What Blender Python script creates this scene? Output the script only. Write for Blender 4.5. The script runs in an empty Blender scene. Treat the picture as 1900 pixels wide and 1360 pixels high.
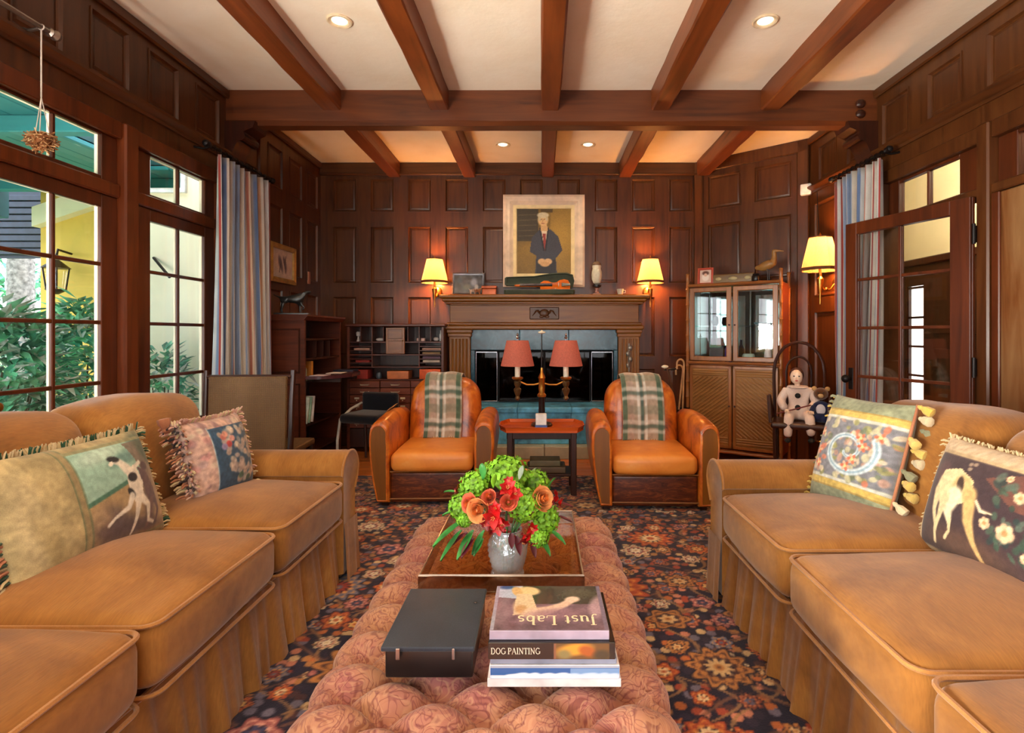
import bpy, math, random
import numpy as np
from mathutils import Vector, Matrix, Euler
random.seed(7); np.random.seed(7)
PI = math.pi
SC = bpy.context.scene
COL = SC.collection

# ------------------------------------------------------------------ camera, world, exposure, large lights
F, CX, CY, EYE = 1000.0, 1004.0, 620.0, 1.25           # focal length and vanishing point in 1900x1360 pixels; eye height in metres
cd = bpy.data.cameras.new('camera'); cam = bpy.data.objects.new('camera', cd); COL.objects.link(cam)
cam.location = (0, 0, EYE); cam.rotation_euler = (PI/2, 0, 0)
cd.sensor_width = 36; cd.lens = 36*F/1900; cd.shift_x = -(CX-950)/1900; cd.shift_y = -(680-CY)/1900
cd.clip_start = 0.05; cd.clip_end = 200
SC.camera = cam
SC.view_settings.view_transform = 'Standard'; SC.view_settings.look = 'None'
SC.view_settings.gamma = 1; SC.view_settings.use_curve_mapping = False
SC.view_settings.exposure = 0.36
try:
    SC.cycles.max_bounces = 8; SC.cycles.diffuse_bounces = 4; SC.cycles.glossy_bounces = 4
    SC.cycles.transparent_max_bounces = 16; SC.cycles.transmission_bounces = 6
    SC.cycles.sample_clamp_indirect = 6; SC.cycles.caustics_reflective = False; SC.cycles.caustics_refractive = False
except Exception: pass

def lin(c):
    return tuple(((x/255)/12.92 if x/255 <= .04045 else ((x/255+.055)/1.055)**2.4) for x in c[:3])
def lin4(c): return (*lin(c), 1)

W = bpy.data.worlds.new('sky'); SC.world = W; W.use_nodes = True
wn = W.node_tree.nodes; wl = W.node_tree.links; bg = wn['Background']
tc = wn.new('ShaderNodeTexCoord'); sx = wn.new('ShaderNodeSeparateXYZ'); rp = wn.new('ShaderNodeValToRGB')
wl.new(tc.outputs['Generated'], sx.inputs[0]); wl.new(sx.outputs['Z'], rp.inputs[0]); wl.new(rp.outputs[0], bg.inputs[0])
rp.color_ramp.elements[0].position = 0.0; rp.color_ramp.elements[0].color = (.95, .97, 1, 1)
rp.color_ramp.elements[1].position = 1.0; rp.color_ramp.elements[1].color = (.62, .80, 1, 1)
bg.inputs[1].default_value = 5.0

def area(name, loc, rot, sx_, sy_, power, col):
    l = bpy.data.lights.new(name, 'AREA'); l.shape = 'RECTANGLE'; l.size = sx_; l.size_y = sy_; l.energy = power; l.color = col
    o = bpy.data.objects.new(name, l); o.location = loc; o.rotation_euler = rot; COL.objects.link(o); return o
def spot(name, loc, power, col, size=2.2, blend=.8, r=.05):
    l = bpy.data.lights.new(name, 'SPOT'); l.energy = power; l.color = col; l.spot_size = size; l.spot_blend = blend; l.shadow_soft_size = r
    o = bpy.data.objects.new(name, l); o.location = loc; COL.objects.link(o); return o
def point(name, loc, power, col, r=.03):
    l = bpy.data.lights.new(name, 'POINT'); l.energy = power; l.color = col; l.shadow_soft_size = r
    o = bpy.data.objects.new(name, l); o.location = loc; COL.objects.link(o); return o
DAY = (1.0, .93, .82); WARM = (1.0, .62, .30); LAMP = (1.0, .39, .10)
# unseen area lamps added outside doors and rear window; first tilts at the ceiling
area('added_daylight', (-2.78, -.1, .85), (0, -PI/2-.60, 0), 1.5, 1.75, 760, DAY)
area('added_daylight', (0.2, -3.08, 1.55), (PI/2, 0, 0), 3.6, 2.1, 60, DAY)  # added rear fill lamp
CEIL = 3.17
for (sx0, sy0, pw) in ((-1.234, 3.30, 34), (1.373, 3.30, 34), (-.387, 5.45, 20), (.474, 5.45, 20), (-1.234, 1.3, 30), (1.373, 1.3, 30), (.07, 2.3, 20)):  # last three are unseen spots added to light the sofas
    spot('downlight_and_fill', (sx0, sy0, CEIL-.03), pw, (1, .74, .46), 2.1, .7, .04)

# ------------------------------------------------------------------ mesh builder
def T(loc=(0,0,0), rot=(0,0,0), sc=(1,1,1)):
    return Matrix.LocRotScale(Vector(loc), Euler(rot), Vector(sc))
class MB:
    def __init__(s): s.v = []; s.f = []; s.m = []
    def add(s, vs, fs, M=None, mi=0):
        o = len(s.v)
        if M is not None: vs = [tuple(M @ Vector(p)) for p in vs]
        s.v.extend([tuple(p) for p in vs]); s.f.extend([tuple(i+o for i in f) for f in fs]); s.m.extend([mi]*len(fs)); return s
    def box(s, x0, x1, y0, y1, z0, z1, b=0, M=None, mi=0):
        if x0 > x1: x0, x1 = x1, x0
        if y0 > y1: y0, y1 = y1, y0
        if z0 > z1: z0, z1 = z1, z0
        b = min(b, (x1-x0)*.45, (y1-y0)*.45, (z1-z0)*.45)
        if b <= 0:
            v = [(x,y,z) for x in (x0,x1) for y in (y0,y1) for z in (z0,z1)]
            f = [(0,1,3,2),(4,6,7,5),(0,4,5,1),(2,3,7,6),(0,2,6,4),(1,5,7,3)]
            return s.add(v, f, M, mi)
        c = ((x0+x1)/2,(y0+y1)/2,(z0+z1)/2); h = ((x1-x0)/2,(y1-y0)/2,(z1-z0)/2)
        v = []; idx = {}
        for sx_ in (-1,1):
            for sy_ in (-1,1):
                for sz_ in (-1,1):
                    for a in range(3):
                        p = [sx_*(h[0]-b), sy_*(h[1]-b), sz_*(h[2]-b)]; p[a] += (sx_,sy_,sz_)[a]*b
                        idx[(sx_,sy_,sz_,a)] = len(v); v.append((p[0]+c[0],p[1]+c[1],p[2]+c[2]))
        f = []
        for a in range(3):
            o1, o2 = [i for i in range(3) if i != a]
            for sg in (-1,1):
                q = []
                for (p1,p2) in ((-1,-1),(1,-1),(1,1),(-1,1)):
                    k = [0,0,0]; k[a] = sg; k[o1] = p1; k[o2] = p2; q.append(idx[(*k,a)])
                flip = (sg < 0) ^ (a == 1)
                f.append(tuple(reversed(q)) if flip else tuple(q))
        for a in range(3):
            o1, o2 = [i for i in range(3) if i != a]
            for p1 in (-1,1):
                for p2 in (-1,1):
                    def K(sa, ax):
                        k = [0,0,0]; k[a] = sa; k[o1] = p1; k[o2] = p2; return idx[(*k,ax)]
                    f.append((K(-1,o1),K(1,o1),K(1,o2),K(-1,o2)))
        for sx_ in (-1,1):
            for sy_ in (-1,1):
                for sz_ in (-1,1): f.append(tuple(idx[(sx_,sy_,sz_,a)] for a in range(3)))
        return s.add(v, f, M, mi)
    def loft(s, rings, cap=True, closed=True, M=None, mi=0, wrap=False):
        n = len(rings[0]); v = [p for r in rings for p in r]; f = []
        m = len(rings)
        for i in range(m if wrap else m-1):
            i2 = (i+1) % m
            for j in range(n if closed else n-1):
                j2 = (j+1) % n
                f.append((i*n+j, i*n+j2, i2*n+j2, i2*n+j))
        if cap and not wrap:
            f.append(tuple(range(n-1,-1,-1))); f.append(tuple((m-1)*n+j for j in range(n)))
        return s.add(v, f, M, mi)
    def tube(s, pts, r, n=8, closed=False, cap=True, M=None, mi=0):
        P = [Vector(p) for p in pts]; m = len(P); rings = []
        R = r if isinstance(r, (list,tuple)) else [r]*m
        up = None
        for i in range(m):
            if closed: t = P[(i+1)%m]-P[i-1]
            else: t = P[min(i+1,m-1)]-P[max(i-1,0)]
            if t.length < 1e-9: t = Vector((0,0,1))
            t.normalize()
            if up is None: up = Vector((0,0,1)) if abs(t.z) < .9 else Vector((1,0,0))
            a = t.cross(up)
            if a.length < 1e-6: a = t.cross(Vector((0,1,0)))
            a.normalize(); b = a.cross(t).normalized(); up = b
            rings.append([tuple(P[i]+R[i]*(math.cos(2*PI*k/n)*a+math.sin(2*PI*k/n)*b)) for k in range(n)])
        return s.loft(rings, cap=cap and not closed, M=M, mi=mi, wrap=closed)
    def lathe(s, prof, n=16, c=(0,0,0), M=None, mi=0, cap=True, sq=None):
        rings = []
        for (r, z) in prof:
            ring = []
            for k in range(n):
                a = 2*PI*k/n; kk = 1.0
                if sq: kk = 1/max(abs(math.cos(a)),abs(math.sin(a)))*sq + (1-sq)
                ring.append((c[0]+r*kk*math.cos(a), c[1]+r*kk*math.sin(a), c[2]+z))
            rings.append(ring)
        return s.loft(rings, cap=cap, M=M, mi=mi)
    def ell(s, c, r, nu=12, nv=8, M=None, mi=0):
        if not isinstance(r, (tuple,list)): r = (r,r,r)
        rings = []
        for i in range(nv+1):
            t = -PI/2+PI*i/nv; q = max(math.cos(t), .02)
            rings.append([(c[0]+r[0]*q*math.cos(2*PI*k/nu), c[1]+r[1]*q*math.sin(2*PI*k/nu), c[2]+r[2]*math.sin(t)) for k in range(nu)])
        return s.loft(rings, M=M, mi=mi)
    def prism(s, poly, a, b, axis='z', M=None, mi=0):
        n = len(poly)
        def pt(p, h): return {'z': (p[0],p[1],h), 'y': (p[0],h,p[1]), 'x': (h,p[0],p[1])}[axis]
        v = [pt(p,a) for p in poly]+[pt(p,b) for p in poly]
        f = [tuple(range(n-1,-1,-1)), tuple(range(n,2*n))]+[(i,(i+1)%n,n+(i+1)%n,n+i) for i in range(n)]
        return s.add(v, f, M, mi)
    def sheet(s, fn, nu, nv, M=None, mi=0):
        v = [fn(i/nu, j/nv) for j in range(nv+1) for i in range(nu+1)]
        f = [(j*(nu+1)+i, j*(nu+1)+i+1, (j+1)*(nu+1)+i+1, (j+1)*(nu+1)+i) for j in range(nv) for i in range(nu)]
        return s.add(v, f, M, mi)
    def rbox(s, sx_, sy_, sz_, r, n=4, fn=None, c=(0,0,0), M=None, mi=0):
        h = (sx_/2, sy_/2, sz_/2); r = min(r, *[x*.98 for x in h])
        ns = n if isinstance(n, (tuple,list)) else (n,n,n)
        ax = []
        for k in range(3):
            e = [0, .18, .42, .7, 1.0]
            a = [-h[k]+r*t for t in e]+[-h[k]+r+(2*h[k]-2*r)*i/ns[k] for i in range(1,ns[k])]+[h[k]-r*t for t in reversed(e)]
            ax.append(a)
        key = {}; V = []; Fc = []
        def vid(p):
            q = [min(max(p[k], -(h[k]-r)), h[k]-r) for k in range(3)]
            d = [p[k]-q[k] for k in range(3)]; L = math.sqrt(sum(x*x for x in d))
            w = [q[k]+(d[k]/L*r if L > 1e-9 else 0) for k in range(3)]
            kk = tuple(round(x,6) for x in p)
            if kk not in key:
                key[kk] = len(V)
                if fn: w = fn(w[0],w[1],w[2])
                V.append((w[0]+c[0],w[1]+c[1],w[2]+c[2]))
            return key[kk]
        for a in range(3):
            o1, o2 = [(1,2),(2,0),(0,1)][a]
            for sg in (-1,1):
                A, B = ax[o1], ax[o2]
                for i in range(len(A)-1):
                    for j in range(len(B)-1):
                        q = []
                        for (u,w_) in ((A[i],B[j]),(A[i+1],B[j]),(A[i+1],B[j+1]),(A[i],B[j+1])):
                            p = [0,0,0]; p[a] = sg*h[a]; p[o1] = u; p[o2] = w_; q.append(vid(p))
                        if sg < 0: q.reverse()
                        if len(set(q)) > 2: Fc.append(tuple(q))
        return s.add(V, Fc, M, mi)
    def mesh(s, name, mats, smooth=35):
        me = bpy.data.meshes.new(name); me.from_pydata(s.v, [], s.f)
        for m in (mats if isinstance(mats,(list,tuple)) else [mats]): me.materials.append(m)
        if any(s.m): me.polygons.foreach_set('material_index', s.m)
        me.validate()
        if smooth:
            me.polygons.foreach_set('use_smooth', [True]*len(me.polygons))
            me.set_sharp_from_angle(angle=math.radians(smooth))
        me.update(); return me
    def build(s, name, mats, parent=None, smooth=35, loc=None, rot=None):
        o = bpy.data.objects.new(name, s.mesh(name, mats, smooth)); COL.objects.link(o)
        if parent is not None: o.parent = parent
        if loc is not None: o.location = loc
        if rot is not None: o.rotation_euler = rot
        return o
def tag(o, label=None, cat=None, group=None, kind=None):
    if label: o['label'] = label
    if cat: o['category'] = cat
    if group: o['group'] = group
    if kind: o['kind'] = kind
    return o
def thing(name, label, cat, loc=(0,0,0), rot=0, group=None):
    o = bpy.data.objects.new(name, None); COL.objects.link(o); o.empty_display_size = .1
    o.location = loc; o.rotation_euler = rot if isinstance(rot,(tuple,list)) else (0,0,rot)
    return tag(o, label, cat, group)
def struct(name, label, loc=(0,0,0)):
    o = bpy.data.objects.new(name, None); COL.objects.link(o); o.location = loc
    return tag(o, label, kind='structure')
def link_copy(src, parent, loc, rot=(0,0,0), sc=(1,1,1)):
    o = src.copy(); COL.objects.link(o); o.parent = parent; o.location = loc; o.rotation_euler = rot; o.scale = sc; return o
def dup(root, loc, rot=None, label=None):
    r = root.copy(); COL.objects.link(r); r.location = loc
    if rot is not None: r.rotation_euler = rot if isinstance(rot,(tuple,list)) else (0,0,rot)
    if label: r['label'] = label
    for ch in list(root.children):
        c = ch.copy(); COL.objects.link(c); c.parent = r
        for g in ch.children:
            d = g.copy(); COL.objects.link(d); d.parent = c
    return r
def arc(cx, cy, r, a0, a1, n, ry=None):
    ry = r if ry is None else ry
    return [(cx+r*math.cos(math.radians(a0+(a1-a0)*i/n)), cy+ry*math.sin(math.radians(a0+(a1-a0)*i/n))) for i in range(n+1)]

# ------------------------------------------------------------------ materials
class NT:
    def __init__(s, name):
        s.mat = bpy.data.materials.new(name); s.mat.use_nodes = True; s.t = s.mat.node_tree; s.b = s.t.nodes['Principled BSDF']; s.out = s.t.nodes['Material Output']
    def n(s, ty, **kw):
        x = s.t.nodes.new(ty)
        for k, v in kw.items(): setattr(x, k, v)
        return x
    def l(s, a, b): s.t.links.new(a, b)
    def set(s, **kw):
        names = dict(col='Base Color', rough='Roughness', metal='Metallic', spec='Specular IOR Level', coat='Coat Weight', sheen='Sheen Weight', sheenr='Sheen Roughness', emc='Emission Color', ems='Emission Strength', trans='Transmission Weight', ior='IOR', sss='Subsurface Weight', alpha='Alpha')
        for k, v in kw.items(): s.b.inputs[names[k]].default_value = v
    def ramp(s, fac, stops, interp='LINEAR'):
        r = s.n('ShaderNodeValToRGB'); e = r.color_ramp.elements; r.color_ramp.interpolation = interp
        while len(e) < len(stops): e.new(.5)
        for i, (p, c) in enumerate(stops): e[i].position = p; e[i].color = lin4(c)
        s.l(fac, r.inputs[0]); return r.outputs[0]
    def coords(s, scale=(1,1,1), kind='Object', rand=0.0):
        t = s.n('ShaderNodeTexCoord'); m = s.n('ShaderNodeMapping'); m.inputs['Scale'].default_value = scale
        src = t.outputs[kind]
        if rand:
            oi = s.n('ShaderNodeObjectInfo'); mm = s.n('ShaderNodeMath', operation='MULTIPLY'); mm.inputs[1].default_value = rand
            s.l(oi.outputs['Random'], mm.inputs[0]); va = s.n('ShaderNodeVectorMath', operation='ADD'); s.l(src, va.inputs[0]); s.l(mm.outputs[0], va.inputs[1]); src = va.outputs[0]
        s.l(src, m.inputs[0]); return m.outputs[0]
    def noise(s, vec, scale, detail=4, dist=0.0, rough=.55):
        x = s.n('ShaderNodeTexNoise'); x.inputs['Scale'].default_value = scale; x.inputs['Detail'].default_value = detail
        x.inputs['Distortion'].default_value = dist; x.inputs['Roughness'].default_value = rough; s.l(vec, x.inputs['Vector']); return x.outputs[0]
    def bump(s, h, strength=.2, dist=.01):
        b = s.n('ShaderNodeBump'); b.inputs['Strength'].default_value = strength; b.inputs['Distance'].default_value = dist
        s.l(h, b.inputs['Height']); s.l(b.outputs[0], s.b.inputs['Normal'])
    def mix(s, fac, a, b, mode='MIX'):
        m = s.n('ShaderNodeMix', data_type='RGBA', blend_type=mode)
        for sock, v in ((m.inputs[0], fac), (m.inputs[6], a), (m.inputs[7], b)):
            if hasattr(v, 'is_output'): s.l(v, sock)
            else: sock.default_value = v
        return m.outputs[2]
def m_wood(name, c1, c2, axis='z', rough=.38, sc=1.0, c3=None, spec=.5, bump=.12, coat=0.0):
    k = NT(name); g = {'z': (14*sc,14*sc,1.1*sc), 'y': (14*sc,1.1*sc,14*sc), 'x': (1.1*sc,14*sc,14*sc)}[axis]
    v = k.coords(g, rand=7.0); n1 = k.noise(v, 1.0, 5, 1.2)
    v2 = k.coords((1.2,1.2,1.2), rand=3.0); n2 = k.noise(v2, 1.3, 3)
    mm = k.n('ShaderNodeMath', operation='MULTIPLY_ADD'); k.l(n2, mm.inputs[0]); mm.inputs[1].default_value = .5; k.l(n1, mm.inputs[2])
    st = [(.38, c1), (.95, c2)] if c3 is None else [(.38, c1), (.65, c2), (1.0, c3)]
    k.l(k.ramp(mm.outputs[0], st), k.b.inputs['Base Color'])
    k.set(rough=rough, spec=spec, coat=coat); k.bump(n1, bump, .004); return k.mat
def m_plain(name, c, rough=.5, metal=0.0, spec=.5, var=.12, scale=12, **kw):
    k = NT(name); n = k.noise(k.coords(), scale, 3); d = tuple(max(0, x*(1-var)) for x in c); u = tuple(min(255, x*(1+var)) for x in c)
    k.l(k.ramp(n, [(.3, d), (.7, u)]), k.b.inputs['Base Color']); k.set(rough=rough, metal=metal, spec=spec, **kw); return k.mat
def m_fabric(name, c1, c2, weave=420, rough=.95, sheen=.25, big=5, bump=.25):
    k = NT(name); v = k.coords(); n = k.noise(v, big, 4, .5); f = k.noise(v, weave, 2)
    c = k.ramp(n, [(.3, c1), (.7, c2)]); c = k.mix(.18, c, k.ramp(f, [(.35, (40,40,40)), (.65, (255,255,255))]), 'MULTIPLY')
    k.l(c, k.b.inputs['Base Color']); k.set(rough=rough, sheen=sheen, spec=.2); k.bump(f, bump, .002); return k.mat
def m_vc(name, rough=.9, weave=0, sheen=0.0, spec=.25, coat=0.0, bstr=.25):
    k = NT(name); a = k.n('ShaderNodeAttribute'); a.attribute_name = 'Col'; c = a.outputs['Color']
    if weave:
        f = k.noise(k.coords(), weave, 2); c = k.mix(.25, c, k.ramp(f, [(.3, (110,110,110)), (.7, (255,255,255))]), 'MULTIPLY'); k.bump(f, bstr, .002)
    k.l(c, k.b.inputs['Base Color']); k.set(rough=rough, sheen=sheen, spec=spec, coat=coat); return k.mat
def m_thin(name, tint=(1,1,1), refl=.06, rough=.02, graze=.7):
    k = NT(name); t = k.n('ShaderNodeBsdfTransparent'); t.inputs[0].default_value = (*tint, 1)
    g = k.n('ShaderNodeBsdfGlossy'); g.inputs['Roughness'].default_value = rough
    fr = k.n('ShaderNodeLayerWeight'); fr.inputs[0].default_value = .5
    pw_ = k.n('ShaderNodeMath', operation='POWER'); k.l(fr.outputs['Facing'], pw_.inputs[0]); pw_.inputs[1].default_value = 4.5
    mm = k.n('ShaderNodeMath', operation='MULTIPLY_ADD'); k.l(pw_.outputs[0], mm.inputs[0]); mm.inputs[1].default_value = graze; mm.inputs[2].default_value = refl
    mx = k.n('ShaderNodeMixShader'); k.l(mm.outputs[0], mx.inputs[0]); k.l(t.outputs[0], mx.inputs[1]); k.l(g.outputs[0], mx.inputs[2])
    k.l(mx.outputs[0], k.out.inputs[0]); return k.mat
def m_shade(name, c, em, strength):
    k = NT(name); f = k.noise(k.coords(), 90, 2); cc = k.ramp(f, [(.3, tuple(x*.9 for x in c)), (.7, c)]); k.l(cc, k.b.inputs['Base Color'])
    k.set(rough=.9, emc=(*em, 1), ems=strength, spec=.2); tr = k.n('ShaderNodeBsdfTranslucent'); k.l(cc, tr.inputs[0])
    mx = k.n('ShaderNodeMixShader'); mx.inputs[0].default_value = .5; k.l(k.b.outputs[0], mx.inputs[1]); k.l(tr.outputs[0], mx.inputs[2]); k.l(mx.outputs[0], k.out.inputs[0]); return k.mat

WALLW = m_wood('walnut_panelling', (27,12,5), (74,39,16), 'z', .34, 1.0, (94,54,24))
WALLH = m_wood('walnut_rail', (27,12,5), (74,39,16), 'y', .34, 1.0, (94,54,24))
WALLX = m_wood('walnut_rail_cross', (27,12,5), (74,39,16), 'x', .34, 1.0, (94,54,24))
BEAMY = m_wood('oak_beam', (40,16,6), (108,52,18), 'y', .42, .8, (134,68,26), bump=.3)
BEAMX = m_wood('oak_beam_cross', (34,14,6), (86,42,17), 'x', .40, .8, (108,56,24), bump=.3)
DOORW = m_wood('mahogany_door', (46,18,7), (98,46,20), 'z', .32, 1.0)
DARKW = m_wood('dark_walnut', (22,9,5), (64,28,14), 'z', .34, 1.3)
DESKW = m_wood('desk_mahogany', (40,14,8), (96,44,24), 'x', .34, 1.3)
MANTW = m_wood('mantel_oak', (60,28,4), (128,74,14), 'x', .38, 1.1, (156,98,24))
PILW = m_wood('pilaster_oak', (60,30,5), (128,78,18), 'z', .38, 1.1, (156,100,30))
PLANKW = m_wood('floor_oak', (140,66,22), (206,120,52), 'x', .3, .9)
TABLEW = m_wood('cherry_top', (140,50,14), (214,96,34), 'x', .22, 1.2)
PLAST = None
k = NT('ceiling_plaster'); n_ = k.noise(k.coords(), 1.6, 5, .4); k.l(k.ramp(n_, [(.3, (238,224,198)), (.7, (250,242,224))]), k.b.inputs['Base Color']); k.set(rough=.95, spec=.1); k.bump(k.noise(k.coords(), 9, 4), .15, .02); PLAST = k.mat
GLASS = m_thin('window_glass', (1,1,1), .05)
MIRROR = m_plain('mirror_back', (150,192,186), .03, 1.0, var=.01)
BRASS = m_plain('aged_brass', (190,140,66), .3, 1.0)
GOLD = m_plain('gilt', (196,160,92), .4, .6)
IRON = m_plain('black_iron', (26,22,22), .45, .6)
CHROME = m_plain('steel_trim', (150,150,156), .25, 1.0)
BLACK = m_plain('black_lacquer', (14,13,15), .3)
WHITEP = m_plain('white_plastic', (236,232,226), .5)
IVORY = m_plain('ivory', (232,222,196), .5)
# velvet of the sofas: short nap with fine ribs
k = NT('ribbed_velvet'); v_ = k.coords(); n_ = k.noise(v_, 3.5, 5, .8); rib = k.noise(k.coords((30,260,30)), 1.0, 2)
c_ = k.ramp(n_, [(.25, (122,77,31)), (.55, (156,105,47)), (.8, (182,130,66))]); c_ = k.mix(.22, c_, k.ramp(rib, [(.3, (90,80,70)), (.7, (255,255,255))]), 'MULTIPLY')
k.l(c_, k.b.inputs['Base Color']); k.set(rough=.85, sheen=.3, sheenr=.45, spec=.2); k.bump(rib, .25, .003); VELVET = k.mat
WELT = m_fabric('velvet_welt', (150,98,44), (182,128,70), 300, .8, .3)
k = NT('worn_leather'); v_ = k.coords(); n_ = k.noise(v_, 6, 6, .7, .65); n2 = k.noise(v_, 60, 3)
k.l(k.ramp(n_, [(.28, (86,32,10)), (.45, (186,90,22)), (.62, (220,126,40)), (.8, (230,158,84))]), k.b.inputs['Base Color']); k.set(rough=.34, spec=.6, coat=.15); k.bump(n2, .2, .003); LEATHER = k.mat
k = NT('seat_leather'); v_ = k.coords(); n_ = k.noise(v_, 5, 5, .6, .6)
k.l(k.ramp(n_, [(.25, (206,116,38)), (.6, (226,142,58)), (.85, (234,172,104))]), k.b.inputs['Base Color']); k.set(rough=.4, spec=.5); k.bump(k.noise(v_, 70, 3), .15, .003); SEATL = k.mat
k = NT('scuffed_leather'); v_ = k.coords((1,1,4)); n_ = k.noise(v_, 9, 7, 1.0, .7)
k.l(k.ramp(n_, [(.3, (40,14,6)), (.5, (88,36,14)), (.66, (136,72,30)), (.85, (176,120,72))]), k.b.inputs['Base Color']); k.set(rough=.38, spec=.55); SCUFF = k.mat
ARMF = m_wood('arm_facing', (88,48,6), (134,80,18), 'z', .45, .6)
k = NT('blue_stone'); v_ = k.coords(); n_ = k.noise(v_, 5, 8, .8, .65); n2 = k.noise(v_, 28, 4)
c_ = k.ramp(n_, [(.25, (14,52,70)), (.5, (36,98,120)), (.75, (92,150,170))]); c_ = k.mix(.3, c_, k.ramp(n2, [(.4, (90,120,130)), (.7, (200,225,230))]), 'MULTIPLY')
k.l(c_, k.b.inputs['Base Color']); k.set(rough=.25, spec=.6); STONE = k.mat
HEARTHST = m_plain('daylit_hearth_stone', (84,156,206), .3, var=.35, scale=7)  # reflected window light put into the lighter, bluer hearth colour
SLABST = m_plain('pale_stone', (170,164,136), .4, var=.1, scale=6)
SOOT = m_plain('soot_brick', (16,15,18), .8)
# paisley cloth of the ottoman
k = NT('paisley'); v_ = k.coords(); n_ = k.n('ShaderNodeTexNoise'); n_.inputs['Scale'].default_value = 7; n_.inputs['Detail'].default_value = 2; k.l(v_, n_.inputs['Vector'])
va = k.n('ShaderNodeVectorMath', operation='MULTIPLY_ADD'); k.l(n_.outputs['Color'], va.inputs[0]); va.inputs[1].default_value = (.22,.22,.22); k.l(v_, va.inputs[2])
nb = k.noise(v_, 5, 3, .5); c_ = k.ramp(nb, [(.3, (148,90,86)), (.48, (164,112,90)), (.62, (172,124,92)), (.75, (148,94,96))])
def contour(vec, sc, freq, lo, hi):
    q = k.noise(vec, sc, 1, 1.2); m_ = k.n('ShaderNodeMath', operation='MULTIPLY'); k.l(q, m_.inputs[0]); m_.inputs[1].default_value = freq
    s_ = k.n('ShaderNodeMath', operation='SINE'); k.l(m_.outputs[0], s_.inputs[0]); return k.ramp(s_.outputs[0], [(lo, (0,0,0)), (hi, (190,190,190))])
c_ = k.mix(contour(va.outputs[0], 7, 70, .45, .95), c_, lin4((92,36,34)))
c_ = k.mix(contour(va.outputs[0], 9, 50, .60, .95), c_, lin4((182,138,108)))
c_ = k.mix(contour(v_, 16, 46, .6, 1.0), c_, lin4((104,52,62)))
k.l(c_, k.b.inputs['Base Color']); k.set(rough=.9, sheen=.2, spec=.15); k.bump(k.noise(v_, 380, 2), .2, .002); PAISLEY = k.mat
BUTTON = m_fabric('button_cloth', (120,70,56), (160,100,80))

# ------------------------------------------------------------------ drawing for flat prints (colours stored on dense grids)
class Canvas:
    def __init__(s, w, h, bg, asp=None):
        s.w, s.h = w, h; s.a = np.zeros((h, w, 3)); s.a[:] = bg
        s.asp = asp or w/h
        u = np.linspace(0, 1, w); v = np.linspace(0, 1, h); s.U, s.V = np.meshgrid(u, v); s.X = s.U*s.asp
    def put(s, mask, col, op=1.0):
        m = (np.clip(mask, 0, 1)*op)[..., None]; s.a = s.a*(1-m)+np.array(col, float)*m; return s
    def ell(s, cx, cy, rx, ry, col, rot=0, soft=.15, op=1.0):
        dx = (s.U-cx)*s.asp; dy = s.V-cy; c, q = math.cos(math.radians(rot)), math.sin(math.radians(rot))
        d = np.sqrt(((dx*c+dy*q)/rx)**2+((-dx*q+dy*c)/ry)**2); return s.put((1-d)/soft+.5, col, op)
    def rect(s, u0, u1, v0, v1, col, op=1.0, soft=.006):
        m = np.minimum.reduce([(s.U-u0)*s.asp, (u1-s.U)*s.asp, s.V-v0, v1-s.V])/soft+.5; return s.put(m, col, op)
    def poly(s, pts, col, op=1.0):
        x, y = s.U, s.V; ins = np.zeros(x.shape, bool); n = len(pts)
        for i in range(n):
            (x1,y1),(x2,y2) = pts[i], pts[(i+1)%n]
            if y1 == y2: continue
            c = ((y1 > y) != (y2 > y)) & (x < (x2-x1)*(y-y1)/(y2-y1)+x1); ins ^= c
        return s.put(ins.astype(float), col, op)
    def line(s, pts, w, col, op=1.0):
        d = np.full(s.U.shape, 9.0); ww = w if isinstance(w,(list,tuple)) else [w]*len(pts); m = np.zeros(s.U.shape)
        for i in range(len(pts)-1):
            ax, ay = pts[i][0]*s.asp, pts[i][1]; bx, by = pts[i+1][0]*s.asp, pts[i+1][1]
            L = (bx-ax)**2+(by-ay)**2+1e-12; t = np.clip(((s.X-ax)*(bx-ax)+(s.V-ay)*(by-ay))/L, 0, 1)
            dd = np.hypot(s.X-(ax+t*(bx-ax)), s.V-(ay+t*(by-ay))); r = ww[i]+(ww[i+1]-ww[i])*t
            m = np.maximum(m, np.clip((r-dd)/(r*.5+1e-4)+.5, 0, 1))
        return s.put(m, col, op)
    def grain(s, amt, cells=20, seed=1):
        rg = np.random.RandomState(seed); g = rg.rand(cells+2, int(cells*s.asp)+3)
        y = s.V*cells; x = s.X*cells; i = y.astype(int); j = x.astype(int); fy = y-i; fx = x-j
        j = np.minimum(j, g.shape[1]-2); i = np.minimum(i, g.shape[0]-2)
        n = (g[i,j]*(1-fx)+g[i,j+1]*fx)*(1-fy)+(g[i+1,j]*(1-fx)+g[i+1,j+1]*fx)*fy
        s.a = s.a*(1+amt*(n-.5)*2)[..., None]; return s
def srgb2lin(a):
    a = np.clip(a, 0, 255)/255; return np.where(a <= .04045, a/12.92, ((a+.055)/1.055)**2.4)
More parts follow.
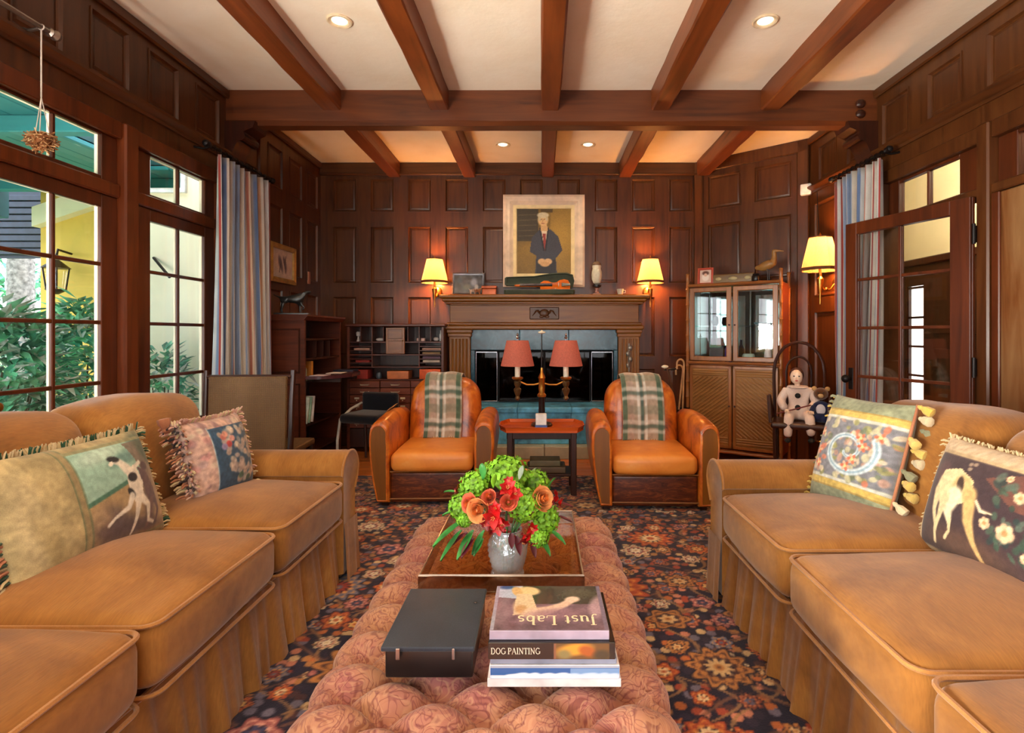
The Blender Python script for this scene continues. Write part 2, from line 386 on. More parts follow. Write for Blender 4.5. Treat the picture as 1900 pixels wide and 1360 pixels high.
def print_mesh(name, cv, pos, mat, parent=None, extra=None):
    """grid whose vertices carry the drawing; pos(U, V) -> arrays x, y, z"""
    h, w = cv.h, cv.w; x, y, z = pos(cv.U, cv.V)
    co = np.stack([x, y, z], -1).reshape(-1, 3)
    ii = np.arange(h*w).reshape(h, w); q = np.stack([ii[:-1,:-1], ii[:-1,1:], ii[1:,1:], ii[1:,:-1]], -1).reshape(-1, 4)
    me = bpy.data.meshes.new(name); me.vertices.add(h*w); me.vertices.foreach_set('co', co.astype(np.float32).ravel())
    n = len(q); me.loops.add(n*4); me.loops.foreach_set('vertex_index', q.astype(np.int32).ravel()); me.polygons.add(n)
    me.polygons.foreach_set('loop_start', np.arange(0, n*4, 4, dtype=np.int32)); me.polygons.foreach_set('loop_total', np.full(n, 4, np.int32))
    me.polygons.foreach_set('use_smooth', [True]*n)
    at = me.color_attributes.new('Col', 'FLOAT_COLOR', 'POINT'); c = np.ones((h*w, 4), np.float32); c[:, :3] = srgb2lin(cv.a).reshape(-1, 3)
    at.data.foreach_set('color', c.ravel()); me.materials.append(mat); me.update(); me.validate()
    o = bpy.data.objects.new(name, me); COL.objects.link(o)
    if parent is not None: o.parent = parent
    return o
VC_CLOTH = m_vc('woven_print', .92, 350, .2)
VC_RUG = m_vc('rug_wool', .95, 160, .15, .1, bstr=.5)
VC_PAINT = m_vc('oil_paint', .45, 90, spec=.4, bstr=.12)
VC_GLOSS = m_vc('glossy_print', .18, 0, spec=.55, coat=.3)
# ------------------------------------------------------------------ the room
XL, XR, YB = -2.48, 2.64, 6.06
def panel_wall(name, label, O, U, length, z1, panels, openings, z0=0.0, mat=None, panelmat=None):
    """front skin with recessed panels; each panel is a piece of its own. O start, U direction; room side is to U's right-hand normal N."""
    U = Vector((*U, 0)).normalized(); N = NRM.get(name, Vector((U.y, -U.x, 0)))
    O = Vector((*O, 0)); root = struct(name, label)
    us = sorted({0, length, *[p[0] for p in panels], *[p[1] for p in panels], *[p[0] for p in openings], *[p[1] for p in openings]})
    zs = sorted({z0, z1, *[p[2] for p in panels], *[p[3] for p in panels], *[p[2] for p in openings], *[p[3] for p in openings]})
    us = [u for u in us if -1e-6 <= u <= length+1e-6]; zs = [z for z in zs if z0-1e-6 <= z <= z1+1e-6]
    holes = panels+openings; b = MB()
    P = lambda u, d, z: tuple(O+U*u+N*d+Vector((0,0,z)))
    for i in range(len(us)-1):
        for j in range(len(zs)-1):
            uc, zc = (us[i]+us[i+1])/2, (zs[j]+zs[j+1])/2
            if any(h[0] < uc < h[1] and h[2] < zc < h[3] for h in holes): continue
            b.add([P(us[i],0,zs[j]),P(us[i+1],0,zs[j]),P(us[i+1],0,zs[j+1]),P(us[i],0,zs[j+1])], [(0,1,2,3)])
    for h in panels:                                     # ogee round each panel
        def ring(e, d): return [P(h[0]+e,d,h[2]+e),P(h[1]-e,d,h[2]+e),P(h[1]-e,d,h[3]-e),P(h[0]+e,d,h[3]-e)]
        b.loft([ring(-.008,.0), ring(-.008,.006), ring(.002,.006), ring(.010,-.010), ring(.022,-.018)], cap=False)
    b.build('panel_framing', mat or WALLW, root, smooth=20)
    cache = {}; Q = U if U.cross(-N).z > 0 else -U; R = Matrix(((Q.x, -N.x, 0), (Q.y, -N.y, 0), (0, 0, 1))).to_euler()
    for h in panels:
        w, hh = round(h[1]-h[0]-.03, 3), round(h[3]-h[2]-.03, 3)
        if (w, hh) not in cache:
            m = MB(); rg = lambda e, d: [(-w/2+e,d,-hh/2+e),(w/2-e,d,-hh/2+e),(w/2-e,d,hh/2-e),(-w/2+e,d,hh/2-e)]
            m.loft([rg(0,.018), rg(.012,.016), rg(.022,.011)], cap=False); m.add(rg(.022,.011), [(0,1,2,3)])
            cache[(w,hh)] = m.mesh('panel', panelmat or WALLW, 20)
        o = bpy.data.objects.new('panel', cache[(w,hh)]); COL.objects.link(o); o.parent = root
        c = O+U*((h[0]+h[1])/2)+N*.002; o.location = (c.x, c.y, (h[2]+h[3])/2); o.rotation_euler = R
    return root
NRM = {'wall_left': Vector((1,0,0)), 'wall_right': Vector((-1,0,0)), 'wall_back': Vector((0,-1,0)), 'wall_corner': Vector((-.641,-.7675,0)).normalized(), 'wall_rear': Vector((0,1,0))}
R3 = [(2.63,2.99),(1.826,2.456),(1.0,1.668),(.2,.86)]
# left wall
pl = []
for c in [2.655-.45*i for i in range(0,13)][::-1]+[3.105,3.545,4.01]: pl.append((c-.135+3, c+.135+3, 2.71, 3.05))
for c in (4.62,5.03,5.45,5.84):
    for (a, b_) in R3: pl.append((c-.13+3, c+.13+3, a, b_))
OPL = [(2.0,3.8,0,2.42),(4.50,6.18,0,2.42),(6.29,7.12,0,2.42)]
panel_wall('wall_left', 'walnut panelled wall pierced by the garden french doors', (XL,-3), (0,1), 9.06, CEIL, pl, OPL)
pr = []
for c in [3.53-.49*i for i in range(0,13)][::-1]+[4.02,4.50,4.97]: pr.append((c-.145+3, c+.145+3, 2.71, 3.02))
pr += [(4.76+3,5.19+3,1.62,2.5),(4.76+3,5.19+3,.22,1.46),(4.28+3,4.62+3,1.62,2.5),(4.28+3,4.62+3,.22,1.46)]
panel_wall('wall_right', 'walnut panelled wall with the open inner door', (XR,-3), (0,1), 8.30, CEIL, pr, [(6.24,7.14,0,2.42),(5.26,6.15,0,2.42)])
pb = []
for i in range(10):
    c = -2.206+.4195*i
    for (a, b_) in R3:
        if -1.05 < c < 1.1 and a < 1.8: b_ = min(b_, 2.456)
        if -1.05 < c < 1.1 and a < 1.7: continue
        pb.append((c-.128-XL, c+.128-XL, a, b_))
panel_wall('wall_back', 'walnut panelled wall behind the fireplace', (XL,YB), (1,0), 1.73-XL, CEIL, pb, [])
L5 = 1.187; pc = []
for (t0, t1) in ((.13,.43),(.553,.857)):
    for (a, b_) in R3: pc.append((t0*L5, t1*L5, a, b_))
panel_wall('wall_corner', 'short angled panelled wall behind the bamboo cabinet', (1.73,YB), (.91,-.76), L5, CEIL, pc, [])
panel_wall('wall_rear', 'panelled wall behind the camera with an added window opening', (XL,-3), (1,0), XR-XL, CEIL, [(.15,.75,.3,2.5),(4.4,4.95,.3,2.5)], [(.85,4.3,.5,2.6)])  # window opening added here to let light in
# floor, ceiling
fl = struct('floor', 'oak plank floor'); MB().box(XL-.1, XR+.1, -3.1, 6.2, -.08, -.012).build('subfloor', PLANKW, fl)
pm = {}
for r in range(15):
    y0 = 4.3+r*.12; x = XL-random.random()*.7
    while x < XR:
        L_ = random.choice((.95,1.25,1.6)); key = L_
        if key not in pm: pm[key] = MB().box(-L_/2+.0015, L_/2-.0015, -.0585, .0585, -.02, 0, .003).mesh('plank', PLANKW)
        o = bpy.data.objects.new('plank', pm[key]); COL.objects.link(o); o.parent = fl; o.location = (x+L_/2, y0+.06, 0); x += L_
ce = struct('ceiling', 'cream plaster ceiling between dark beams'); MB().box(XL-.1, XR+.1, -3.1, 6.2, CEIL, CEIL+.1).build('plaster', PLAST, ce)
# beams: rough-hewn, slightly uneven
def beam(name, label, x0, x1, y0, y1, z0, z1, axis, mat, b=.010, jit=.006, seg=.22):
    lo, hi = (y0, y1) if axis == 'y' else (x0, x1); n = max(2, int((hi-lo)/seg)); rings = []
    a0, a1 = (x0, x1) if axis == 'y' else (y0, y1)
    for i in range(n+1):
        t = lo+(hi-lo)*i/n; j = lambda: random.uniform(-jit, jit)
        e = [(a0+j()*.6, z1), (a0+j()*.6, z0+b+j()), (a0+b+j()*.5, z0+j()*.5), (a1-b+j()*.5, z0+j()*.5), (a1+j()*.6, z0+b+j()), (a1+j()*.6, z1)]
        rings.append([(p, t, z) if axis == 'y' else (t, p, z) for (p, z) in e])
    o = MB().loft(rings).build(name, mat, smooth=25); return tag(o, label, kind='structure')
BX = [-1.646, -.80, .072, .94, 1.80]; WH = ['first','second','third','fourth','fifth']
for i, x in enumerate(BX):
    beam('ceiling_beam', f'{WH[i]} dark oak ceiling beam from the windows, in front of the cross beam', x-.072, x+.072, -3.0, 4.25, 3.01, CEIL+.01, 'y', BEAMY)
    ye = 6.05 if x < 1.7 else 5.98
    beam('ceiling_beam', f'{WH[i]} dark oak ceiling beam from the windows, behind the cross beam', x-.068, x+.068, 4.38, ye, 3.01, CEIL+.01, 'y', BEAMY)
beam('cross_beam', 'heavy oak cross beam carrying the ceiling beams', XL, XR, 4.24, 4.40, 2.90, CEIL+.01, 'x', BEAMX, .03, .006, .3)
# corbels at both ends of the cross beam
for sx_, x in ((1, XL), (-1, XR)):
    b = MB(); prof = [(0,2.62),(.05,2.64),(.07,2.70),(.10,2.76),(.13,2.78),(.15,2.84),(.22,2.87),(.24,2.92),(0,2.92)]
    b.prism([(x+sx_*p, z) for (p, z) in prof], 4.22, 4.42, 'y')
    if sx_ < 0:
        for zz in (2.98,3.06): b.ell((x-.13,4.235,zz), (.04,.02,.035), 10, 6)
    b.tube([(x+sx_*.13,4.21,2.80),(x+sx_*.13,4.43,2.80)], .035, 10)
    tag(b.build('corbel', DARKW), 'carved dark corbel under the cross beam, ' + ('above the striped garden curtain' if sx_ > 0 else 'above the inner door'), kind='structure')
# crown, ledges, casings
def trim(name, label, boxes, mat):
    b = MB()
    for q in boxes: b.box(*q)
    return tag(b.build(name, mat), label, kind='structure')
def ledge(name, label, x, s, y0, y1):
    prof = [(0,2.615),(.014,2.615),(.018,2.635),(.040,2.645),(.058,2.662),(.058,2.678),(.02,2.686),(0,2.69)]
    return tag(MB().prism([(x+s*p, z) for (p, z) in prof], y0, y1, 'y').build(name, WALLH, smooth=20), label, kind='structure')
ledge('trim_1', 'moulded ledge over the garden doors', XL, 1, -3, 4.6); ledge('trim_2', 'moulded ledge over the inner doors', XR, -1, -3, 5.28)
trim('trim_3', 'dark crown board along the top of the fireplace wall', [(XL, 1.76, YB-.035, YB, 3.045, CEIL, .008), (XL, 1.76, YB-.05, YB, 3.03, 3.05, .006)], WALLX)
b = MB(); M5 = Matrix.Translation((1.73,YB,0)) @ Matrix.Rotation(math.atan2(-.76,.91),4,'Z')
b.box(0, L5, -.035, 0, 3.045, CEIL, .008, M5); b.box(0, .10, -.03, .01, 0, CEIL, .01, M5); b.box(L5-.11, L5, -.035, .01, 0, CEIL, .01, M5)
tag(b.build('trim_4', WALLW), 'posts and crown of the angled wall', kind='structure')
trim('trim_5', 'thin crown along the garden wall', [(XL, XL+.03, -3, YB, 3.10, CEIL, .01)], WALLH)
trim('trim_6', 'thin crown along the inner wall', [(XR-.03, XR, -3, 5.3, 3.10, CEIL, .01)], WALLH)
trim('baseboard_back', 'dark baseboard of the fireplace wall', [(XL, 1.73, YB-.03, YB, 0, .16, .008)], WALLX)
trim('baseboard_left', 'dark baseboard past the garden doors', [(XL, XL+.03, 4.14, YB, 0, .16, .008)], WALLH)
CREAMP = m_plain('cream_paint', (236,226,200), .5, var=.03)
b = MB()
for (y0, y1) in ((1.44,1.50),(3.18,3.29),(4.12,4.19)): b.box(XL-.10, XL+.03, y0, y1, 0, 2.5, .01)
for (y0, y1) in ((1.5,3.18),(3.29,4.12)): b.box(XL-.10, XL+.012, y0, y1, 2.40, 2.5, .006); b.box(XL-.09, XL-.0, y0, y1, 2.05, 2.13, .008)
b.box(XL-.10, XL+.03, -1.08, -1.0, 0, 2.5, .01); b.box(XL-.10, XL+.03, .8, .88, 0, 2.5, .01); b.box(XL-.1, XL+.012, -1, .8, 2.40, 2.5); b.box(XL-.09, XL, -1, .8, 2.05, 2.13)
tag(b.build('trim_7', m_wood('door_casing', (52,20,8), (112,54,22), 'z', .32, 1.0)), 'red-brown casings and posts of the garden doors', kind='structure')
b = MB()
for (y0, y1) in ((2.20,2.26),(3.15,3.24),(4.14,4.22)): b.box(XR-.03, XR+.12, y0, y1, 0, 2.5, .01)
for (y0, y1) in ((2.26,3.15),(3.24,4.14)): b.box(XR-.012, XR+.12, y0, y1, 2.40, 2.5, .006); b.box(XR-.015, XR+.11, y0, y1, 2.075, 2.13, .008)
tag(b.build('trim_8', WALLW), 'dark casings of the inner doors', kind='structure')

# ------------------------------------------------------------------ glazed doors and windows
pane_cache = {}
def leaf(name, label, loc, rot, w, z0, z1, gx, rows, cols=2, outer=CREAMP, wood=DOORW, knob=None, mun=.022, thick=.045):
    """local x along the leaf, y = 0 room side .. thick outside"""
    root = struct(name, label, loc); root.rotation_euler = (0, 0, rot)
    def bar(n, x0, x1, za, zb, in_=0.0):
        m = MB(); m.box(x0, x1, in_, thick*.55, za, zb, .004); m.box(x0+.001, x1-.001, thick*.5, thick-in_, za+.001, zb-.001, .003, mi=1)
        m.build(n, [wood, outer], root)
    g0, g1 = gx; bar('stile', 0, g0, z0, z1); bar('stile', g1, w, z0, z1)
    bar('rail', g0-.002, g1+.002, rows[-1], z1); bar('rail', g0-.002, g1+.002, z0, rows[0])
    pw = (g1-g0-mun*(cols-1))/cols
    for c in range(1, cols): bar('muntin', g0+pw*c+mun*(c-1), g0+pw*c+mun*c, rows[0], rows[-1], .006)
    for i in range(1, len(rows)-1): bar('muntin', g0, g1, rows[i]-mun/2, rows[i]+mun/2, .008)
    for c in range(cols):
        for i in range(len(rows)-1):
            x0 = g0+c*(pw+mun); hh = rows[i+1]-rows[i]; key = (round(pw,3), round(hh,3))
            if key not in pane_cache: pane_cache[key] = MB().box(-pw/2-.004, pw/2+.004, -.002, .002, -hh/2-.002, hh/2+.002).mesh('pane', GLASS, 0)
            o = bpy.data.objects.new('pane', pane_cache[key]); COL.objects.link(o); o.parent = root; o.location = (x0+pw/2, thick*.5, (rows[i]+rows[i+1])/2)
    if knob:
        kx, kz, km = knob; m = MB(); m.box(kx-.02, kx+.02, -.006, 0, kz-.09, kz+.09, .004); m.tube([(kx,0,kz),(kx,-.045,kz)], .01, 10); m.ell((kx,-.055,kz), (.026,.022,.026), 12, 8); m.build('knob', km, root)
    return root
RW = [.30, .638, .973, 1.317, 1.65, 1.974]
RT = PI/2
for nm, y0, kn in (('door_1', 1.52, None), ('door_2', 2.37, (.05, .92, BRASS))):
    lab = {'door_1': 'glazed garden door leaf nearest the camera', 'door_2': 'glazed garden door leaf with brass knob, beside the hanging nest'}[nm]
    g = (.11, .695) if nm == 'door_2' else (.11, .70)
    leaf(nm, lab, (XL-.02, y0, 0), RT, .81 if nm == 'door_2' else .84, .01, 2.05, g, RW, knob=kn)
leaf('door_3', 'fixed glazed door leaf next to the striped curtain', (XL-.02, 3.29, 0), RT, .83, .01, 2.05, (.16, .716), RW)
leaf('window_1', 'two pane transom over the garden door behind the hanging nest', (XL-.02, 2.37, 0), RT, .81, 2.13, 2.40, (.11,.695), [2.155,2.385])
leaf('window_2', 'two pane transom over the fixed glazed leaf', (XL-.02, 3.29, 0), RT, .83, 2.13, 2.40, (.16,.716), [2.145,2.39])
leaf('window_3', 'transom nearest the camera over the garden door', (XL-.02, 1.52, 0), RT, .84, 2.13, 2.40, (.11,.70), [2.155,2.385])
leaf('door_4', 'added unseen glazed door leaf for light behind the camera', (XL-.02, -1.0, 0), RT, .9, .01, 2.05, (.11,.79), RW)  # this pair, its transom and the rear window are unseen, added for light
leaf('door_5', 'second added unseen glazed door leaf for light behind the camera', (XL-.02, -.1, 0), RT, .9, .01, 2.05, (.11,.79), RW)
leaf('window_4', 'added unseen transom for light behind the camera', (XL-.02, -1.0, 0), RT, 1.8, 2.13, 2.40, (.11,1.69), [2.155,2.385], cols=4)
leaf('window_5', 'added unseen broad window for light behind the camera', (XL+.85, -3.03, 0), 0, 3.45, .5, 2.6, (.08,3.37), [.6,1.1,1.6,2.1,2.5], cols=6)
# the open inner door: hinged at (2.62, 3.24), swung into the room
hx, hy = XR-.03, 3.24; ang = math.atan2(4.06-hy, 2.34-hx)
dr = leaf('door_6', 'open glazed inner door of dark wood with black knob', (hx, hy, 0), ang, .88, .01, 2.075, (.12,.785), [.30,.60,.94,1.295,1.65,1.985], outer=DOORW, knob=None)
for zz in (.35, 1.05, 1.85):
    m = MB(); m.tube([(-.012,.03,zz-.06),(-.012,.03,zz+.06)], .010, 8); m.box(-.012,.0,-.004,.03,zz-.05,zz+.05); m.build('hinge', IRON, dr)
m = MB(); m.tube([(.83,.045,.92),(.83,.09,.92)], .011, 10); m.ell((.83,.10,.92), (.03,.026,.03), 12, 8); m.box(.81,.85,.042,.05,.84,1.0,.003); m.build('knob', IRON, dr)
leaf('window_6', 'two pane transom over the open inner door', (XR+.03, 4.14, 0), -RT, .90, 2.11, 2.40, (.12,.70), [2.12,2.38], outer=DOORW)
leaf('window_7', 'transom over the plain inner door', (XR+.03, 3.15, 0), -RT, .89, 2.11, 2.40, (.13,.70), [2.14,2.38], outer=DOORW)
# closed plain door nearest on the right
d7 = struct('door_7', 'closed plain wooden door right of the open glazed door')
STREAK = m_wood('streaked_door', (66,34,14), (116,72,38), 'z', .25, .5, (146,112,74))
MB().box(XR-.005, XR+.04, 2.27, 3.14, .01, 2.07, .006).build('door_slab', STREAK, d7)
m = MB(); m.box(XR-.02, XR-.004, 3.085, 3.14, .01, 2.07, .005); m.box(XR-.02, XR-.004, 2.27, 2.33, .01, 2.07, .005); m.build('door_stile', DOORW, d7)
# hallway beyond
HALLC = m_plain('hall_plaster', (232,220,186), .9, var=.03, scale=2)
hall = struct('wall_hallway', 'hallway of cream plaster over dark panelling beyond the inner doors')
b = MB(); b.box(4.3, 4.4, 1.5, 9.1, 2.05, 3.4); b.box(2.76, 4.4, 9.0, 9.1, 0, 3.4); b.box(2.76, 4.4, 1.4, 1.5, 0, 3.4); b.box(2.76, 4.4, 1.4, 9.1, 3.3, 3.4); b.build('plaster', HALLC, hall)
MB().box(2.72, 2.76, 4.3, 9.1, 0, 3.4).build('plaster', HALLC, hall)
MB().box(2.7, 4.4, 1.4, 9.1, -.05, 0).build('hall_floor', PLANKW, hall)
b = MB(); b.box(4.26, 4.3, 1.5, 6.0, 0, 2.05); b.box(4.26,4.3,6.28,9.0,0,2.05); b.box(4.26,4.3,6.0,6.28,0,.45); b.box(4.26,4.3,6.0,6.28,1.8,2.05); b.box(4.22,4.3,1.5,9,2.02,2.10,.01)
for i in range(8): b.box(4.235,4.262,2.0+i*.5,2.34+i*.5,.3,1.1,.012); b.box(4.235,4.262,2.0+i*.5,2.34+i*.5,1.25,1.9,.012)
b.build('wainscot', DARKW, hall)
lw = NT('lit_window'); lw.set(col=(1,1,1,1), emc=(1,.97,.9,1), ems=1.6); LITW = lw.mat
w8 = struct('window_8', 'narrow bright window at the end of the hallway'); MB().box(4.305,4.32,5.98,6.30,.43,1.82).build('pane', LITW, w8)
b = MB()
for zz in (.45,.78,1.11,1.44,1.78): b.box(4.27,4.304,6.0,6.28,zz-.012,zz+.012)
b.box(4.27,4.304,6.0,6.02,.45,1.8); b.box(4.27,4.304,6.26,6.28,.45,1.8); b.build('frame', DARKW, w8)
point('hallway_lamp', (3.5, 5.0, 2.9), 55, (1, .84, .58), .1)
point('hallway_lamp', (3.5, 2.6, 2.7), 10, (1, .80, .55), .1)

# ------------------------------------------------------------------ outside the garden doors
TEAL = m_plain('teal_paint', (52,140,150), .6, var=.05, scale=2); TEALD = m_plain('teal_paint_dark', (24,84,92), .6, var=.05)
YEL = m_plain('yellow_stucco', (226,190,92), .9, var=.05, scale=3); PALE = m_plain('pale_stucco', (250,238,210), .9, var=.04, scale=2)
NAVY = m_plain('dark_siding', (34,44,62), .6); DECK = m_plain('terrace_stone', (186,176,158), .8, scale=5); LAWN = m_plain('lawn', (92,128,60), .95, var=.3, scale=20)
tag(MB().box(-6.2, XL-.12, -6, 12, -.16, -.06).build('terrace_floor', DECK), 'stone terrace outside the garden doors', kind='structure')
tag(MB().box(-60, -6.2, -40, 60, -.3, -.2).build('lawn_ground', LAWN), 'lawn beyond the terrace', kind='structure')
pc_ = struct('porch_ceiling', 'teal painted porch ceiling outside the garden doors')
for i in range(14):
    x1 = XL-.12-i*.22; ye = 4.1 if i < 5 else 5.58
    MB().box(x1-.212, x1, -5, ye, 2.78, 2.82, .006).build('ceiling_board', TEAL, pc_)
MB().box(-5.65, -3.70, -5, 5.6, 2.83, 2.9).build('porch_roof', TEALD, pc_); MB().box(-3.699, XL-.12, -5, 4.1, 2.83, 2.9).build('porch_roof', TEALD, pc_)
for y in (.6, 2.2, 3.8, 5.3): MB().box(-5.6, XL-.12 if y < 4.0 else -3.75, y-.05, y+.05, 2.66, 2.78, .008).build('porch_rafter', TEAL, pc_)
MB().box(-5.7, -5.52, -5, 5.6, 2.45, 2.83, .01).build('porch_lintel', TEALD, pc_)
wg = struct('wall_wing', 'yellow stucco wall of the house wing across the terrace'); MB().box(-5.2, -2.7, 5.6, 5.75, -.1, 4).build('stucco', YEL, wg)
MB().prism([(-5.2,2.35),(-4.0,2.75),(-4.0,2.95),(-5.2,2.55)], 5.5, 5.6, 'y').build('fascia_board', PALE, wg)
wn_ = struct('wall_bay', 'pale sunlit stucco wall just outside the fixed glazed leaf'); MB().box(-3.62, XL-.12, 4.6, 5.4, -.1, 4.2).build('stucco', PALE, wn_)
m = MB(); m.box(-3.35,-3.02,4.57,4.6,2.45,2.85,.005); m.build('window_frame', WHITEP, wn_); MB().box(-3.31,-3.06,4.565,4.575,2.49,2.81).build('pane', MIRROR, wn_)
NAVYS = struct('porch_screen', 'dark slatted screen under the far end of the porch')
for i in range(9): MB().box(-6.4, -5.1, 6.0, 6.03, 2.14+i*.075, 2.20+i*.075, .004).build('slat', NAVY, NAVYS)
MB().box(-6.4,-5.1,6.04,6.07,2.1,2.85).build('backing', NAVY, NAVYS)
def leaf_quad(m, p, L, wd, rx, rz, mi=0):
    M_ = Matrix.Translation(p) @ Matrix.Rotation(rz,4,'Z') @ Matrix.Rotation(rx,4,'Y')
    m.add([(0,0,0),(L*.5,-wd,.02*L),(L,0,-.12*L),(L*.5,wd,.02*L)], [(0,1,2),(0,2,3)], M_, mi)
LEAFA = m_plain('glossy_leaf', (116,184,146), .4, var=.35, scale=6); LEAFB = m_plain('light_leaf', (206,230,196), .45, var=.3, scale=6); LEAFC = m_plain('dark_leaf', (76,144,118), .45, var=.3, scale=6)
STEMM = m_plain('stem_bark', (84,70,48), .8)
def shrub(label, c, rx, rz, n, L=.16, group='shrubs outside the garden doors'):
    t = thing('shrub', label, 'shrub', (c[0], c[1], -.06), 0, group)
    m = MB(); b = MB()
    for i in range(n):
        a = random.uniform(0, 2*PI); e = math.acos(random.uniform(-.6, 1)); r = random.uniform(.55, 1)**.5
        p = (rx*r*math.sin(e)*math.cos(a), rx*r*math.sin(e)*math.sin(a), c[2]+.06+rz*r*math.cos(e))
        leaf_quad(m, p, L*random.uniform(.7,1.3), L*.2, random.uniform(-.9,.7), a+random.uniform(-.9,.9), random.choice((0,0,1,2)))
    for i in range(9):
        a = i*.7; b.tube([(0.05*math.cos(a),.05*math.sin(a),0),(rx*.35*math.cos(a),rx*.35*math.sin(a),c[2]*.6),(rx*.7*math.cos(a),rx*.7*math.sin(a),c[2]+rz*.4)], [.014,.010,.004], 5)
    tag(m.build('foliage', [LEAFA, LEAFB, LEAFC], t, 0), kind='stuff'); b.build('stems', STEMM, t); return t
shrub('broad blue-green shrub behind the leftmost column of door panes', (-3.78, 3.74, .78), .38, .70, 1500)
shrub('dark glossy shrub behind the right column of panes of the knobbed door', (-4.24, 4.98, .78), .33, .80, 1300)
shrub('small leafy plant before the pale wall, seen through the fixed glazed leaf', (-2.98, 4.25, .70), .17, .46, 420, .12)
shrub('tall light shrub far behind the terrace, left of the palm trunk', (-10.4, 10.6, 1.2), .9, 1.5, 900, .28)
t = thing('palm_tree', 'grey ringed palm trunk beyond the terrace', 'tree', (-7.72, 8.0, -.2))
MB().lathe([(.20,0)]+[(.155+.012*(i%2), .15+i*.1) for i in range(46)], 12).build('trunk', m_plain('palm_bark', (120,116,112), .9, var=.3, scale=20), t)
m = MB()
for i in range(16):
    a = i*2*PI/16; 
    for s_ in range(14):
        u = .2+.12*s_; p = (u*math.cos(a), u*math.sin(a), 4.7+.5*math.sin(s_/14*2.2)-.2*(s_/14)**2*3)
        for sg in (-1,1): leaf_quad(m, p, .45, .02, .6, a+sg*1.0)
tag(m.build('fronds', LEAFA, t, 0), kind='stuff')
def lantern(label, loc):
    t = thing('wall_lantern', label, 'lantern', loc, 0, 'lanterns outside')
    m = MB(); m.lathe([(.01,.30),(.03,.27),(.11,.20),(.12,.19)], 8); m.lathe([(.09,-.02),(.07,-.04),(.02,-.07)], 8)
    for k in range(4):
        a = PI/4+k*PI/2; m.tube([(.1*math.cos(a),.1*math.sin(a),.19),(.075*math.cos(a),.075*math.sin(a),-.02)], .008, 5)
    m.tube([(0,.0,.30),(0,.02,.38),(0,.18,.36)], .012, 6); m.build('cage', IRON, t); MB().lathe([(.085,.18),(.065,-.01)], 8, cap=False).build('lantern_glass', GLASS, t); return t
lantern('black lantern on the yellow wing wall outside', (-4.86, 5.4, 1.72))
def garden_chair(label, loc, rot, cm):
    t = thing('garden_chair', label, 'chair', loc, rot, 'garden chairs on the terrace'); wm = m_plain('white_wicker', (206,212,226), .7)
    MB().rbox(.56,.54,.1,.03,2,c=(0,0,.40)).build('seat', cm, t); MB().rbox(.56,.08,.62,.03,2,c=(0,.27,.67)).build('backrest', wm, t)
    for a in (-1,1):
        MB().rbox(.07,.56,.06,.02,2,c=(a*.29,0,.64)).build('armrest', wm, t)
        for y in (-.25,.25): MB().box(a*.29-.02,a*.29+.02,y-.02,y+.02,0,.62,.005).build('leg', wm, t)
garden_chair('whitish wicker garden chair outside the knobbed garden door', (-2.98, 2.95, -.06), 2.6, m_plain('pale_cushion', (200,206,220), .8))
tag(MB().tube([(-3.30,4.59,1.90),(-3.06,4.44,1.72)], .012, 6).build('wall_bracket', IRON), 'thin dark bracket slanting on the pale outside wall', 'bracket')
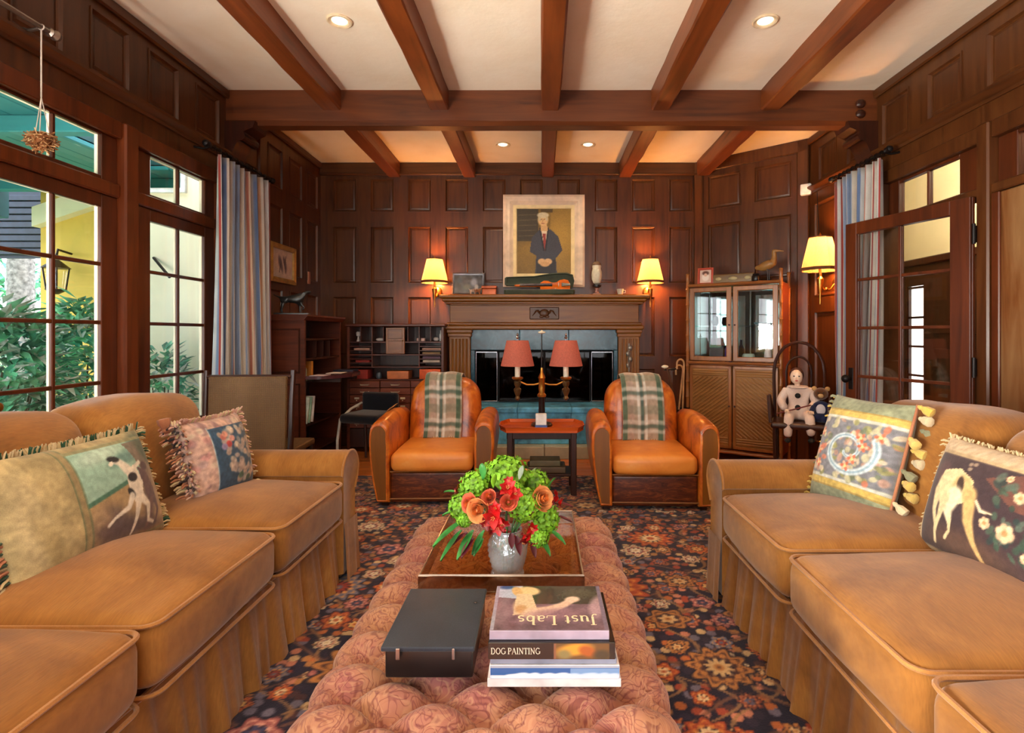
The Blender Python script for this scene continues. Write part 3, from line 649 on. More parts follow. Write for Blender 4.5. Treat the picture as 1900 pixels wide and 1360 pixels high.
# ------------------------------------------------------------------ rug
def draw_rug(w, h, asp):
    cv = Canvas(w, h, (30,26,44), asp); rg = np.random.RandomState(5); S = asp          # v unit = 4 m
    X = cv.U*S; Y = cv.V
    PALS = [((158,70,40),(206,128,60),(226,196,150)), ((186,104,52),(120,46,34),(220,176,110)), ((206,186,150),(140,60,60),(222,206,180)), ((150,86,84),(206,150,132),(60,60,92)),
            ((104,104,124),(206,150,90),(150,60,44)), ((176,118,64),(70,44,40),(206,170,120)), ((122,60,46),(190,120,80),(90,92,118))]
    # fine mosaic of little leaves and florets
    cell = .0105; gx = X/cell; gy = Y/cell; best = np.full(X.shape, 9.0); idn = np.zeros(X.shape)
    ix = np.floor(gx).astype(int); iy = np.floor(gy).astype(int)
    for ox in (-1,0,1):
        for oy in (-1,0,1):
            a = ix+ox; b = iy+oy; hsh = np.sin(a*127.1+b*311.7)*43758.5453; r1 = hsh-np.floor(hsh); h2 = np.sin(a*269.5+b*183.3)*24634.63; r2 = h2-np.floor(h2)
            d = np.hypot(gx-a-.15-.7*r1, (gy-b-.15-.7*r2)); m = d < best; best = np.where(m, d, best); idn = np.where(m, (r1*7.3+r2*3.1) % 1, idn)
    pal = np.array([(176,100,52),(36,30,50),(150,66,44),(44,36,54),(196,164,120),(104,98,116),(30,26,44),(186,120,96),(70,44,46),(164,112,64)], float)
    c = pal[(idn*10).astype(int) % 10]; e = np.clip((.52-best)/.12, 0, 1)[..., None]; cv.a = cv.a*(1-e)+c*e
    # vines
    for k in range(26):
        ph = rg.rand()*6.28; base = k/26*S; xx = base+.03*np.sin(Y*38+ph)+.012*np.sin(Y*91+ph*2); cv.put((.0022-np.abs(X-xx))/.0012+.5, (150,112,74), .8)
    for k in range(24):
        ph = rg.rand()*6.28; base = k/24; yy = base+.02*np.sin(X*41+ph); cv.put((.002-np.abs(Y-yy))/.0012+.5, (120,80,60), .7)
    def rosette(cx, cy, r, n, p, sq=1.0, rot=0.0):
        x0 = int((cx-r*1.3)/S*w); x1 = int((cx+r*1.3)/S*w)+1; y0 = int((cy-r*1.3)*h); y1 = int((cy+r*1.3)*h)+1
        x0, y0 = max(0,x0), max(0,y0); sl = (slice(y0,min(h,y1)), slice(x0,min(w,x1)))
        if sl[0].stop <= sl[0].start or sl[1].stop <= sl[1].start: return
        dx = (X[sl]-cx)/sq; dy = Y[sl]-cy; d = np.hypot(dx,dy)/r; t = np.arctan2(dy,dx)+rot; pe = 1+.16*np.cos(n*t)
        def put(m, col):
            mm = np.clip(m,0,1)[...,None]; cv.a[sl] = cv.a[sl]*(1-mm)+np.array(col,float)*mm
        sf = .10
        put((1.12*pe-d)/sf, (24,20,36)); put((pe-d)/sf, p[0]); put((pe*.82-d)/sf, p[1]); put(((.22*np.abs(np.cos(n*t/2)))-np.abs(d-.66))/sf-.4, p[0]); put((.52*(1+.1*np.cos(n*t))-d)/sf, (40,28,44)); put((.46*(1+.2*np.cos(n*t+1.5))-d)/sf, p[2]); put((.22-d)/sf, p[0]); put((.1-d)/sf, p[1])
    for i in range(28):
        for j in range(27):
            rosette((i+.5*(j%2)+rg.uniform(-.2,.2))/27*S, (j+rg.uniform(-.2,.2))/26, rg.uniform(.008,.0135), rg.choice((5,6,8)), PALS[rg.randint(7)])
    for i in range(13):
        for j in range(12):
            rosette((i+.5*(j%2))/12*S+rg.uniform(-.008,.008), j/11.5+rg.uniform(-.008,.008), rg.uniform(.015,.022), rg.choice((6,8,10)), PALS[rg.choice((0,1,2,2,3,5))], rg.uniform(.8,1.25))
    for i in range(7):
        for j in range(7):
            rosette((i+.5*(j%2)+.25)/6.5*S, (j+.3)/6.6, rg.uniform(.027,.035), rg.choice((8,10,12)), PALS[rg.choice((0,1,5,0,4))], rg.uniform(.75,1.4), rg.rand())
    cv.grain(.12, 60, 3); return cv
RX0, RX1, RY0, RY1 = -2.15, 2.15, .55, 4.72
cv = draw_rug(560, 540, (RX1-RX0)/(RY1-RY0))
rug = thing('rug', 'large patterned oriental rug with navy ground and rust and cream blossoms', 'rug', (0,0,0))
print_mesh('pile', cv, lambda U, V: (RX0+(RX1-RX0)*U, RY0+(RY1-RY0)*V, .012+0*U), VC_RUG, rug)
MB().box(RX0,RX1,RY0,RY1,.001,.0115).build('backing', m_fabric('rug_backing', (40,26,30), (90,50,40)), rug)

# ------------------------------------------------------------------ sofas
def sofa(name, label, loc, rot, pitch, seed):
    rnd = random.Random(seed); L = pitch*3; AW = .24; D = 1.04; t = thing(name, label, 'sofa', loc, rot, 'tan velvet sofas')
    zs = .015
    # base and frame back
    b = MB(); b.rbox(L+.02, D-.16, .25, .04, (6,3,2), c=(0, (D-.16)/2+.07, .20)); b.rbox(L+2*AW-.04, .20, .80, .09, (8,2,4), c=(0, D-.10, .47)); b.build('frame', VELVET, t, 60)
    for k in range(3):                                    # seat cushions
        def crown(x, y, z, hx=pitch/2, hy=.42, hz=.10):
            c = max(0, 1-(x/hx)**2)*max(0, 1-(y/hy)**2); f = 1 if z > 0 else .3
            return (x*(1-.018*(abs(y/hy))**4), y+(-.012 if y < 0 else 0)*max(0,1-(x/hx)**2), z+f*.056*c+.004*math.sin(9*x+k*2+5*y))
        cx = (k-1)*pitch; c = (cx, .41, .415+zs)
        o = MB().rbox(pitch-.008, .84, .19, .055, (8,8,3), crown, c).build('seat_cushion', VELVET, t, 60)
        for zz, rr in ((.094,.0065),(-.085,.006)):
            pts = []; hx, hy, rc = pitch/2-.014, .414, .04
            for (qx, qy, a0) in ((1,1,0),(-1,1,90),(-1,-1,180),(1,-1,270)):
                for (px_, py_) in arc(qx*(hx-rc), qy*(hy-rc), rc, a0, a0+90, 4):
                    yy = py_-(.014*max(0,1-(px_/(pitch/2))**2) if py_ < -.35 else 0); pts.append((c[0]+px_, c[1]+yy, c[2]+zz-.012+.004*math.sin(9*px_+k*2)))
            MB().tube(pts, rr, 6, closed=True).build('piping', WELT, o)
    for k in range(3):                                    # back cushions, soft, leaning
        def soft(x, y, z, hx=pitch/2, hz=.27):
            c = max(0,1-(x/hx)**2)*max(0,1-(z/hz)**2)
            return (x*(1-.012*(z/hz)**2), y-(.06*c if y < 0 else -.02*c)+.10*(z/hz)*.6, z+.008*math.sin(3.3*x/hx+k)+(.012*max(0,1-(x/hx)**2) if z > 0 else 0))
        cx = (k-1)*pitch; dz = rnd.uniform(-.008,.010)
        o = MB().rbox(pitch-.006, .24, .50, .085, (8,3,6), soft, (cx, .775, .715+dz)).build('back_cushion', VELVET, t, 60)
    for s_ in (-1,1):                                     # rolled arms
        x0 = s_*(L/2); prof = [(0,.02),(0,.30),(0,.52)]
        out = AW-.07; prof = [(0,.05),(0,.54)]+[(out*.5-.115*math.cos(a)*1.0+.02, .545+.105*math.sin(a)) for a in [PI*i/12 for i in range(13)]]+[(out+.035,.50),(out,.44),(out,.05)]
        pts = [(x0+s_*p, z) for (p, z) in prof]; rings = []
        for (y, sc) in ((.012,.90),(0.0,.97),(.02,1.0),(.3,1.0),(.6,1.0),(.96,1.0)):
            cxp = x0+s_*out*.5; yy = y if sc != .97 else .004
            rings.append([(cxp+(p-cxp)*sc, yy if sc < 1 else y, .32+(z-.32)*(1-(1-sc)*.6)) for (p, z) in pts])
        rings[0] = [(p[0], .004, p[2]) for p in rings[0]]; rings[1] = [(p[0], .0, p[2]) for p in rings[1]]
        if s_ < 0: rings = [list(reversed(r)) for r in rings]
        o = MB().loft(rings).build('arm', VELVET, t, 50)
        MB().tube([(p, .001, z) for (p, z) in pts[1:-1]], .006, 6).build('piping', WELT, o)
    # gathered skirt on the front and both ends
    W2 = L/2+AW-.07
    def pleat(u, amp): return amp*(math.sin(u*23)+.6*math.sin(u*41+1)+.4*math.sin(u*67+.4))
    def front(u, v):
        x = -L/2-.0+u*L; g = (1-v); return (x+.01*g*math.sin(u*37), .045-.035*g-pleat(x*1.6, .010*(.25+g)), .012+(.315-.012)*v+.004*math.sin(x*9))
    m = MB(); m.sheet(front, 150, 7); m.build('skirt', VELVET, t, 80)
    m = MB(); m.tube([(-L/2+L*i/40, .045-pleat((-L/2+L*i/40)*1.6,.0026)-.003, .318+.004*math.sin((-L/2+L*i/40)*9)) for i in range(41)], .007, 6); m.build('skirt_piping', WELT, t)
    for s_ in (-1,1):
        def side(u, v, s_=s_):
            g = 1-v; y = u*.98; return (s_*(W2+.008+.02*g)+s_*pleat(y*1.4, .008*(.2+g)), y, .012+.29*v)
        def fr(u, v, s_=s_):
            g = 1-v; x = L/2+u*(W2+.012-L/2); return (s_*(x+.006*g), -.006-.012*g-pleat(x*3, .004*g), .012+.29*v)
        m = MB(); m.sheet(side, 60, 6); m.sheet(fr, 14, 6); m.build('skirt_end', VELVET, t, 80)
    return t
sofa('sofa', 'tan velvet sofa under the garden doors, holding the black and white hound cushion', (-.985, 1.68, 0), PI/2, .67, 1)
sofa('sofa', 'tan velvet sofa on the open inner door side, holding the scroll tapestry cushion', (.828, 1.49, 0), -PI/2, .65, 4)

# ------------------------------------------------------------------ cushions
def cushion_pos(w, h, t, sgn=-1):
    def pos(U, V):
        a = U*2-1; b = V*2-1
        pin = 1-.05*(1-b**2)*np.abs(a)**3; pinb = 1-.05*(1-a**2)*np.abs(b)**3
        th = t/2*np.sqrt(np.clip((1-np.abs(a)**2.6)*(1-np.abs(b)**2.6), 0, 1))
        return a*w/2*pin, sgn*th, b*h/2*pinb
    return pos
def cushion(label, w, h, tk, cv, backcol, loc, rot, name='cushion'):
    t = thing(name, label, 'cushion', loc, rot)
    print_mesh('cover', cv, cushion_pos(w, h, tk, -1), VC_CLOTH, t)
    bk = Canvas(24, 24, backcol); print_mesh('back_cover', bk, cushion_pos(w, h, tk, 1), VC_CLOTH, t)
    return t
def edge_pts(w, h, n, sides='lrtb'):
    out = []
    for sd in sides:
        for i in range(n):
            q = -1+2*(i+.5)/n
            if sd == 'l': out.append((-w/2*(1-.05*(1-q*q)), q*h/2, -1, 0))
            if sd == 'r': out.append((w/2*(1-.05*(1-q*q)), q*h/2, 1, 0))
            if sd == 't': out.append((q*w/2, h/2*(1-.05*(1-q*q)), 0, 1))
            if sd == 'b': out.append((q*w/2, -h/2*(1-.05*(1-q*q)), 0, -1))
    return out
def fringe(t, w, h, n, length, sides, mats, thick=.004, tk=.02, name='fringe'):
    m = MB()
    for (x, z, dx, dz) in edge_pts(w, h, n, sides):
        for q in range(5):
            y = random.uniform(-tk, tk); L = length*.75*random.uniform(.7,1.2); j = random.uniform(-.3,.3)
            tx, tz = dx+j*(dz != 0), dz+j*(dx != 0)
            m.tube([(x-dx*.006+j*.01, y*.5, z-dz*.006),(x+tx*L*.6, y, z+tz*L*.6),(x+tx*L, y*1.3, z+tz*L-.006*(dz==0))], [thick*.7, thick*.8, thick*.5], 4, mi=random.randrange(len(mats)))
    return tag(m.build(name, mats, t), kind='stuff')
FR_TAN = m_fabric('fringe_tan', (190,170,128), (214,196,156)); FR_GRN = m_fabric('fringe_green', (30,70,54), (60,96,70)); FR_RUST = m_fabric('fringe_rust', (150,86,58), (196,140,104))
FR_DARK = m_fabric('fringe_dark', (40,30,30), (80,60,56)); FR_PINK = m_fabric('fringe_pink', (190,140,130), (214,180,160)); FR_YEL = m_fabric('tassel_yellow', (206,172,70), (226,200,120)); FR_CRM = m_fabric('tassel_cream', (206,190,150), (226,212,180)); FR_OLV = m_fabric('tassel_olive', (120,124,92), (150,150,120))
# running hound, black and white
cv = Canvas(150, 104, (172,156,112), 1.44); cv.grain(.16, 9, 2)
cv.ell(.10,.5,.09,.4,(196,180,138),0,.8,.5); cv.ell(.17,.25,.06,.25,(146,128,84),20,.8,.5)
pic = lambda u, v: (.36+.61*u, .07+.84*v)
cv.rect(.36,.97,.07,.91,(150,190,172))
for (x, y, rx, ry, c, o) in ((.55,.84,.22,.07,(186,214,198),.8),(.8,.78,.25,.06,(106,146,140),.7),(.66,.74,.12,.05,(96,136,130),.6),(.9,.86,.16,.1,(70,100,92),.7)): cv.ell(x,y,rx,ry,c,8,.8,o)
cv.poly([pic(0,.44),pic(.5,.56),pic(1,.66),pic(1,0),pic(0,0)], (166,140,100)); cv.line([pic(0,.46),pic(.4,.55),pic(.62,.60)], .018, (70,116,96))
cv.poly([pic(.62,.98),pic(1,.98),pic(1,.2),pic(.82,.3),pic(.7,.7)], (122,112,98)); cv.ell(*pic(.92,.85),.10,.14,(64,84,66),30,.7,.8); cv.ell(*pic(.9,.45),.12,.16,(176,146,112),10,.8,.7)
for (x, y, rx, ry) in ((.2,.22,.16,.15),(.36,.14,.2,.1),(.72,.3,.09,.28),(.6,.1,.3,.05)): cv.ell(*pic(x,y),rx,ry,(88,72,74),-8,.8,.75)
for (x, y, rx, ry) in ((.1,.32,.1,.08),(.5,.38,.1,.06),(.9,.2,.12,.12)): cv.ell(*pic(x,y),rx,ry,(184,156,116),-8,.8,.6)
WHT = (228,222,206)
cv.poly([pic(.66,.70),pic(.78,.62),pic(.84,.42),pic(.82,.28),pic(.72,.26),pic(.68,.44)], (98,74,76)); cv.line([pic(.80,.34),pic(.84,.2),pic(.78,.06)], [.035,.02,.012], (98,74,76)); cv.line([pic(.74,.30),pic(.70,.16),pic(.62,.04)], [.03,.018,.010], (112,84,80)); cv.ell(*pic(.78,.68),.05,.04,(84,62,64),0,.3)
cv.ell(*pic(.58,.55),.075,.115,(222,214,198),8,.25)
cv.poly([pic(.50,.70),pic(.64,.72),pic(.68,.52),pic(.62,.34),pic(.54,.30),pic(.47,.42)], WHT)
cv.line([pic(.52,.70),pic(.47,.78),pic(.42,.80)], [.05,.035,.022], WHT); cv.ell(*pic(.415,.83),.06,.028,(38,36,38),-12,.3); cv.ell(*pic(.37,.79),.028,.018,WHT,20,.3)
cv.ell(*pic(.56,.60),.055,.04,(30,30,32),0,.25); cv.ell(*pic(.49,.45),.03,.05,(30,30,32),30,.3)
cv.line([pic(.49,.42),pic(.42,.32),pic(.25,.27),pic(.17,.22)], [.03,.022,.012,.014], WHT); cv.line([pic(.55,.34),pic(.50,.2),pic(.42,.03)], [.035,.02,.010], WHT)
cv.line([pic(.60,.38),pic(.68,.28),pic(.66,.12),pic(.74,.08)], [.045,.028,.016,.014], WHT); cv.line([pic(.64,.70),pic(.72,.73)], .018, WHT)
for u_ in (.345,): cv.rect(u_-.018,u_+.018,0,1,(150,134,96)); cv.rect(u_-.024,u_-.017,0,1,(96,110,80)); cv.rect(u_+.017,u_+.024,0,1,(96,110,80))
cv.rect(.36,.99,.90,.93,(140,140,104)); cv.rect(.97,1,0,1,(176,160,118)); cv.rect(.36,.97,.05,.075,(140,140,104)); cv.grain(.10, 40, 4)
TILT = -.30
p = cushion('wide cushion printed with a black and white running hound', .57, .40, .19, cv, (150,134,96), (-1.50, 1.76, .70), (TILT, 0, PI/2-.05))
fringe(p, .57, .40, 60, .025, 'tr', [FR_TAN, FR_TAN, FR_GRN]); fringe(p, .57, .40, 40, .05, 'l', [FR_GRN, FR_RUST, FR_TAN], .006)
fringe(p, .57, .40, 50, .018, 'b', [FR_TAN])
# floral with blue frame
cv = Canvas(96, 96, (196,164,150))
rg = np.random.RandomState(3)
for i in range(90): cv.ell(rg.rand(), rg.rand(), .03+.03*rg.rand(), .03+.02*rg.rand(), [(214,178,160),(190,140,136),(176,150,150),(206,190,170),(150,120,120)][rg.randint(5)], rg.rand()*180, .5, .8)
cv.rect(.26,.95,.07,.86,(52,82,108))
for i in range(70):
    u, v = .36+.54*rg.rand(), .15+.66*rg.rand()
    if u > .5 or v > .3: cv.ell(u, v, .03+.035*rg.rand(), .025+.03*rg.rand(), [(206,190,172),(196,170,150),(178,160,150),(216,204,186),(150,150,150)][rg.randint(5)], rg.rand()*180, .5, .85)
for (u, v, c) in ((.42,.72,(206,120,110)),(.48,.62,(190,70,70)),(.4,.60,(150,140,180)),(.46,.75,(214,150,130)),(.55,.68,(206,150,140)),(.6,.2,(80,110,90)),(.75,.14,(70,96,84))): cv.ell(u, v, .045, .04, c, 0, .5)
cv.rect(.245,.262,.05,.88,(176,190,196)); cv.grain(.16, 40, 5)
p = cushion('small square cushion of pink flowers inside a blue frame', .38, .36, .17, cv, (120,90,80), (-1.46, 2.42, .70), (-.24, 0, PI/2-.12))
fringe(p, .38, .36, 34, .03, 'l', [FR_TAN, FR_DARK, FR_RUST, FR_PINK], .007, .05); fringe(p, .38, .36, 34, .02, 'trb', [FR_PINK, FR_TAN], .006, .03)
for q, (x, z) in enumerate(((-.19,.18),(-.19,-.18))): MB().lathe([(.006,-.03),(.016,-.02),(.012,-.01),(.024,.01),(.026,.03),(.012,.034)], 8, (x-.01,.03,z)).build('corner_tassel', FR_RUST, p)
# scroll tapestry
cv = Canvas(110, 130, (138,144,116), .80); cv.grain(.12, 8, 2)
cv.rect(0,1,.24,.76,(126,128,134)); cv.rect(0,1,.76,.79,(206,208,196)); cv.rect(0,1,.79,.845,(206,178,96)); cv.rect(0,1,.21,.24,(206,208,196)); cv.rect(0,1,.155,.21,(206,178,96))
rg = np.random.RandomState(8)
for i in range(120):
    u, v = rg.rand(), .25+.5*rg.rand(); cv.ell(u, v, .02+.02*rg.rand(), .012+.02*rg.rand(), [(206,120,90),(196,190,150),(150,150,96),(190,150,130),(216,200,170),(110,120,96)][rg.randint(6)], rg.rand()*180, .4, .8)
sp = []
for i in range(70):
    a = 2.6+i/70*9.4; r = .225*(1-(i/70)**1.1*.86); sp.append((.54+(-r*math.cos(a))/.80*1.12, .50+r*math.sin(a)))
cv.line(sp, [.03-.018*i/70 for i in range(70)], (196,212,216)); cv.line(sp, [.010-.006*i/70 for i in range(70)], (150,176,190))
for (u, v) in ((.62,.43),(.70,.55),(.56,.36),(.12,.62),(.15,.45),(.18,.33),(.84,.66),(.66,.62)):
    for k_ in range(6): cv.ell(u+.03*math.cos(k_*1.05), v+.024*math.sin(k_*1.05), .022, .014, (208,112,84) if k_ % 2 else (226,180,150), k_*60, .4)
    cv.ell(u, v, .014, .014, (226,206,140), 0, .4)
for a, b_ in ((.845,.857),(.143,.155)): cv.rect(0,1,a,b_,(170,140,70))
cv.grain(.12, 50, 6)
p = cushion('tall cushion with a white scroll and coral flowers between pale green velvet bands', .41, .48, .18, cv, (130,120,80), (1.345, 2.27, .745), (-.32, 0, -PI/2+.26))
fringe(p, .41, .48, 44, .016, 'b', [FR_OLV, FR_CRM]); fringe(p, .41, .48, 20, .018, 'l', [FR_YEL, FR_OLV], .006)
for i in range(12):
    z = .235-i*.0425; m = MB(); x = .205; y = .01+.02*((i*7)%3-1); L = .05
    M_ = T((x, y, z), (random.uniform(-.4,.4), 1.9+random.uniform(-.25,.35), 0)); m.lathe([(.004,0),(.010,.010),(.008,.016),(.017,.030),(.020,.055),(.010,.060)], 8, M=M_)
    m.build('tassel', [FR_YEL, FR_CRM, FR_OLV, FR_YEL][i % 4], p)
m = MB(); m.tube([(.2, -.005, -.24+.48*i/20) for i in range(21)], .006, 6); m.build('cord', FR_RUST, p)
# cream greyhound among flowers
cv = Canvas(150, 100, (184,160,120), 1.5); cv.grain(.1, 9, 2); cv.rect(0,1,.88,1,(200,176,140)); 
for i in range(12): cv.ell(.1+.08*i, .93, .05, .02, (216,196,166), i*20, .8, .6)
pq = lambda u, v: (.07+.92*u, .05+.80*v)
cv.rect(.07,.99,.05,.85,(62,46,50)); cv.ell(*pq(.4,.14),.4,.12,(96,68,52),0,.9,.8); cv.poly([pq(.42,.86),pq(.62,1),pq(.95,1),pq(.95,.6),pq(.62,.66)],(104,66,56)); cv.ell(*pq(.1,.8),.08,.08,(98,66,68),0,.8,.7)
CR = (224,206,158); CR2 = (204,170,110)
cv.ell(*pq(.20,.66),.14,.15,CR,10,.2); cv.poly([pq(.10,.60),pq(.12,.82),pq(.24,.88),pq(.36,.80),pq(.39,.62),pq(.30,.52),pq(.18,.52)],CR)
cv.ell(*pq(.30,.70),.10,.10,CR2,0,.4,.8); cv.ell(*pq(.285,.72),.035,.07,(62,44,34),15,.3)
cv.line([pq(.27,.60),pq(.245,.46),pq(.275,.34)],[.075,.055,.022],(232,222,184)); cv.line([pq(.275,.36),pq(.285,.25),pq(.25,.16)],[.02,.013,.014],CR)
cv.line([pq(.12,.60),pq(.13,.40),pq(.17,.24),pq(.16,.08)],[.05,.026,.016,.016],CR); cv.line([pq(.20,.56),pq(.19,.36),pq(.165,.2)],[.05,.026,.018],CR)
cv.line([pq(.37,.66),pq(.40,.42),pq(.45,.24),pq(.54,.02)],[.06,.045,.024,.013],CR2); cv.line([pq(.42,.62),pq(.46,.55),pq(.53,.56)],[.012,.014,.006],(226,206,170))
rg = np.random.RandomState(4)
for i in range(80):
    u, v = .50+.5*rg.rand(), .22+.7*rg.rand(); cv.ell(*pq(u,v), .02+.03*rg.rand(), .012+.02*rg.rand(), [(52,74,60),(70,94,76),(40,60,58),(86,104,90)][rg.randint(4)], rg.rand()*180, .4, .8)
for (u, v, r) in ((.50,.46,.05),(.62,.44,.075),(.64,.78,.05),(.55,.92,.03),(.78,.62,.06),(.9,.5,.06),(.84,.82,.05),(.95,.75,.05),(.74,.3,.04)):
    for k_ in range(7): cv.ell(pq(u,v)[0]+r*.5*math.cos(k_)/1.5, pq(u,v)[1]+r*.5*math.sin(k_), r*.45, r*.36, (228,204,160) if k_ % 2 else (216,176,140), k_*50, .5)
    cv.ell(*pq(u,v), r*.3, r*.3, (206,140,90), 0, .5)
for (u, v) in ((.29,.95),(.32,.96),(.30,.9)): cv.ell(*pq(u,v), .02, .016, (150,130,110), 0, .5)
cv.grain(.1, 45, 7)
p = cushion('wide cushion printed with a cream greyhound beside roses on a dark ground', .62, .40, .20, cv, (170,150,110), (1.41, 1.61, .695), (-.30, 0, -PI/2+.02))
fringe(p, .62, .40, 56, .022, 'b', [FR_TAN, FR_OLV, FR_DARK]); fringe(p, .62, .40, 30, .014, 'lt', [FR_TAN])
m = MB()
for i in range(9): m.ell((-.34-.014*i+.05*(i%2), -.02-.012*(i%3), -.205-.004*i+.01*(i%2)), (.020,.013,.011), 8, 6, M=None)
tag(m.build('corner_tassel', FR_TAN, p), kind='stuff')

# ------------------------------------------------------------------ tufted ottoman
OX0, OX1, OY0, OY1 = -.565, .315, 1.03, 2.52
ot = thing('ottoman', 'long deep-buttoned ottoman in rosy paisley cloth', 'ottoman', ((OX0+OX1)/2, (OY0+OY1)/2, 0))
ow, ol = OX1-OX0, OY1-OY0; px_ = ow/8; py_ = .075
def tuft(x, y, z):
    hx, hy, hz = ow/2, ol/2, .19
    d = Vector((0,0,0)); top = max(0, min(1, (z-.05)/.10))
    a = (x/px_+y/py_)*.5; b_ = (x/px_-y/py_)*.5
    bl = (abs(math.sin(PI*a))*abs(math.sin(PI*b_)))**.42
    sx_ = abs(math.sin(PI*x/(2*px_)))**.5; sy_ = abs(math.sin(PI*(y/py_+1)/2))**.5
    edge_y = max(0, min(1, (abs(y)-hy+.09)/.09)); edge_x = max(0, min(1, (abs(x)-hx+.09)/.09))
    bt = bl*(1-max(edge_x, edge_y))+edge_y*(1-edge_x)*sx_+edge_x*(1-edge_y)*sy_+edge_x*edge_y
    nz = -.058*(1-bt)*top; side = (1-top)*.5+.5
    dx = -math.copysign(.05*(1-sy_)*edge_x*side, x); dy = -math.copysign(.05*(1-sx_)*edge_y*side, y)
    dome = .004*(1-(x/hx)**2)*top
    return (x+dx, y+dy, z+nz+dome)
MB().rbox(ow, ol, .31, .085, (84,140,6), tuft, (0,0,.275)).build('cushioned_body', PAISLEY, ot, 80)
MB().rbox(ow-.12, ol-.12, .12, .02, 2, None, (0,0,.09)).build('plinth', PAISLEY, ot)
bm_ = MB().ell((0,0,0), (.014,.014,.007), 8, 5).mesh('button', BUTTON)
for i in range(-3, 4):
    for j in range(-8, 9):
        if (i+j) % 2: continue
        x, y = i*px_, j*py_
        if abs(x) > ow/2-.06 or abs(y) > ol/2-.12: continue
        o = bpy.data.objects.new('button', bm_); COL.objects.link(o); o.parent = ot; o.location = (x, y, .380)
for a in (-1,1):
    for b_ in (-1,1): MB().lathe([(.026,0),(.035,.05),(.03,.06)], 10, (a*(ow/2-.1), b_*(ol/2-.1), 0)).build('foot', DARKW, ot)
# amber acrylic tray
AMBER = m_thin('amber_acrylic', (.92,.80,.60), .03, .04, .25); AMBERE = m_thin('amber_edge', (.66,.55,.45), .22, .08)
tr = thing('tray', 'clear amber-tinted rectangular tray set on the ottoman under the flowers', 'tray', (-.124, 1.99, .438))
TW, TL, TH = .52, .62, .058
MB().box(-TW/2,TW/2,-TL/2,TL/2,0,.006).build('tray_base', AMBER, tr)
for (n_, q) in (('side',(-TW/2,TW/2,-TL/2,-TL/2+.007)),('side',(-TW/2,TW/2,TL/2-.007,TL/2)),('side',(-TW/2,-TW/2+.007,-TL/2+.007,TL/2-.007)),('side',(TW/2-.007,TW/2,-TL/2+.007,TL/2-.007))):
    MB().box(*q,.0062,TH,.0015).build(n_, AMBERE, tr)
RIMT = m_plain('tray_lip', (150,126,104), .2, .2)
m = MB(); m.tube([(-TW/2+.004,-TL/2+.004,TH),(TW/2-.004,-TL/2+.004,TH),(TW/2-.004,TL/2-.004,TH),(-TW/2+.004,TL/2-.004,TH)], .0042, 6, closed=True); m.build('rim', RIMT, tr)

# ------------------------------------------------------------------ club armchairs
def armchair(label, loc, rot):
    t = thing('club_armchair', label, 'armchair', loc, rot, 'club armchairs by the fire')
    for s_ in (-1,1):
        # arm section at depth y: inner face, rounded top, bulging outer face tapering to the floor
        def sec(y, top, w=1.0, inset=0.0):
            prof = [(.300,.03),(.302,.30),(.300,.44),(.305,.50)]
            n = 10
            for i in range(1, n): 
                a = PI-PI*i/n; prof.append((.372+.072*math.cos(a)*w, top-.075+.075*math.sin(a)))
            prof += [(.446,top-.10),(.448,.46),(.440,.34),(.420,.20),(.390,.06),(.382,.03)]
            c = (.37,.32); return [(s_*(c[0]+(x-c[0])*(1-inset)), y, c[1]+(z-c[1])*(1-inset*.5)) for (x, z) in prof]
        rings = [sec(-.002,.612,1,.10), sec(.006,.612,1,.03), sec(.03,.615), sec(.15,.628), sec(.35,.642), sec(.55,.640), sec(.74,.62), sec(.84,.58), sec(.86,.56,1,.1)]
        if s_ < 0: rings = [list(reversed(r)) for r in rings]
        o = MB().loft(rings).build('arm', LEATHER, t, 60)
        f = [(s_*(.378+(x-.378)*.80), .33+(z-.33)*.93) for (x, _, z) in [(abs(p[0]),0,p[2]) for p in sec(0,.605)]]
        MB().prism(f, -.012, .004, 'y').build('arm_facing', ARMF, o, 30)
        MB().tube([(x, -.010, z) for (x, z) in f], .006, 6, closed=True).build('arm_piping', LEATHER, o)
    def bk(x, y, z):
        return (x*(1-.10*max(0,(z)/.32)**2), y+.16*(z+.05)-.0*x, z-.05*(abs(x)/.3)**3*max(0,z)/.3)
    MB().rbox(.60,.26,.64,.115,(6,3,6), bk, (0,.72,.555)).build('backrest', LEATHER, t, 60)
    MB().rbox(.62,.16,.50,.05,(4,2,3), None, (0,.82,.30)).build('rear_panel', LEATHER, t, 60)
    def st(x, y, z): return (x, y-.02*max(0,1-(x/.3)**2)*(y < 0), z+(.028*max(0,1-(x/.3)**2)*max(0,1-(y/.33)**2) if z > 0 else 0))
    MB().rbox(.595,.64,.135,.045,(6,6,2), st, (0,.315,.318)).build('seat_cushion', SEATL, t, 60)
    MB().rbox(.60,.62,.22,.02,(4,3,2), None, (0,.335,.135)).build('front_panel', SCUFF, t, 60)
    m = MB(); m.tube([(-.30,.018,.25),(.30,.018,.25)], .006, 6); m.tube([(-.30,.018,.055),(.30,.018,.055)], .006, 6); m.build('panel_piping', ARMF, t)
    for a in (-1,1):
        for y in (.06,.8): MB().box(a*.34-.025,a*.34+.025,y-.025,y+.025,0.001,.032,.004).build('foot', DARKW, t)
    return t
a1 = armchair('tan leather club chair nearer the writing desk', (-.785, 3.86, .012), .03)
a2 = armchair('tan leather club chair nearer the bamboo cabinet', (.80, 3.76, .012), -.03)
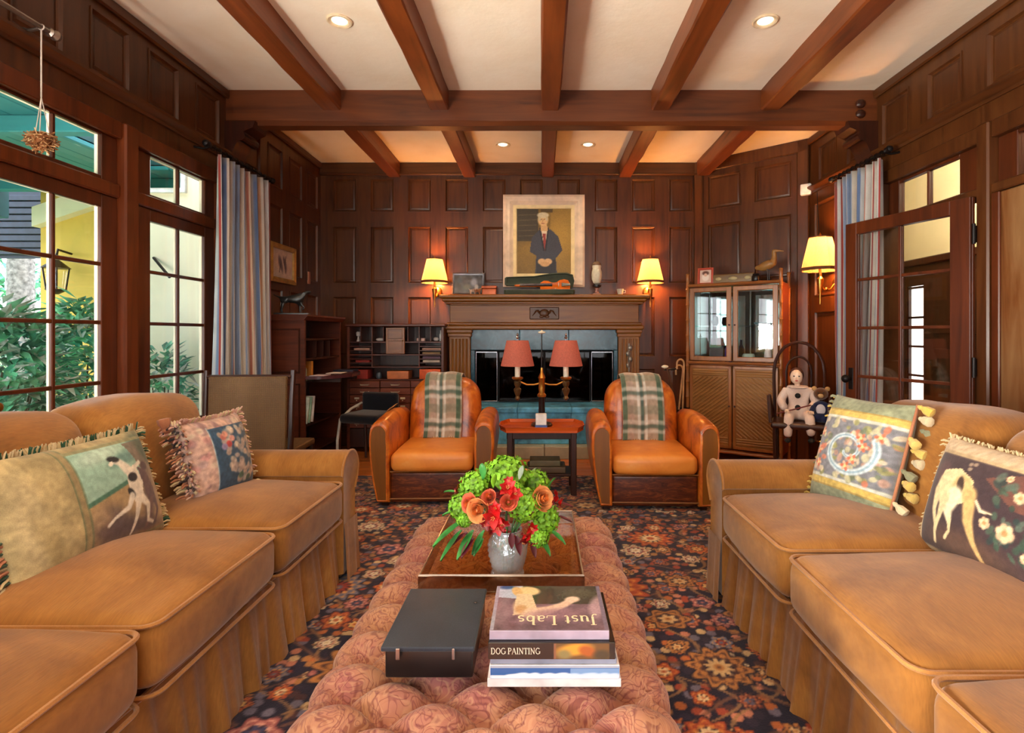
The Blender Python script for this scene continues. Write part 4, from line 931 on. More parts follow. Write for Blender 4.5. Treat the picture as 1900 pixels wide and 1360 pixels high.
def plaid(seed, du):
    cv = Canvas(70, 150, (170,150,130), .36/1.0)
    def band(axis, c, w, col, op):
        q = cv.U if axis == 'u' else cv.V; cv.put((w-np.abs(q-c))/.012+.5, col, op)
    for (c, w, col, op) in ((.06,.05,(60,92,72),.75),(.90,.055,(60,92,72),.85),(.44+du,.035,(64,90,86),.8),(.36+du,.03,(222,222,214),.75),(.53+du,.03,(222,222,214),.75),(.22,.06,(190,160,150),.4)): band('u', c, w, col, op)
    for i in range(5):
        b_ = .06+.235*i
        for (c, w, col, op) in ((b_,.012,(222,222,214),.55),(b_+.035,.013,(70,96,86),.65),(b_+.065,.014,(222,222,214),.5),(b_+.15,.03,(96,110,92),.35)): band('v', c, w, col, op)
    return cv.grain(.08, 60, seed)
def throw(label, loc, rot, x0, x1, seed, du):
    t = thing('throw_blanket', label, 'throw', loc, rot, 'plaid throws on the club chairs')
    path = [(.505,.40),(.520,.46),(.535,.55),(.552,.66),(.568,.76),(.592,.845),(.645,.897),(.720,.913),(.80,.905),(.872,.872),(.912,.80),(.925,.70),(.93,.60),(.93,.52)]
    P = np.array(path); d = np.r_[0, np.cumsum(np.hypot(*np.diff(P, axis=0).T))]; d /= d[-1]
    def pos(U, V):
        y = np.interp(V, d, P[:,0]); z = np.interp(V, d, P[:,1]); x = x0+(x1-x0)*U; wv = .006*np.sin(U*15+V*4)
        dz = -.10*(np.abs(x)/.3)**3*np.clip((z-.55)/.3, 0, 1)
        return x+.006*np.sin(V*9), y-wv-.012, z+dz*.6+.004*np.sin(U*11)
    o = print_mesh('cloth', plaid(seed, du), pos, VC_CLOTH, t); md = o.modifiers.new('thickness', 'SOLIDIFY'); md.thickness = .006; md.offset = 1
    m = MB()
    for i in range(34):
        x = x0+(x1-x0)*(i+.5)/34; m.tube([(x,.494,.412),(x+random.uniform(-.006,.006),.484,.392),(x+random.uniform(-.012,.012),.470,.378)], .0035, 4, mi=i%2)
    tag(m.build('fringe', [FR_RUST, FR_TAN], t), kind='stuff'); return t
throw('plaid throw over the club chair nearer the writing desk', (-.785, 3.86, .012), .03, -.15, .15, 2, .0)
throw('plaid throw over the club chair nearer the bamboo cabinet', (.80, 3.76, .012), -.03, -.17, .16, 6, .03)

# ------------------------------------------------------------------ fireplace
fp = thing('fireplace', 'carved oak chimneypiece with blue-green stone surround and raised hearth', 'fireplace', (.035, YB, 0))
yf = lambda d: -d
b = MB(); b.box(-1.13,1.13,-.32,0,1.635,1.675,.012); b.box(-1.10,1.10,-.29,0,1.60,1.637,.012); b.box(-1.07,1.07,-.25,0,1.575,1.602,.008); b.build('mantel_shelf', MANTW, fp)
b = MB(); b.box(-1.03,1.03,-.19,0,1.375,1.577,.006); b.box(-1.06,1.06,-.215,0,1.345,1.378,.01); b.box(-1.08,1.08,-.235,0,1.30,1.347,.012); b.box(-1.02,1.02,-.20,0,1.56,1.58,.005)
b.build('frieze', MANTW, fp)
b = MB(); b.box(-.16,.16,-.205,-.18,1.41,1.545,.008); b.ell((0,-.205,1.478), (.055,.018,.045), 14, 8)
for s_ in (-1,1):
    b.tube([(s_*(.05+.02*i+.0), -.207, 1.478+.03*math.sin(i*1.1)) for i in range(5)], [.016,.014,.011,.008,.004], 6); b.ell((s_*.03,-.205,1.44), (.025,.012,.016), 8, 6)
b.build('carved_plaque', m_wood('carved_oak', (40,20,8), (92,54,22), 'x', .4), fp)
for s_ in (-1,1):
    x = s_*.925; o = MB().box(x-.115,x+.115,-.17,0,.30,1.30,.006).build('pilaster', PILW, fp)
    b = MB()
    for i in range(5): xx = x-.076+i*.038; b.tube([(xx,-.172,.36),(xx,-.172,1.20)], .012, 8)
    b.build('reed', PILW, o)
    b = MB(); b.box(x-.13,x+.13,-.19,0,1.22,1.262,.008); b.box(x-.14,x+.14,-.205,0,1.262,1.302,.008); b.build('capital', MANTW, o); MB().box(x-.13,x+.13,-.19,0,.5,.6,.01).build('pilaster_base', MANTW, o)
    if s_ > 0:
        b = MB()
        for i in range(4): b.ell((x+.012*(-1)**i,-.188,1.10-i*.062), (.028-.002*i,.012,.030), 10, 6)
        b.tube([(x,-.186,1.15),(x,-.186,.84)], .010, 6); b.build('hanging_ornament', m_plain('pewter', (150,142,130), .4, .7), o)
# stone surround, joints between slabs
b = MB()
for i in range(3): b.box(-.81+i*.54,-.81+(i+1)*.54-.003,-.12,-.02,1.075,1.30,.004)
b.build('lintel_stone', STONE, fp)
for s_ in (-1,1): MB().box(s_*.81,s_*.765,-.12,-.02,.5,1.073,.004).build('jamb_stone', STONE, fp)
b = MB(); b.box(-.765,.765,-.019,-.004,.5,1.08); b.box(-.765,-.75,-.11,-.02,.5,1.08); b.box(.75,.765,-.11,-.02,.5,1.08); b.build('firebox', SOOT, fp)
for i in range(3): MB().box(-.84+i*.56,-.84+(i+1)*.56-.003,-.56,-.02,.445,.5,.006).build('hearth_slab', HEARTHST, fp)
for i in range(3): MB().box(-.82+i*.547,-.82+(i+1)*.547-.003,-.54,-.02,.125,.445,.004).build('hearth_facing', HEARTHST, fp)
for i in range(4): MB().box(-1.04+i*.52,-1.04+(i+1)*.52-.004,-.68,-.02,.0,.124,.006).build('hearth_step', SLABST, fp)
# glass fire doors in steel frames
FG = m_thin('smoked_glass', (.25,.27,.32), .012)
for (x0, x1) in ((-.755,-.515),(-.505,-.003),(.003,.505),(.515,.755)):
    b = MB(); b.box(x0,x0+.010,-.135,-.118,.505,1.06,.003); b.box(x1-.010,x1,-.135,-.118,.505,1.06,.003); b.box(x0,x1,-.135,-.118,1.045,1.06,.003); b.box(x0,x1,-.135,-.118,.505,.52,.003)
    if abs(x0) < .1 or abs(x1) < .1:
        b = MB(); b.box(x0,x1,-.135,-.118,1.05,1.06,.003); b.box(x0,x1,-.135,-.118,.505,.515,.003); b.box(x0,x0+.006,-.134,-.119,.508,1.055); b.box(x1-.006,x1,-.134,-.119,.508,1.055)
    o = b.build('fire_door', CHROME if abs(x0+x1) > .6 else SOOT, fp); MB().box(x0+.012,x1-.012,-.128,-.125,.515,1.05).build('pane', FG, o)

# ------------------------------------------------------------------ side table and two-armed lamp
st = thing('side_table', 'small cherry tray-top table with dark legs between the club chairs', 'table', (.005, 4.27, .012))
oct_ = [(-.325,-.06),(-.27,-.19),(.27,-.19),(.325,-.06),(.325,.10),(.27,.22),(-.27,.22),(-.325,.10)]
b = MB(); b.prism(oct_, .490, .508); o = b.build('tabletop', TABLEW, st)
b = MB(); b.loft([[(x*1.0,y*1.0,.505) for x,y in oct_],[(x*1.03,y*1.05,.532) for x,y in oct_],[(x*1.0,y*1.0,.532) for x,y in oct_],[(x*.965,y*.94,.509) for x,y in oct_]], cap=False); b.build('gallery', TABLEW, st)
for a in (-1,1):
    for y in (-.12,.15): MB().box(a*.245-.022,a*.245+.022,y-.022,y+.022,0,.489,.005).build('leg', DARKW, st)
b = MB(); b.box(-.27,.27,-.13,-.11,.43,.489,.004); b.box(-.27,.27,.14,.16,.43,.489,.004); b.box(-.26,-.24,-.12,.15,.43,.489); b.box(.24,.26,-.12,.15,.43,.489); b.build('apron', DARKW, st)
MB().box(-.245,.245,-.12,.15,.14,.16,.004).build('lower_shelf', DARKW, st)
tag(MB().rbox(.30,.20,.05,.008,2,None,(.04,4.26,.1985)).build('case', m_plain('worn_case', (76,60,40), .5)), 'flat worn case on the lower shelf of the side table', 'case')
tag(MB().rbox(.24,.17,.045,.006,2,None,(.03,4.26,.2465)).build('book', m_plain('olive_board', (92,84,58), .5)), 'thick olive book lying on the flat case under the side table', 'book')
lp = thing('twin_lamp', 'brass and black two-armed lamp with pink shades on the side table', 'lamp', (.005, 4.30, .522))
MB().lathe([(.085,0),(.085,.012),(.07,.022),(.03,.035),(.022,.05)], 24).build('base', BLACK, lp)
MB().lathe([(.022,.04),(.026,.10),(.024,.22),(.030,.23)], 16).build('column', BLACK, lp)
MB().lathe([(.034,.23),(.036,.245),(.022,.26),(.026,.30),(.024,.37),(.030,.38),(.022,.40),(.012,.42),(.010,.46)], 16).build('sleeve', BRASS, lp)
MB().tube([(0,0,.45),(0,0,.735)], .005, 8).build('rod', BLACK, lp)
b = MB(); b.lathe([(.004,.73),(.030,.738),(.030,.746),(.012,.752),(.004,.760)], 16); b.build('finial', IVORY, lp)
SHP = m_shade('coral_shade', (214,124,104), (1,.3,.2), .10)
for s_ in (-1,1):
    x = s_*.193
    b = MB(); b.tube([(s_*.02,0,.335),(s_*.06,0,.325),(s_*.12,0,.325),(s_*.165,0,.345),(x,0,.352)], [.007,.006,.006,.007,.008], 8); ar = b.build('arm', BRASS, lp)
    MB().lathe([(.012,.352),(.044,.372),(.046,.382),(.036,.388),(.03,.376),(.014,.36)], 16, (x,0,0)).build('drip_pan', BRASS, ar)
    MB().lathe([(.006,.20),(.022,.215),(.014,.235),(.028,.27),(.030,.29),(.016,.305),(.026,.325),(.028,.352)], 14, (x,0,0)).build('urn', m_plain('lamp_urn', (96,74,44), .35, .7), ar)
    MB().lathe([(.021,.376),(.021,.50)], 14, (x,0,0)).build('candle_tube', IVORY, ar)
    sh = MB().lathe([(.132,.475),(.133,.478),(.088,.675),(.087,.678)], 32, (x,0,0), cap=False).build('lamp_shade', SHP, lp)
    b = MB(); b.tube([(x,0,.50),(x,0,.70)], .004, 6); b.lathe([(.006,.69),(.014,.70),(.006,.712),(.010,.722),(.003,.738)], 10, (x,0,0)); b.build('shade_finial', CHROME, sh)
t = thing('tea_tin', 'small white box with a blue base before the twin lamp on the side table', 'box', (0.0, 4.165, .521))
MB().rbox(.085,.06,.085,.006,2,None,(0,0,.0725)).build('box_body', WHITEP, t); MB().rbox(.095,.07,.03,.005,2,None,(0,0,.0152)).build('box_base', m_plain('blue_enamel', (60,80,140), .4), t)
# ------------------------------------------------------------------ lettering: small serif alphabet drawn with strokes
def _a(cx, cy, rx, ry, a0, a1, n=10): return [(cx+rx*math.cos(math.radians(a0+(a1-a0)*i/n)), cy+ry*math.sin(math.radians(a0+(a1-a0)*i/n))) for i in range(n+1)]
TK, TN = .13, .055
GL = {
 'J': (.50, [([(.34,.96),(.34,.10)],TK), (_a(.20,.08,.14,.22,0,-140),.08), ([(.18,.98),(.50,.98)],TN)]),
 'u': (.58, [([(.12,.60),(.12,.20)],TK), (_a(.27,.18,.15,.16,180,350),.08), ([(.44,.60),(.44,.02)],TK), ([(.02,.61),(.16,.61)],TN), ([(.34,.61),(.48,.61)],TN), ([(.44,.03),(.55,.03)],TN)]),
 's': (.44, [(_a(.21,.46,.13,.14,40,270),.09), (_a(.21,.17,.15,.15,90,-150),.10)]),
 't': (.38, [([(.16,.82),(.16,.14)],TK), (_a(.25,.13,.09,.11,180,330),.07), ([(.02,.60),(.33,.60)],TN)]),
 'L': (.64, [([(.16,.97),(.16,.03)],TK), ([(.03,.98),(.30,.98)],TN), ([(.03,.03),(.56,.03)],TN), ([(.56,.03),(.58,.26)],TN)]),
 'a': (.52, [(_a(.22,.45,.15,.15,150,0),.08), ([(.37,.45),(.37,.06)],TK), ([(.37,.05),(.49,.03)],TN), (_a(.20,.17,.15,.15,60,330),.08), ([(.22,.33),(.36,.36)],TN)]),
 'b': (.58, [([(.12,.98),(.12,.04)],TK), ([(.01,.98),(.14,.98)],TN), (_a(.30,.31,.18,.29,150,-150,14),.09)]),
 'D': (.78, [([(.15,.97),(.15,.03)],TK), ([(.02,.98),(.34,.98)],TN), ([(.02,.02),(.34,.02)],TN), (_a(.32,.5,.34,.48,90,-90,12),.11)]),
 'O': (.80, [(_a(.40,.5,.31,.47,0,360,20),.10)]),
 'G': (.80, [(_a(.42,.5,.33,.47,45,330,18),.10), ([(.71,.40),(.71,.10)],.11), ([(.55,.42),(.82,.42)],TN)]),
 'P': (.62, [([(.15,.97),(.15,.03)],TK), ([(.02,.02),(.28,.02)],TN), ([(.02,.98),(.32,.98)],TN), (_a(.30,.73,.24,.24,90,-90,10),.09), ([(.15,.49),(.30,.49)],TN)]),
 'A': (.76, [([(.08,.02),(.37,.98)],.06), ([(.37,.98),(.66,.02)],.12), ([(.18,.34),(.56,.34)],TN), ([(.0,.02),(.17,.02)],TN), ([(.55,.02),(.76,.02)],TN)]),
 'I': (.34, [([(.16,.97),(.16,.03)],TK), ([(.03,.98),(.29,.98)],TN), ([(.03,.02),(.29,.02)],TN)]),
 'N': (.80, [([(.14,.97),(.14,.03)],.06), ([(.14,.97),(.64,.03)],.12), ([(.64,.97),(.64,.03)],.06), ([(.02,.98),(.18,.98)],TN), ([(.02,.02),(.26,.02)],TN), ([(.52,.98),(.76,.98)],TN)]),
 'T': (.66, [([(.32,.97),(.32,.03)],TK), ([(.03,.97),(.61,.97)],TN), ([(.03,.97),(.03,.76)],TN), ([(.61,.97),(.61,.76)],TN), ([(.19,.02),(.45,.02)],TN)]),
}
def lettering(name, text, M, h, mat, parent, space=.36, track=.03):
    """flat letters in the local XY plane of M, cap height h"""
    m = MB(); x = 0
    for ch in text:
        if ch == ' ': x += space; continue
        adv, strokes = GL[ch]
        for si, (pts, w) in enumerate(strokes):
            L, R_ = [], []
            for i, p in enumerate(pts):
                a = Vector(pts[max(i-1,0)]); b = Vector(pts[min(i+1,len(pts)-1)]); d = (b-a).normalized(); n = Vector((-d.y, d.x))*w/2
                L.append(((x+p[0]+n.x)*h, (p[1]+n.y)*h, .00002*si)); R_.append(((x+p[0]-n.x)*h, (p[1]-n.y)*h, .00002*si))
            k = len(L); m.add(L+R_, [(i, k+i, k+i+1, i+1) for i in range(k-1)], M)
        x += adv+track
    o = m.build(name, mat, parent, 0); return tag(o, kind='stuff'), x*h
def text_width(text, h, space=.36, track=.03): return sum((space if c == ' ' else GL[c][0]+track) for c in text)*h
# ------------------------------------------------------------------ books and box on the ottoman
PAGE = m_plain('page_edges', (222,214,200), .8, var=.06, scale=60)
def book(label, x0, x1, y0, y1, z0, th, cover, spine=None, rot=0.0):
    c = ((x0+x1)/2, (y0+y1)/2, z0); t = thing('book', label, 'book', c, rot, 'picture books stacked on the ottoman'); w, d = x1-x0, y1-y0
    b = MB(); b.box(-w/2,w/2,-d/2,d/2,th-.003,th,.001); b.build('front_cover', cover, t)
    b = MB(); b.box(-w/2,w/2,-d/2,d/2,0,.003,.001); b.build('back_cover', cover, t)
    MB().box(-w/2,w/2,-d/2-.002,-d/2+.003,0,th,.0012).build('spine', spine or cover, t)
    MB().box(-w/2+.005,w/2-.005,-d/2+.003,d/2-.005,.003,th-.003).build('pages', PAGE, t); return t
GREYG = m_plain('grey_jacket', (120,130,150), .2, coat=.3); WHITEG = m_plain('white_jacket', (222,220,224), .2, coat=.3); DARKG = m_plain('dark_jacket', (24,22,22), .2, coat=.3)
zb = .449
book('thin white-edged book at the bottom of the picture book stack', -.122, .182, 1.225, 1.475, zb, .020, WHITEG, m_plain('pale_spine', (206,204,206), .3))
bk2 = book('book with a blue snowy spine, second from the bottom of the stack', -.116, .178, 1.222, 1.47, zb+.0205, .031, WHITEG)
cv = Canvas(150, 22, (52,92,150), 10); cv.rect(0,1,0,.25,(206,214,226)); cv.rect(0,1,.82,1,(150,160,176))
for i in range(30): cv.ell(.15+.85*((i*37)%30)/30, .22+.15*((i*13)%7)/7, .35, .12, (226,230,236), 0, .8, .9)
cv.rect(.62,1,.2,.8,(150,180,214),.6); print_mesh('spine_print', cv, lambda U,V: (-.146+.292*U, -.1265+0*U, .001+.029*V), VC_GLOSS, bk2)
book('thin slate-blue book, third from the bottom of the stack', -.116, .172, 1.226, 1.46, zb+.052, .012, GREYG)
bk4 = book('black-spined book on painted dogs, under the topmost book', -.120, .168, 1.222, 1.46, zb+.0645, .038, DARKG)
cv = Canvas(120, 30, (22,20,20), 7.3); cv.rect(.535,.95,.03,.97,(96,70,40)); cv.ell(.68,.6,1.0,.36,(196,140,50),8,.6); cv.ell(.78,.5,.5,.32,(150,80,36),-20,.6); cv.ell(.9,.25,.5,.3,(60,54,40),0,.8); cv.ell(.6,.3,.4,.3,(120,110,70),0,.8); cv.rect(.515,.53,.03,.97,(120,80,60))
print_mesh('spine_print', cv, lambda U,V: (-.1435+.287*U, -.1215+0*U, .001+.036*V), VC_GLOSS, bk4)
CREAML = m_plain('cream_letters', (206,196,176), .5, var=.02); GOLDL = m_plain('pale_gold_letters', (236,214,176), .5, var=.02)
hh = .0142; lettering('title', 'DOG PAINTING', T((-.138,-.1226,.013),(PI/2,0,0)), hh, CREAML, bk4, .30, .01)
bk5 = book('topmost book, glossy cover photo of labrador dogs with upside-down cream title', -.118, .156, 1.232, 1.448, zb+.103, .021, WHITEG, m_plain('mauve_spine', (150,140,160), .25, coat=.3))
cv = Canvas(150, 118, (112,92,104), 1.27); cv.grain(.2, 12, 2)
cv.poly([(0,.72),(.32,.66),(.30,1),(0,1)], (176,186,210)); cv.ell(.1,.97,.1,.05,(60,90,140),0,.8); cv.rect(.25,1,.55,1,(58,60,52),.85); cv.ell(.8,.8,.25,.12,(84,84,70),10,.9,.7)
cv.ell(.3,.87,.15,.11,(226,196,150),-10,.3); cv.ell(.2,.86,.06,.12,(206,170,120),15,.3); cv.ell(.27,.5,.12,.2,(206,176,140),0,.4); cv.poly([(.2,.8),(.34,.8),(.4,.4),(.18,.3)], (214,190,160)); cv.ell(.25,.44,.07,.09,(190,150,110),0,.5)
cv.line([(.35,.35),(.5,.42),(.62,.52),(.7,.62)], [.11,.08,.06,.05], (214,186,166)); cv.ell(.72,.66,.09,.07,(222,196,176),20,.4); cv.ell(.55,.32,.3,.12,(150,116,130),10,.8,.8); cv.ell(.94,.5,.09,.24,(190,160,170),-12,.6,.8)
cv.ell(.08,.4,.12,.25,(150,130,140),0,.8,.6); cv.rect(0,.03,0,1,(150,150,170)); cv.rect(.965,1,0,1,(120,110,130)); cv.grain(.08, 60, 9)
print_mesh('cover_photo', cv, lambda U,V: (-.1365+.273*U, -.1075+.215*V, .0214+0*U), VC_GLOSS, bk5)
hh = .052; wT = text_width('Just Labs', hh); lettering('title', 'Just Labs', T((.118,-.045,.0219),(0,0,PI),(.195/wT,.80,1)), hh, GOLDL, bk5)
t = thing('presentation_box', 'flat black leather-covered box beside the picture books', 'box', (-.262, 1.395, .446)); BLL = m_fabric('black_cloth_reflecting', (34,40,50), (50,56,66), 300, .4, .1, bump=.12)  # black lid; its reflection is put into the slate-blue cloth colour
MB().rbox(.205,.275,.066,.005,2,None,(0,0,.034)).build('box_body', BLACK, t); MB().rbox(.218,.29,.012,.004,2,None,(-.002,0,.072)).build('lid', BLL, t)
b = MB(); b.box(-.075,-.065,-.149,-.145,.05,.076,.001); b.build('clasp', CHROME, t); MB().box(.055,.062,-.149,-.145,.05,.076,.001).build('clasp', CHROME, t); MB().ell((.085,.06,.079), (.005,.005,.002), 8, 5).build('stud', CHROME, t)
# ------------------------------------------------------------------ vase and bouquet
VX, VY, VZ = -.112, 1.80, .4455
k = NT('cut_crystal'); k.set(col=(.97,.99,1,1), rough=.02, trans=1.0, ior=1.45); k.bump(k.noise(k.coords((1,1,.5)), 60, 2), .35, .01); CRYST = k.mat
tp = NT('cut_crystal_shell'); t1 = tp.n('ShaderNodeBsdfTransparent'); t1.inputs[0].default_value = (.97,.99,1,1); g1 = tp.n('ShaderNodeBsdfGlossy'); g1.inputs[0].default_value = (.9,.96,1,1); g1.inputs['Roughness'].default_value = .12; d1 = tp.n('ShaderNodeBsdfDiffuse'); d1.inputs[0].default_value = (.86,.93,.95,1)
vn = tp.n('ShaderNodeTexVoronoi'); vn.inputs['Scale'].default_value = 46; tp.l(tp.coords((1,1,.7)), vn.inputs['Vector']); bp = tp.n('ShaderNodeBump'); bp.inputs['Strength'].default_value = .9; bp.inputs['Distance'].default_value = .01; tp.l(vn.outputs['Distance'], bp.inputs['Height']); tp.l(bp.outputs[0], g1.inputs['Normal'])
m1 = tp.n('ShaderNodeMixShader'); m1.inputs[0].default_value = .3; m2 = tp.n('ShaderNodeMixShader'); m2.inputs[0].default_value = .22; tp.l(t1.outputs[0], m1.inputs[1]); tp.l(g1.outputs[0], m1.inputs[2]); tp.l(m1.outputs[0], m2.inputs[1]); tp.l(d1.outputs[0], m2.inputs[2]); tp.l(m2.outputs[0], tp.out.inputs[0]); CUTG = tp.mat
va_ = thing('vase', 'cut crystal vase of the bouquet on the tinted tray', 'vase', (VX, VY, VZ))
b = MB(); rings = []; prof_ = [(.030,.0),(.052,.001),(.056,.010),(.050,.018)]+[(.052+.016*math.sin(min(1,i/9)*PI*.55), .024+.0095*i) for i in range(10)]+[(.058,.124),(.050,.140),(.047,.150),(.050,.156),(.046,.157),(.043,.145),(.052,.118),(.058,.09),(.046,.03),(.030,.018)]
for q_, (r, z) in enumerate(prof_):
    cut = .07 if 3 <= q_ <= 13 else .0
    rings.append([((r*(1-cut*((k_+q_) % 2)))*math.cos(2*PI*k_/24), (r*(1-cut*((k_+q_) % 2)))*math.sin(2*PI*k_/24), z) for k_ in range(24)])
b.loft(rings); b.build('vessel', CUTG, va_, 12)
bq = thing('bouquet', 'bouquet of peach roses, red lilies and lime hydrangeas standing in the crystal vase', 'flowers', (VX, VY, VZ))
PEACH = m_plain('peach_petal', (226,158,96), .6, var=.12, scale=30, sss=.0); REDP = m_plain('red_petal', (176,12,16), .5, var=.2, scale=30); CRIM = m_plain('crimson_petal', (120,8,16), .5, var=.2, scale=30); LIME = m_plain('lime_petal', (104,156,30), .6, var=.3, scale=40); SALM = m_plain('salmon_petal', (214,104,74), .6)
BLF = m_plain('bouquet_leaf', (48,122,52), .45, var=.3, scale=20); BURG = m_plain('burgundy_leaf', (84,22,34), .5); DUST = m_plain('dusty_leaf', (120,134,116), .7); BSTEM = m_plain('green_stem', (60,100,50), .6)
ROSEC = m_plain('rose_heart', (206,112,48), .6, var=.2, scale=60)
def petal(m, M, L, wd, cup, n=4, mi=0, tip=.3):
    m.sheet(lambda u, v: ((u-.5)*2*wd*math.sin(PI*min(1,(v*.86+.10)))**.7, L*v, cup*(math.cos((u-.5)*2.2)-1)*-.6*wd+cup*L*v*v*tip), n, 4, M, mi)
def frame(p, nrm):
    return Matrix.Translation(p) @ Vector(nrm).to_track_quat('Z','Y').to_matrix().to_4x4()
def rose(p, n, r, mat):
    m = MB(); F_ = frame(p, n)
    for ring, (k_, rr, hh, fl) in enumerate(((3,.15,.66,.0),(4,.29,.66,.03),(5,.45,.60,.08),(5,.62,.52,.16),(6,.80,.40,.30))):
        for i in range(k_):
            a0 = 2*PI*i/k_+ring*.8; sp = 2*PI/k_*1.22; rr = rr*random.uniform(.9,1.1); hh = hh*random.uniform(.92,1.08)
            def fn(u, v, a0=a0, sp=sp, rr=rr, hh=hh, fl=fl, i=i):
                a = a0+(u-.5)*sp; q = rr*(.55+.45*v**.6)+.05*(u)+fl*v*v*.5; z = -.35+(hh+.35)*v-.26*hh*(2*u-1)**2*v-fl*.3*v**3
                return (r*q*math.cos(a), r*q*math.sin(a), r*z)
            m.sheet(fn, 5, 4, F_, 1 if ring < 2 else 0)
    m.ell(tuple(F_ @ Vector((0,0,.15*r))), r*.22, 8, 6); m.build('rose', [mat, ROSEC], bq, 80)
def lily(p, n, r, mat):
    m = MB(); F_ = frame(p, n)
    for i in range(6):
        M_ = F_ @ Matrix.Rotation(2*PI*i/6+random.random()*.3,4,'Z') @ Matrix.Rotation(.75+.25*(i%2),4,'X'); petal(m, M_, r*random.uniform(.85,1.05), r*.36, .7, 4, 0, -.5)
    for i in range(5):
        a = i*1.25; q = F_ @ Vector((.16*r*math.cos(a),.16*r*math.sin(a),.6*r)); m.tube([tuple(F_ @ Vector((0,0,0))), tuple(q)], .0012, 4, mi=1)
    m.build('lily', [mat, PEACH], bq, 80)
def hydrangea(p, n, r):
    m = MB(); F_ = frame(p, n)
    for i in range(70):
        e = math.acos(1-1.25*(i+.5)/70); a = i*2.39996; d = Vector((math.sin(e)*math.cos(a), math.sin(e)*math.sin(a), math.cos(e)))
        P_ = F_ @ (d*r*random.uniform(.85,1.05)); nn = (F_.to_3x3() @ d).normalized(); G = frame(P_, nn) @ Matrix.Rotation(random.random()*3,4,'Z'); s_ = r*.24
        for q in range(4):
            H = G @ Matrix.Rotation(q*PI/2,4,'Z') @ Matrix.Rotation(random.uniform(-.1,.5),4,'X'); m.add([(0,0,0),(s_*.5,s_*.5,0),(0,s_,.1*s_),(-s_*.5,s_*.5,0)], [(0,1,2,3)], H)
    m.ell(tuple(p), r*.72, 8, 6); tag(m.build('hydrangea', LIME, bq, 0), kind='stuff')
def blade(p, d, L, wd, mat, droop=.5):
    m = MB(); d = Vector(d).normalized(); s_ = d.cross(Vector((0,0,1))); s_ = s_.normalized() if s_.length > .01 else Vector((1,0,0)); up = s_.cross(d)
    def fn(u, v):
        q = Vector(p)+d*L*v-Vector((0,0,droop*L*v*v*.5))+s_*(u-.5)*2*wd*math.sin(PI*(v*.93+.04))**.8+up*abs(u-.5)*wd*.8; return tuple(q)
    m.sheet(fn, 2, 7); m.build('leaf', mat, bq, 80)
BC = Vector((-.004, 0, .262)); BR = Vector((.160,.15,.112))
def on_ball(px, py, k_=.85):
    best = None
    for i in range(60):                                   # nearest point of the ball along the line of sight, in the bouquet's own frame
        Y = 1.60+i*.006; P_ = Vector(((px-CX)*Y/F-VX, Y-VY, EYE-(py-CY)*Y/F-VZ)); q = P_-BC; s_ = (q.x/BR.x)**2+(q.y/BR.y)**2+(q.z/BR.z)**2
        if best is None or abs(s_-k_) < best[0]: best = (abs(s_-k_), P_)
    P_ = best[1]; q = P_-BC; return P_, Vector((q.x/BR.x**2, q.y/BR.y**2-1.5, q.z/BR.z**2+1)).normalized()
for (px, py, r) in ((889,946,.040),(1005,926,.040),(933,893,.034),(908,922,.026),(943,932,.026),(872,934,.028)): p_, n_ = on_ball(px, py, 1.0); rose(p_, n_, r, PEACH if r > .03 else SALM)
for (px, py, r) in ((942,908,.046),(917,958,.052),(925,975,.040),(982,990,.048),(1026,925,.036),(856,905,.030),(963,985,.036)): 
    for (ox, oy, kk) in ((0,0,.74),(11,8,.6),(-10,9,.56),(2,-11,.5)): p_, n_ = on_ball(px+ox*r/.045, py+oy*r/.045, 1.12); lily(p_, n_+Vector((ox*.03,0,-oy*.03)), r*kk, REDP if kk != .56 else CRIM)
for (px, py, r) in ((884,900,.052),(858,938,.048),(972,936,.056),(1008,962,.056),(1000,995,.036),(862,962,.03),(955,912,.034)): p_, n_ = on_ball(px, py, .52); hydrangea(p_, n_, r*.92)
for i in range(8):
    a = .3+i*.36; p_ = BC+Vector((BR.x*.75*math.cos(a), BR.y*.75*math.sin(a), .02*(i%3)))
    if i % 2: hydrangea(p_, p_-BC+Vector((0,0,.05)), .05)
    else: rose(p_, p_-BC+Vector((0,0,.05)), .036, PEACH)
hydrangea(BC+Vector((0,.02,.06)), (0,.1,1), .07)
for (px, py, dx, dy, dz, L, wd, mt) in ((862,968,-.8,-.4,-.35,.13,.022,BLF),(858,985,-.7,-.4,-.7,.11,.018,BLF),(880,985,-.5,-.5,-.6,.10,.02,BLF),(895,890,-.05,-.1,1,.085,.016,BLF),(916,905,.1,-.2,1,.075,.012,LIME),
    (898,1000,-.5,-.5,-.6,.06,.014,BLF),(880,1000,-.5,-.5,-.5,.07,.018,BURG),(868,990,-.7,-.3,-.3,.06,.016,BURG),(958,995,.25,-.6,-.7,.06,.014,BURG),(948,990,.1,-.7,-.6,.05,.013,BURG),(1003,1000,.5,-.4,-.6,.06,.014,BLF),(1020,985,.7,-.4,-.3,.07,.015,BLF),
    (965,890,.2,.2,1,.07,.014,DUST),(980,892,.5,.2,.9,.08,.014,DUST),(955,895,.0,.3,1,.06,.012,DUST),(1018,905,.5,0,.9,.06,.012,BLF),(1030,935,1,-.2,.1,.07,.014,BURG),(1032,960,1,0,-.1,.06,.016,BURG),(900,985,-.5,-.4,-.7,.08,.016,BLF),(846,915,-1,0,.3,.05,.014,BLF),(850,950,-1,-.1,.0,.06,.016,BLF),(985,1005,.3,-.5,-.7,.05,.012,BURG)):
    p_, n_ = on_ball(px, py, .8); blade(p_, (dx,dy,dz), L*.85, wd*.85, mt)
m = MB()
